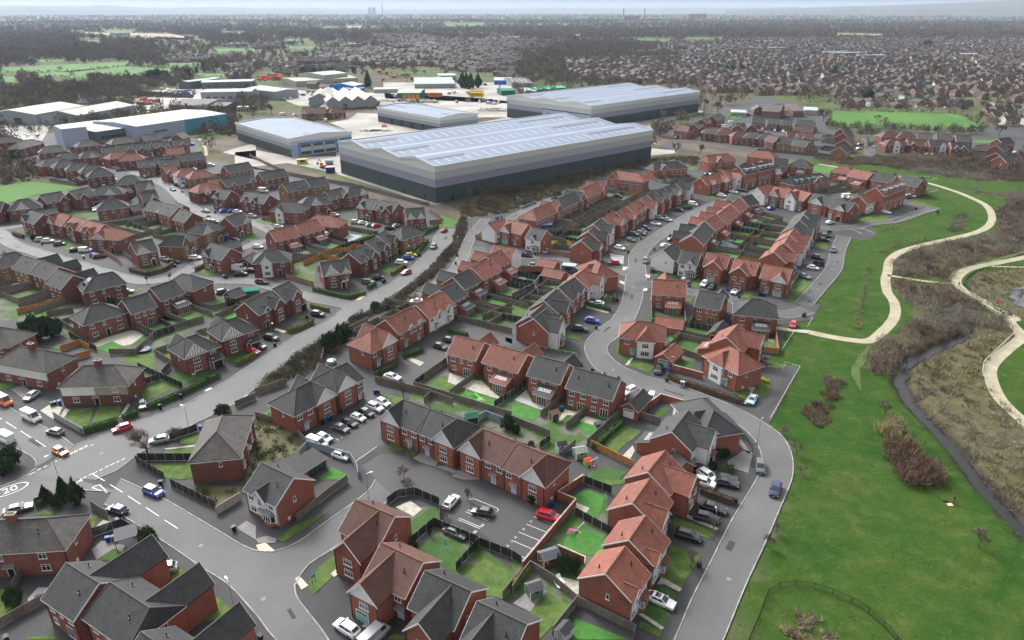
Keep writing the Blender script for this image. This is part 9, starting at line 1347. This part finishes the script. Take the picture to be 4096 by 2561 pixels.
def swing(k,rz,c,lab):
 x,y=PX(k); root=empty('swing_set',x,y,.03,rz); q=MB(mat('swing_'+k,c,.5)); 
 for s in(-1,1): q.bar((s*1.1,-.8,0),(s*1.0,0,2.1),.035); q.bar((s*1.1,.8,0),(s*1.0,0,2.1),.035)
 q.bar((-1.1,0,2.1),(1.1,0,2.1),.04); q.build('frame',root); q=MB(mat('swing_seat',(.8,.25,.03),.5),M['black']); q.box(-.2,.2,-.1,.1,.5,.56,0); q.bar((-.18,0,.56),(-.18,0,2.1),.01,1); q.bar((.18,0,.56),(.18,0,2.1),.01,1); q.build('seat',root); setp(root,lab,'swing')
swing('swing',.9,(.55,.6,.55),'metal swing with orange seat on the bright artificial lawn'); swing('playhouse',.7,(.7,.7,.7),'white swing frame beside the red roofed playhouse'); swing('slide',.6,(.6,.65,.7),'pale swing frame beside the lime slide')
def slide(x,y,rz,c,lab):
 root=empty('toy_slide',x,y,.03,rz); m_=mat('toy_%d'%int(c[0]*100),c,.4); q=MB(m_); q.shell([[(0,-.25,1.0),(0,.25,1.0),(1.7,.25,.1),(1.7,-.25,.1)][::-1]],.05); q.build('chute',root); q=MB(m_); q.bar((0,-.25,1),(-.45,-.25,0),.04); q.bar((0,.25,1),(-.45,.25,0),.04); [q.bar((-.4+.1*k,-.25,.1+.22*k),(-.4+.1*k,.25,.1+.22*k),.03) for k in range(4)]; q.build('ladder',root); setp(root,lab,'slide')
slide(*PX('pinkslide'),.4,(.75,.08,.5),'pink toy slide beside the swing on the artificial lawn'); x,y=PX('slide'); slide(x+1.2,y-.2,-.6,(.15,.75,.2),'lime green slide on the climbing lawn')
x,y=PX('dome'); root=empty('climbing_dome',x,y,.03); q=MB(mat('dome_bars',(.6,.75,.25),.5)); 
for k in range(7):
 a,b=2*math.pi*k/7,2*math.pi*(k+1)/7; a2,b2=a+.45,b+.45; P0=(1.2*math.cos(a),1.2*math.sin(a),0);P1=(1.2*math.cos(b),1.2*math.sin(b),0);M0=(1.05*math.cos(a2),1.05*math.sin(a2),.65);M1=(1.05*math.cos(b2),1.05*math.sin(b2),.65);T0=(.5*math.cos(a),.5*math.sin(a),1.1);T1=(.5*math.cos(b),.5*math.sin(b),1.1)
 for u,v in((P0,P1),(P0,M0),(P1,M0),(M0,M1),(M0,T0),(M0,T1),(T0,T1),(T0,(0,0,1.25))): q.bar(u,v,.03)
q.build('bars',root); setp(root,'yellow-green climbing dome on the small lawn','climbing frame')
x,y=PX('playhouse'); root=empty('playhouse',x-1.1,y+1.3,.03,.5); q=MB(mat('playhouse_green',(.25,.45,.05),.5)); q.box(-.7,.7,-.6,.6,0,1.1); q.build('wall',root); q=MB(mat('playhouse_red',(.75,.07,.03),.5)); q.shell([[(-.8,-.7,1.05),(.8,-.7,1.05),(.8,0,1.5),(-.8,0,1.5)],[(.8,.7,1.05),(-.8,.7,1.05),(-.8,0,1.5),(.8,0,1.5)]],.06); q.build('roof',root); setp(root,'small green playhouse with bright red roof','playhouse')
x,y=PX('hottub'); root=empty('hot_tub',x,y,.03); q=MB(mat('tub_grey',(.25,.27,.27),.6)); q.prism([(1.1*math.cos(2*math.pi*k/8),1.1*math.sin(2*math.pi*k/8)) for k in range(8)],0,.75); q.build('tub',root); q=MB(mat('tub_cover',(.33,.42,.4),.6)); q.prism([(1.2*math.cos(2*math.pi*k/8),1.2*math.sin(2*math.pi*k/8)) for k in range(8)],.752,.9); q.build('cover',root); setp(root,'round hot tub with pale green cover on the corner patio','hot tub')
def parasol(x,y,c,lab):
 root=empty('parasol',x,y,.03); q=MB(M['white']); q.bar((0,0,0),(0,0,2.4),.03); q.build('pole',root); q=MB(mat('parasol_%d'%int(c[2]*100),c,.8)); q.bar((0,0,.9),(0,0,2.3),.2,0,8,.05); q.build('folded_canopy',root); q=MB(M['black']); q.box(-.35,.35,-.35,.35,0,.06); q.build('base',root); setp(root,lab,'parasol')
parasol(*PX('parasol'),(.05,.4,.6),'folded turquoise parasol on the small deck'); x,y=PX('hottub'); parasol(x+.9,y-.6,(.35,.4,.45),'folded grey parasol beside the hot tub')
x,y=PX('cover'); root=empty('covered_furniture',x,y,.03,.3); q=MB(mat('grey_cover',(.05,.055,.065),.7)); q.poly([(-1.3,-.9,0),(1.3,-.9,0),(1.1,-.7,.8),(-1.1,-.7,.85)]); q.poly([(1.3,-.9,0),(1.3,.9,0),(1.1,.7,.75),(1.1,-.7,.8)]); q.poly([(1.3,.9,0),(-1.3,.9,0),(-1.1,.7,.8),(1.1,.7,.75)]); q.poly([(-1.3,.9,0),(-1.3,-.9,0),(-1.1,-.7,.85),(-1.1,.7,.8)]); q.poly([(-1.1,-.7,.85),(1.1,-.7,.8),(0,0,.95)]); q.poly([(1.1,-.7,.8),(1.1,.7,.75),(0,0,.95)]); q.poly([(1.1,.7,.75),(-1.1,.7,.8),(0,0,.95)]); q.poly([(-1.1,.7,.8),(-1.1,-.7,.85),(0,0,.95)]); q.build('cover',root); setp(root,'dark grey cover over patio furniture at the brick house','cover')
for kk,lab in(('chair1','left white lounge chair on the grey patio'),('chair2','right white lounge chair on the grey patio')):
 x,y=PX(kk); root=empty('lounge_chair',x,y,.1,.5); q=MB(M['white']); q.shell([[(-.35,-.9,.35),(.35,-.9,.35),(.35,.2,.35),(-.35,.2,.35)]],.06); q.build('seat',root); q=MB(M['white']); q.shell([[(-.35,.2,.35),(.35,.2,.35),(.35,.8,.85),(-.35,.8,.85)]],.06); q.build('backrest',root); l_=MB(M['white']); l_.box(-.03,.03,-.03,.03,0,.32); lme=mesh('leg',l_.V,l_.F,l_.mats,l_.I); [inst('leg',lme,root,(sx,sy,0)) for sx in(-.3,.3) for sy in(-.8,.15)]; setp(root,lab,'chair')
x,y=PX('airer'); root=empty('clothes_airer',x,y,.03); q=MB(M['white']); q.bar((0,0,0),(0,0,1.6),.03); [q.bar((0,0,1.2),(1.2*math.cos(t*1.57+.4),1.2*math.sin(t*1.57+.4),1.7),.02) for t in range(4)]; q.build('arms',root); setp(root,'rotary clothes airer on the small green lawn','clothes airer')
x,y=PX('goal'); root=empty('football_goal',x,y,.05,-.3); q=MB(M['white']); q.bar((-1.2,0,0),(-1.2,0,1.4),.04); q.bar((1.2,0,0),(1.2,0,1.4),.04); q.bar((-1.2,0,1.4),(1.2,0,1.4),.04); q.bar((-1.2,.8,0),(-1.2,0,1.4),.03); q.bar((1.2,.8,0),(1.2,0,1.4),.03); q.build('frame',root); setp(root,'white football goal on the artificial pitch garden','goal')
def deer(x,y,lab,c=(.8,.8,.78)):
 root=empty('deer_ornament',x,y,.08,.4); q=MB(mat('deer_white',c,.6)); q.bar((-.35,0,.75),(.35,0,.8),.14,0,6); q.bar((.3,0,.85),(.5,0,1.25),.07,0,5); q.bar((.45,0,1.25),(.68,0,1.2),.07,0,5,.04); [q.bar((sx,sy,.7),(sx,sy,0),.035,0,4,.025) for sx in(-.3,.3) for sy in(-.1,.1)]; [q.bar((.48,0,1.3),(.45,s*.2,1.6),.02,0,4) for s in(-1,1)]; q.build('body',root); setp(root,lab,'ornament')
deer(*PX('deer'),'white deer ornament on the lawn by the white car'); deer(*PX('deer2'),'lit reindeer ornament under the brick house window')
def sign(k,rz,lab,c=(.7,.7,.7),w=1.2,h=.22,zz=.6):
 x,y=PX(k); root=empty('street_sign',x,y,.05,rz); q=MB(M['black']); q.box(-w*.4-.03,-w*.4+.03,-.03,.03,0,zz); q.box(w*.4-.03,w*.4+.03,-.03,.03,0,zz); q.build('post',root); q=MB(mat('sign_%d'%int(c[0]*100),c,.5)); q.box(-w/2,w/2,-.05,-.031,zz-.1,zz+h); q.build('sign_plate',root); setp(root,lab,'sign')
sign('fsign1',0,'white street name plate at the green hedge corner'); sign('fsign2',.1,'white street name plate inside the curved brown hedge'); sign('fsign3',0,'white street name plate by the white house corner'); sign('fsign4',0,'white street name plate on the upper lawn'); sign('sale',.9,'blue sale board on the corner lawn',(.02,.35,.6),.7,.5,1.5)
# ---------------- site machines, lorries, mast ----------------
x,y=PX('excavator'); root=empty('excavator',x,y,.03,2.4); om=mat('excavator_orange',(.65,.13,.03),.5); q=MB(om); q.box(-1.6,1.4,-1.2,1.2,1.0,2.0); q.build('body',root); q=MB(M['glass'],om); q.box(.2,1.5,.1,1.2,2.0,3.0,0); q.box(.15,1.55,.05,1.25,3.0,3.1,1); q.build('cab',root); q=MB(om); q.bar((1.4,-.3,1.8),(4.2,-.3,4.6),.22); q.bar((4.2,-.3,4.6),(6.2,-.3,2.4),.18); q.build('arm',root); q=MB(M['black']); q.box(5.9,6.7,-.8,.2,1.2,2.3); q.build('bucket',root); tr_=MB(M['black']); tr_.box(-1.9,1.9,-.3,.3,0,.9); tme=mesh('track',tr_.V,tr_.F,tr_.mats,tr_.I); inst('track',tme,root,(0,-1.1,0)); inst('track',tme,root,(0,1.1,0)); setp(root,'orange tracked excavator on the pale yard left of the warehouse','excavator')
x,y=PX('tank'); root=empty('water_tank',x,y,.03); q=MB(mat('tank_grey',(.35,.37,.38),.5)); q.bar((-2.2,0,1.6),(2.2,0,1.6),1.2,0,12); q.build('tank',root); q=MB(M['black']); q.box(-2,2,-.8,.8,.2,.45); q.build('frame',root); setp(root,'grey cylindrical tank behind the orange excavator','tank')
x,y=PX('red_lift'); root=empty('access_platform',x,y,.03,.3); q=MB(mat('lift_red',(.7,.1,.02),.5)); q.box(-2,2,-1,1,.4,1.3); q.bar((-1.5,0,1.3),(2.6,0,2.2),.2); q.build('body',root); w_=MB(tyrem); w_.bar((0,-.2,0),(0,.2,0),.45,0,10); wm_=mesh('wheel',w_.V,w_.F,w_.mats,w_.I); [inst('wheel',wm_,root,(sx,sy,.45)) for sx in(-1.4,1.4) for sy in(-1,1)]; setp(root,'red boom lift on the pale yard between the warehouses','boom lift')
swm=mat('trailer_orange',(.75,.25,.02),.5); swy=mat('trailer_yellow',(.75,.5,.02),.5); redt=mat('letter_red',(.45,.02,.01),.6)
for kk,m_,lab,rz in(('swain1',swm,'long orange trailer with red lettering in the lorry yard',.03),('swain2',swy,'yellow trailer with red lettering right of the orange one',-.02),('swain3',swy,'yellow trailer standing behind the lettered yellow one',-.02)):
 x,y=PX(kk); root=empty('lorry_trailer',x,y,.03,rz); q=MB(m_); q.box(-7.5,7.5,-1.25,1.25,1.0,4.0+ (1.2 if kk!='swain3' else 1.0)); q.build('box_body',root); [inst('wheel',wm_,root,(sx,sy,.45)) for sx in(-5.5,-4.3,-3.1,5) for sy in(-1,1)]
 if kk!='swain3': text('SWAIN',0,-1.28,3.2,0,3.4,redt,root,rx=math.pi/2)
 setp(root,lab,'trailer')
x,y=PX('mast'); root=empty('telecom_mast',x,y,0); q=MB(postm,M['black']); H_=24
for sx,sy in((-.8,-.8),(.8,-.8),(.8,.8),(-.8,.8)): q.bar((sx,sy,0),(sx*.5,sy*.5,H_),.09)
for k in range(16):
 z0=k*1.5; f0=1-.5*z0/H_; f1=1-.5*(z0+1.5)/H_; c4=[(-.8,-.8),(.8,-.8),(.8,.8),(-.8,.8)]
 for j in range(4): a,b=c4[j],c4[(j+1)%4]; q.bar((a[0]*f0,a[1]*f0,z0),(b[0]*f1,b[1]*f1,z0+1.5),.045)
q.build('lattice',root); an=MB(M['white']); an.box(-.15,.15,-.1,.1,0,2.2); ame=mesh('antenna',an.V,an.F,an.mats,an.I)
for k in range(6): a=k*1.05; inst('antenna',ame,root,(1.6*math.cos(a),1.6*math.sin(a),H_-2))
for dx in(-6,): q=MB(M['black']); q.bar((dx,2,0),(dx,2,20),.25,0,8,.15); q.build('monopole',root)
setp(root,'lattice telecom mast with white antennas at the far warehouse end','mast')
# distant power station and mill chimneys
def stack(u,dist,h,r0,r1,name,lab,cat,col,cool=False):
 x,y,_=polar(u,dist,0); root=empty(name,x,y,0); q=MB(col); prof=[(0,r0),(.35,r0*.72),(.75,r0*.6),(1,r0*.66)] if cool else [(0,r0),(1,r1)]
 for (f0,a),(f1,b) in zip(prof,prof[1:]):
  for k in range(16): t0,t1=2*math.pi*k/16,2*math.pi*(k+1)/16; q.poly([(a*math.cos(t0),a*math.sin(t0),h*f0),(a*math.cos(t1),a*math.sin(t1),h*f0),(b*math.cos(t1),b*math.sin(t1),h*f1),(b*math.cos(t0),b*math.sin(t0),h*f1)])
 q.build('shell',root); setp(root,lab,cat,None)
cc=mat('distant_concrete',(.3,.3,.3),.9); bk=WALLM['b']
stack(1024+1073/2.3623,13000,115,45,0,'cooling_tower','left one of two faint cooling towers on the horizon','cooling tower',cc,True)
stack(1024+1114/2.3623,13000,115,45,0,'cooling_tower','right one of two faint cooling towers on the horizon','cooling tower',cc,True)
stack(1024+1192/2.3623,13000,190,11,8,'power_station_chimney','tall faint power station chimney on the horizon','chimney',cc)
stack(2048+1057/2.3623,7200,96,7,5,'mill_chimney','left dark mill chimney on the far plain','chimney',bk)
stack(2048+1256/2.3623,7400,92,7,5,'mill_chimney','right dark mill chimney on the far plain','chimney',bk)
for u,dist,L,h,lab in((2048+1140/2.3623,7000,150,32,'long red brick mill between the two chimneys'),(2048+1760/2.3623,7600,170,45,'tall red brick mill right of both chimneys')):
 x,y,_=polar(u,dist,0); root=empty('mill',x,y); q=MB(bk); q.box(-L/2,L/2,-20,20,0,h); q.build('wall',root,uv=True); q=MB(M['glass']); [q.box(-L/2+8+k*12,-L/2+14+k*12,-20.3,-20,4+j*7,7+j*7) for k in range(int(L/12)-1) for j in range(int(h/8))]; setp(q.build('windows',root),kind='stuff'); setp(root,lab,'mill')

SC={'red':(.6,.02,.02),'blue':(.02,.05,.3),'rust':(.3,.1,.05),'yellow':(.6,.42,.03),'pale':(.35,.33,.3)}
R=random.Random(17)
for c,P,n_,hh in STACKS:
 q=MB(mat('stack_'+c,SC[c],.7,.2,.5),mat('stack_dark',(.08,.07,.07),.8)); b=bbox(P); k=0; tries=0
 while k<n_ and tries<4000:
  tries+=1; x,y=R.uniform(b[0],b[1]),R.uniform(b[2],b[3])
  if not inpoly(x,y,P): continue
  k+=1; L,Wd=R.uniform(2,7),R.uniform(.8,2.5); z0=R.choice([0,0,hh*.4]); q.box(-L/2,L/2,-Wd/2,Wd/2,z0,z0+R.uniform(.4,1)*hh*.6,0 if R.random()<.8 else 1,R.choice([0,0,1.57,.5]),(x,y,0))
 setp(q.build('stacked_materials'),'%s stacked materials and scrap in a works yard'%c,kind='stuff')

# ---------------- far town and woods ----------------
def town():
 R=random.Random(21); V=[];F=[];I=[]
 mats=[WALLM['m'],mat('old_render',(.5,.49,.46)),WALLM['b'],ROOFM['S'],ROOFM['D'],ROOFM['G'],mat('weathered_white_trim',(.6,.6,.58)),M['glass']]
 def add(pts,i): n=len(V); V.extend(pts); F.append(tuple(range(n,n+len(pts)))); I.append(i)
 for P,rowd,ang0 in TOWN:
  b=bbox(P); cx,cy=(b[0]+b[1])/2,(b[2]+b[3])/2; Rr=max(b[1]-b[0],b[3]-b[2]); c,s=math.cos(ang0),math.sin(ang0); v=-Rr*.75
  while v<Rr*.75:
   u=-Rr*.75
   while u<Rr*.75:
    uu,vv=u+R.uniform(-2,2),v+R.uniform(-2,2)+8*math.sin(u*.013+v*.02)
    x,y=cx+uu*c-vv*s,cy+uu*s+vv*c; u+=R.choice([9.5,11,12.5,15]); 
    if not inpoly(x,y,P) or infoot(x,y,6) or math.sin(x*.011+y*.017)*math.cos(x*.019-y*.008)>.8: continue
    if R.random()<.1: continue
    L=R.uniform(7,13); D=R.uniform(7,8.5); bung=R.random()<.4; ew=2.7 if bung else 5; zr=ew+D/2*.65; a=ang0+(0 if R.random()<.72 else math.pi/2)+R.uniform(-.05,.05)+.25*math.sin(x*.008); ca,sa=math.cos(a),math.sin(a)
    T=lambda p,q,z:(x+p*ca-q*sa,y+p*sa+q*ca,z)
    h,d=L/2,D/2; w=R.choices([0,1,2],[.5,.16,.34])[0]; r=R.choices([3,4,5],[.5,.25,.25])[0]
    add([T(-h,-d,0),T(h,-d,0),T(h,-d,ew),T(-h,-d,ew)],w); add([T(h,d,0),T(-h,d,0),T(-h,d,ew),T(h,d,ew)],w)
    hip=R.random()<.3
    if hip:
     for sg in(-1,1): add([T(sg*h,-sg*-d,0),T(sg*h,-sg*d,0),T(sg*h,-sg*d,ew),T(sg*h,sg*d,ew)][::1],w)
     e=.4; H=h-d
     H=max(H,.3); add([T(-h-e,-d-e,ew),T(h+e,-d-e,ew),T(H,0,zr),T(-H,0,zr)],r); add([T(h+e,d+e,ew),T(-h-e,d+e,ew),T(-H,0,zr),T(H,0,zr)],r); add([T(-h-e,d+e,ew),T(-h-e,-d-e,ew),T(-H,0,zr)],r); add([T(h+e,-d-e,ew),T(h+e,d+e,ew),T(H,0,zr)],r)
    else:
     for sg in(-1,1):
      add([T(sg*h,d,0),T(sg*h,-d,0),T(sg*h,-d,ew),T(sg*h,0,zr),T(sg*h,d,ew)],w)
      for q in(-1,1): add([T(sg*(h+.32),q*(d+.5),ew-.1),T(sg*(h+.32),0,zr+.25),T(sg*(h+.32),0,zr-.15),T(sg*(h+.32),q*(d+.5),ew-.5)],6)
     e=.3; add([T(-h-e,-d-.4,ew-.2),T(h+e,-d-.4,ew-.2),T(h+e,0,zr+.05),T(-h-e,0,zr+.05)],r); add([T(h+e,d+.4,ew-.2),T(-h-e,d+.4,ew-.2),T(-h-e,0,zr+.05),T(h+e,0,zr+.05)],r)
    for sg in(-1,1):
     for zz in((1,) if bung else (1,3.5)):
      for p in(-.28,.28):
       pp=p*L; add([T(pp-.8,sg*(d+.05),zz),T(pp+.8,sg*(d+.05),zz),T(pp+.8,sg*(d+.05),zz+1.2),T(pp-.8,sg*(d+.05),zz+1.2)],6); add([T(pp-.6,sg*(d+.08),zz+.15),T(pp+.6,sg*(d+.08),zz+.15),T(pp+.6,sg*(d+.08),zz+1.05),T(pp-.6,sg*(d+.08),zz+1.05)],7)
    if not bung and R.random()<.6:
     for f in((-.4,-.35),(.4,-.35),(.4,.35),(-.4,.35)): pass
     q0=[(-.4,-.35),(.4,-.35),(.4,.35),(-.4,.35)]
     for k in range(4): A,B_=q0[k],q0[(k+1)%4]; add([T(*A,zr-.5),T(*B_,zr-.5),T(*B_,zr+1),T(*A,zr+1)],0)
   v+=R.choice([rowd*.5,rowd*.95])
 me=mesh('town_houses',V,F,mats,I); o=link(bpy.data.objects.new('town_houses',me)); setp(o,'rows of brick and white houses spreading to the horizon woods',kind='stuff'); return len(F)
NT=town()
# far white sheds and mills as small blocks
q=MB(SHC['white'],SHC['grey'],WALLM['b']); R=random.Random(9)
for k in range(150):
 dist=R.uniform(1500,9000); az=R.uniform(-.6,.6); x,y=math.sin(az)*dist,math.cos(az)*dist; L,Wd=R.uniform(15,60)*(1+dist/6000),R.uniform(10,25); q.box(-L/2,L/2,-Wd/2,Wd/2,0,R.uniform(4,9),R.choice([0,0,1]),R.uniform(-.3,.3),(x,y,0))
setp(q.build('distant_buildings'),'pale buildings scattered over the distant plain',kind='stuff')
# woodland, hedgerow and garden trees of the middle and far distance (one mass)
def woods():
 rg_=np.random.default_rng(8); pts=[]; hs=[]
 def excl(x,y):
  b=polys_mask(x,y,ESTATE+FIELDS+TANF+CONCRETE+PARKING+SOIL+CLEAR); 
  b|=polys_mask(x,y,[PARK])
  for fr in (.025,.05,.08,.12): b|=polys_mask(x*(1+fr),y*(1+fr),FIELDS+TANF)&(rg_.random(len(x))<.93)
  return b
 # annulus sampling by distance: many near, fewer far
 for d0,d1,n,h0,h1 in((480,1000,2600,6,13),(1000,2000,9500,7,14),(2000,3500,11000,9,16),(3500,6500,9000,12,20),(6500,12000,5000,16,26)):
  d=np.sqrt(rg_.uniform(d0*d0,d1*d1,n*2)); az=rg_.uniform(-.68,.68,n*2); x,y=np.sin(az)*d,np.cos(az)*d
  keep=~excl(x,y)
  tw=polys_mask(x,y,[t[0] for t in TOWN]); wd_=polys_mask(x,y,WOODS)
  nz=np.sin(x*.0041+1)*np.cos(y*.0037)+.6*np.sin(x*.012)*np.sin(y*.011+2)+rg_.normal(size=len(x))*.35
  pr=np.where(wd_,1.0,np.where(tw,.17,np.where(nz>.0,.9,.22)))
  keep&=rg_.random(len(x))<pr
  x,y=x[keep],y[keep]; pts.append(np.stack([x,y],1)); hs.append(rg_.uniform(h0,h1,len(x))*np.where(polys_mask(x,y,[t[0] for t in TOWN]),.75,1))
 # hedgerow lines along field edges
 hp=[];hh=[]
 for P in FIELDS+TANF:
  if math.hypot(*P[0])<600: continue
  for a,b in zip(P,P[1:]+P[:1]):
   dd=math.dist(a,b); n=int(dd/5); 
   for k in range(n):
    if rg_.random()<.75: f=(k+rg_.random())/n; hp.append((a[0]+(b[0]-a[0])*f+rg_.normal()*1.5,a[1]+(b[1]-a[1])*f+rg_.normal()*1.5)); hh.append(rg_.choice([2.5,3,4,9],p=[.45,.35,.17,.03]))
 pts.append(np.array(hp)); hs.append(np.array(hh))
 for P,dn,h0,h1 in DENSE:
  s=scatter(P,dn,rg_); pts.append(s); hs.append(rg_.uniform(h0,h1,len(s)))
 P=np.concatenate(pts); H=np.concatenate(hs)
 k=infoot_mask(P); P,H=P[~k],H[~k]
 d=np.hypot(P[:,0],P[:,1]); nt=np.where(d<1000,90,np.where(d<2000,44,np.where(d<4000,26,18))).astype(int)
 idx=np.repeat(np.arange(len(P)),nt); n=len(idx); u=rg_.normal(size=(n,3)); u/=np.linalg.norm(u,axis=1)[:,None]; r=rg_.random(n)**.4
 p=u*r[:,None]; h=H[idx]; q=np.empty((n,3)); q[:,0]=P[idx,0]+p[:,0]*h*.42; q[:,1]=P[idx,1]+p[:,1]*h*.42; q[:,2]=h*(.52+.42*p[:,2])
 size=h*np.where(d[idx]<1000,.2,np.where(d[idx]<2000,.3,.42))
 V,F=tri_cloud(q,size,.3,.2,rg_)
 typ=rg_.random(len(P)); ev_=typ<.07; mi=np.where(typ<.03,3,np.where(typ<.5,0,np.where(typ<.8,1,2)))
 me=np_mesh('woodland',V,F,[wA,wB,wC,ever],mi[idx],k=3); o=link(bpy.data.objects.new('woodland',me)); setp(o,'bare brown winter woodland and hedgerows to the horizon',kind='stuff'); return len(F),len(P)
wA=mat('far_twigs_brown',(.14,.11,.088),.95,.2,.02); wB=mat('far_twigs_grey',(.11,.092,.082),.95,.2,.02); wC=mat('far_twigs_olive',(.12,.108,.065),.95,.2,.02)
def infoot_mask(P):
 out=np.zeros(len(P),bool)
 for (hx,hy,c,s,a,b,hd,pf,pb) in FOOT:
  dx,dy=P[:,0]-hx,P[:,1]-hy; u=dx*c+dy*s; v=-dx*s+dy*c; out|=(u>a-2)&(u<b+2)&(v>-hd-pf-2)&(v<hd+pb+2)
 for S_ in SHEDS:
  _,ax_,ay_,ux,uy,nx_,ny_,L,Wd=S_[:9]; dx,dy=P[:,0]-ax_,P[:,1]-ay_; u=dx*ux+dy*uy; v=dx*nx_+dy*ny_; out|=(u>-3)&(u<L+3)&(v>-3)&(v<Wd+3)
 return out
NW=woods()
# individually standing trees beyond the estate
R=random.Random(31); cnt=0
while cnt<150:
 d_=R.uniform(430,1150); az=R.uniform(-.66,.66); x,y=math.sin(az)*d_,math.cos(az)*d_
 xa,ya=np.array([x]),np.array([y])
 if polys_mask(xa,ya,ESTATE+CONCRETE+PARKING+[PARK]+SOIL+FIELDS[1:2])[0] or infoot(x,y,3) or infoot_mask(np.array([[x,y]]))[0] or (polys_mask(xa*1.05,ya*1.05,FIELDS)|polys_mask(xa*1.12,ya*1.12,FIELDS))[0] or onhard(x,y): continue
 cnt+=1; k=R.randrange(5); h=R.uniform(7,13); r=empty('bare_tree',x,y,0,R.uniform(0,6)); s_=h/9; inst('trunk',BT[k][0],r,(0,0,0),0,(s_,)*3); inst('crown',BT[k][1],r,(0,0,0),0,(s_,)*3)
 L_=min(SHEDS,key=lambda S_:math.hypot((S_[1]+S_[3]*S_[7]/2)-x,(S_[2]+S_[4]*S_[7]/2)-y)); sx_,sy_=L_[1]+L_[3]*L_[7]/2,L_[2]+L_[4]*L_[7]/2; dxx,dyy=x-sx_,y-sy_
 rel=('right of' if dxx>0 else 'left of') if abs(dxx)>abs(dyy) else ('behind' if dyy>0 else 'before'); nm_=' '.join(L_[14].split(',')[0].split(' ')[:6])
 setp(r,place('%s bare tree %s the %s'%('tall' if h>11 else('low' if h<9 else 'mid-sized'),rel,nm_)),'tree','bare trees beyond the estate')
# ---------------- haze ----------------
if HAZE>0:
 q=MB(mat('haze_air',(1,1,1))); hm_=bpy.data.materials.new('haze'); hm_.use_nodes=True; n=hm_.node_tree; n.nodes.clear(); out=n.nodes.new('ShaderNodeOutputMaterial'); v=n.nodes.new('ShaderNodeVolumePrincipled'); v.inputs['Color'].default_value=(.64,.77,.97,1); v.inputs['Density'].default_value=HAZE; v.inputs['Anisotropy'].default_value=.2; n.links.new(v.outputs[0],out.inputs['Volume'])
 q=MB(hm_); q.box(-27000,27000,-600,35500,-4,330); setp(q.build('haze'),'pale blue winter haze over the plain',kind='stuff')
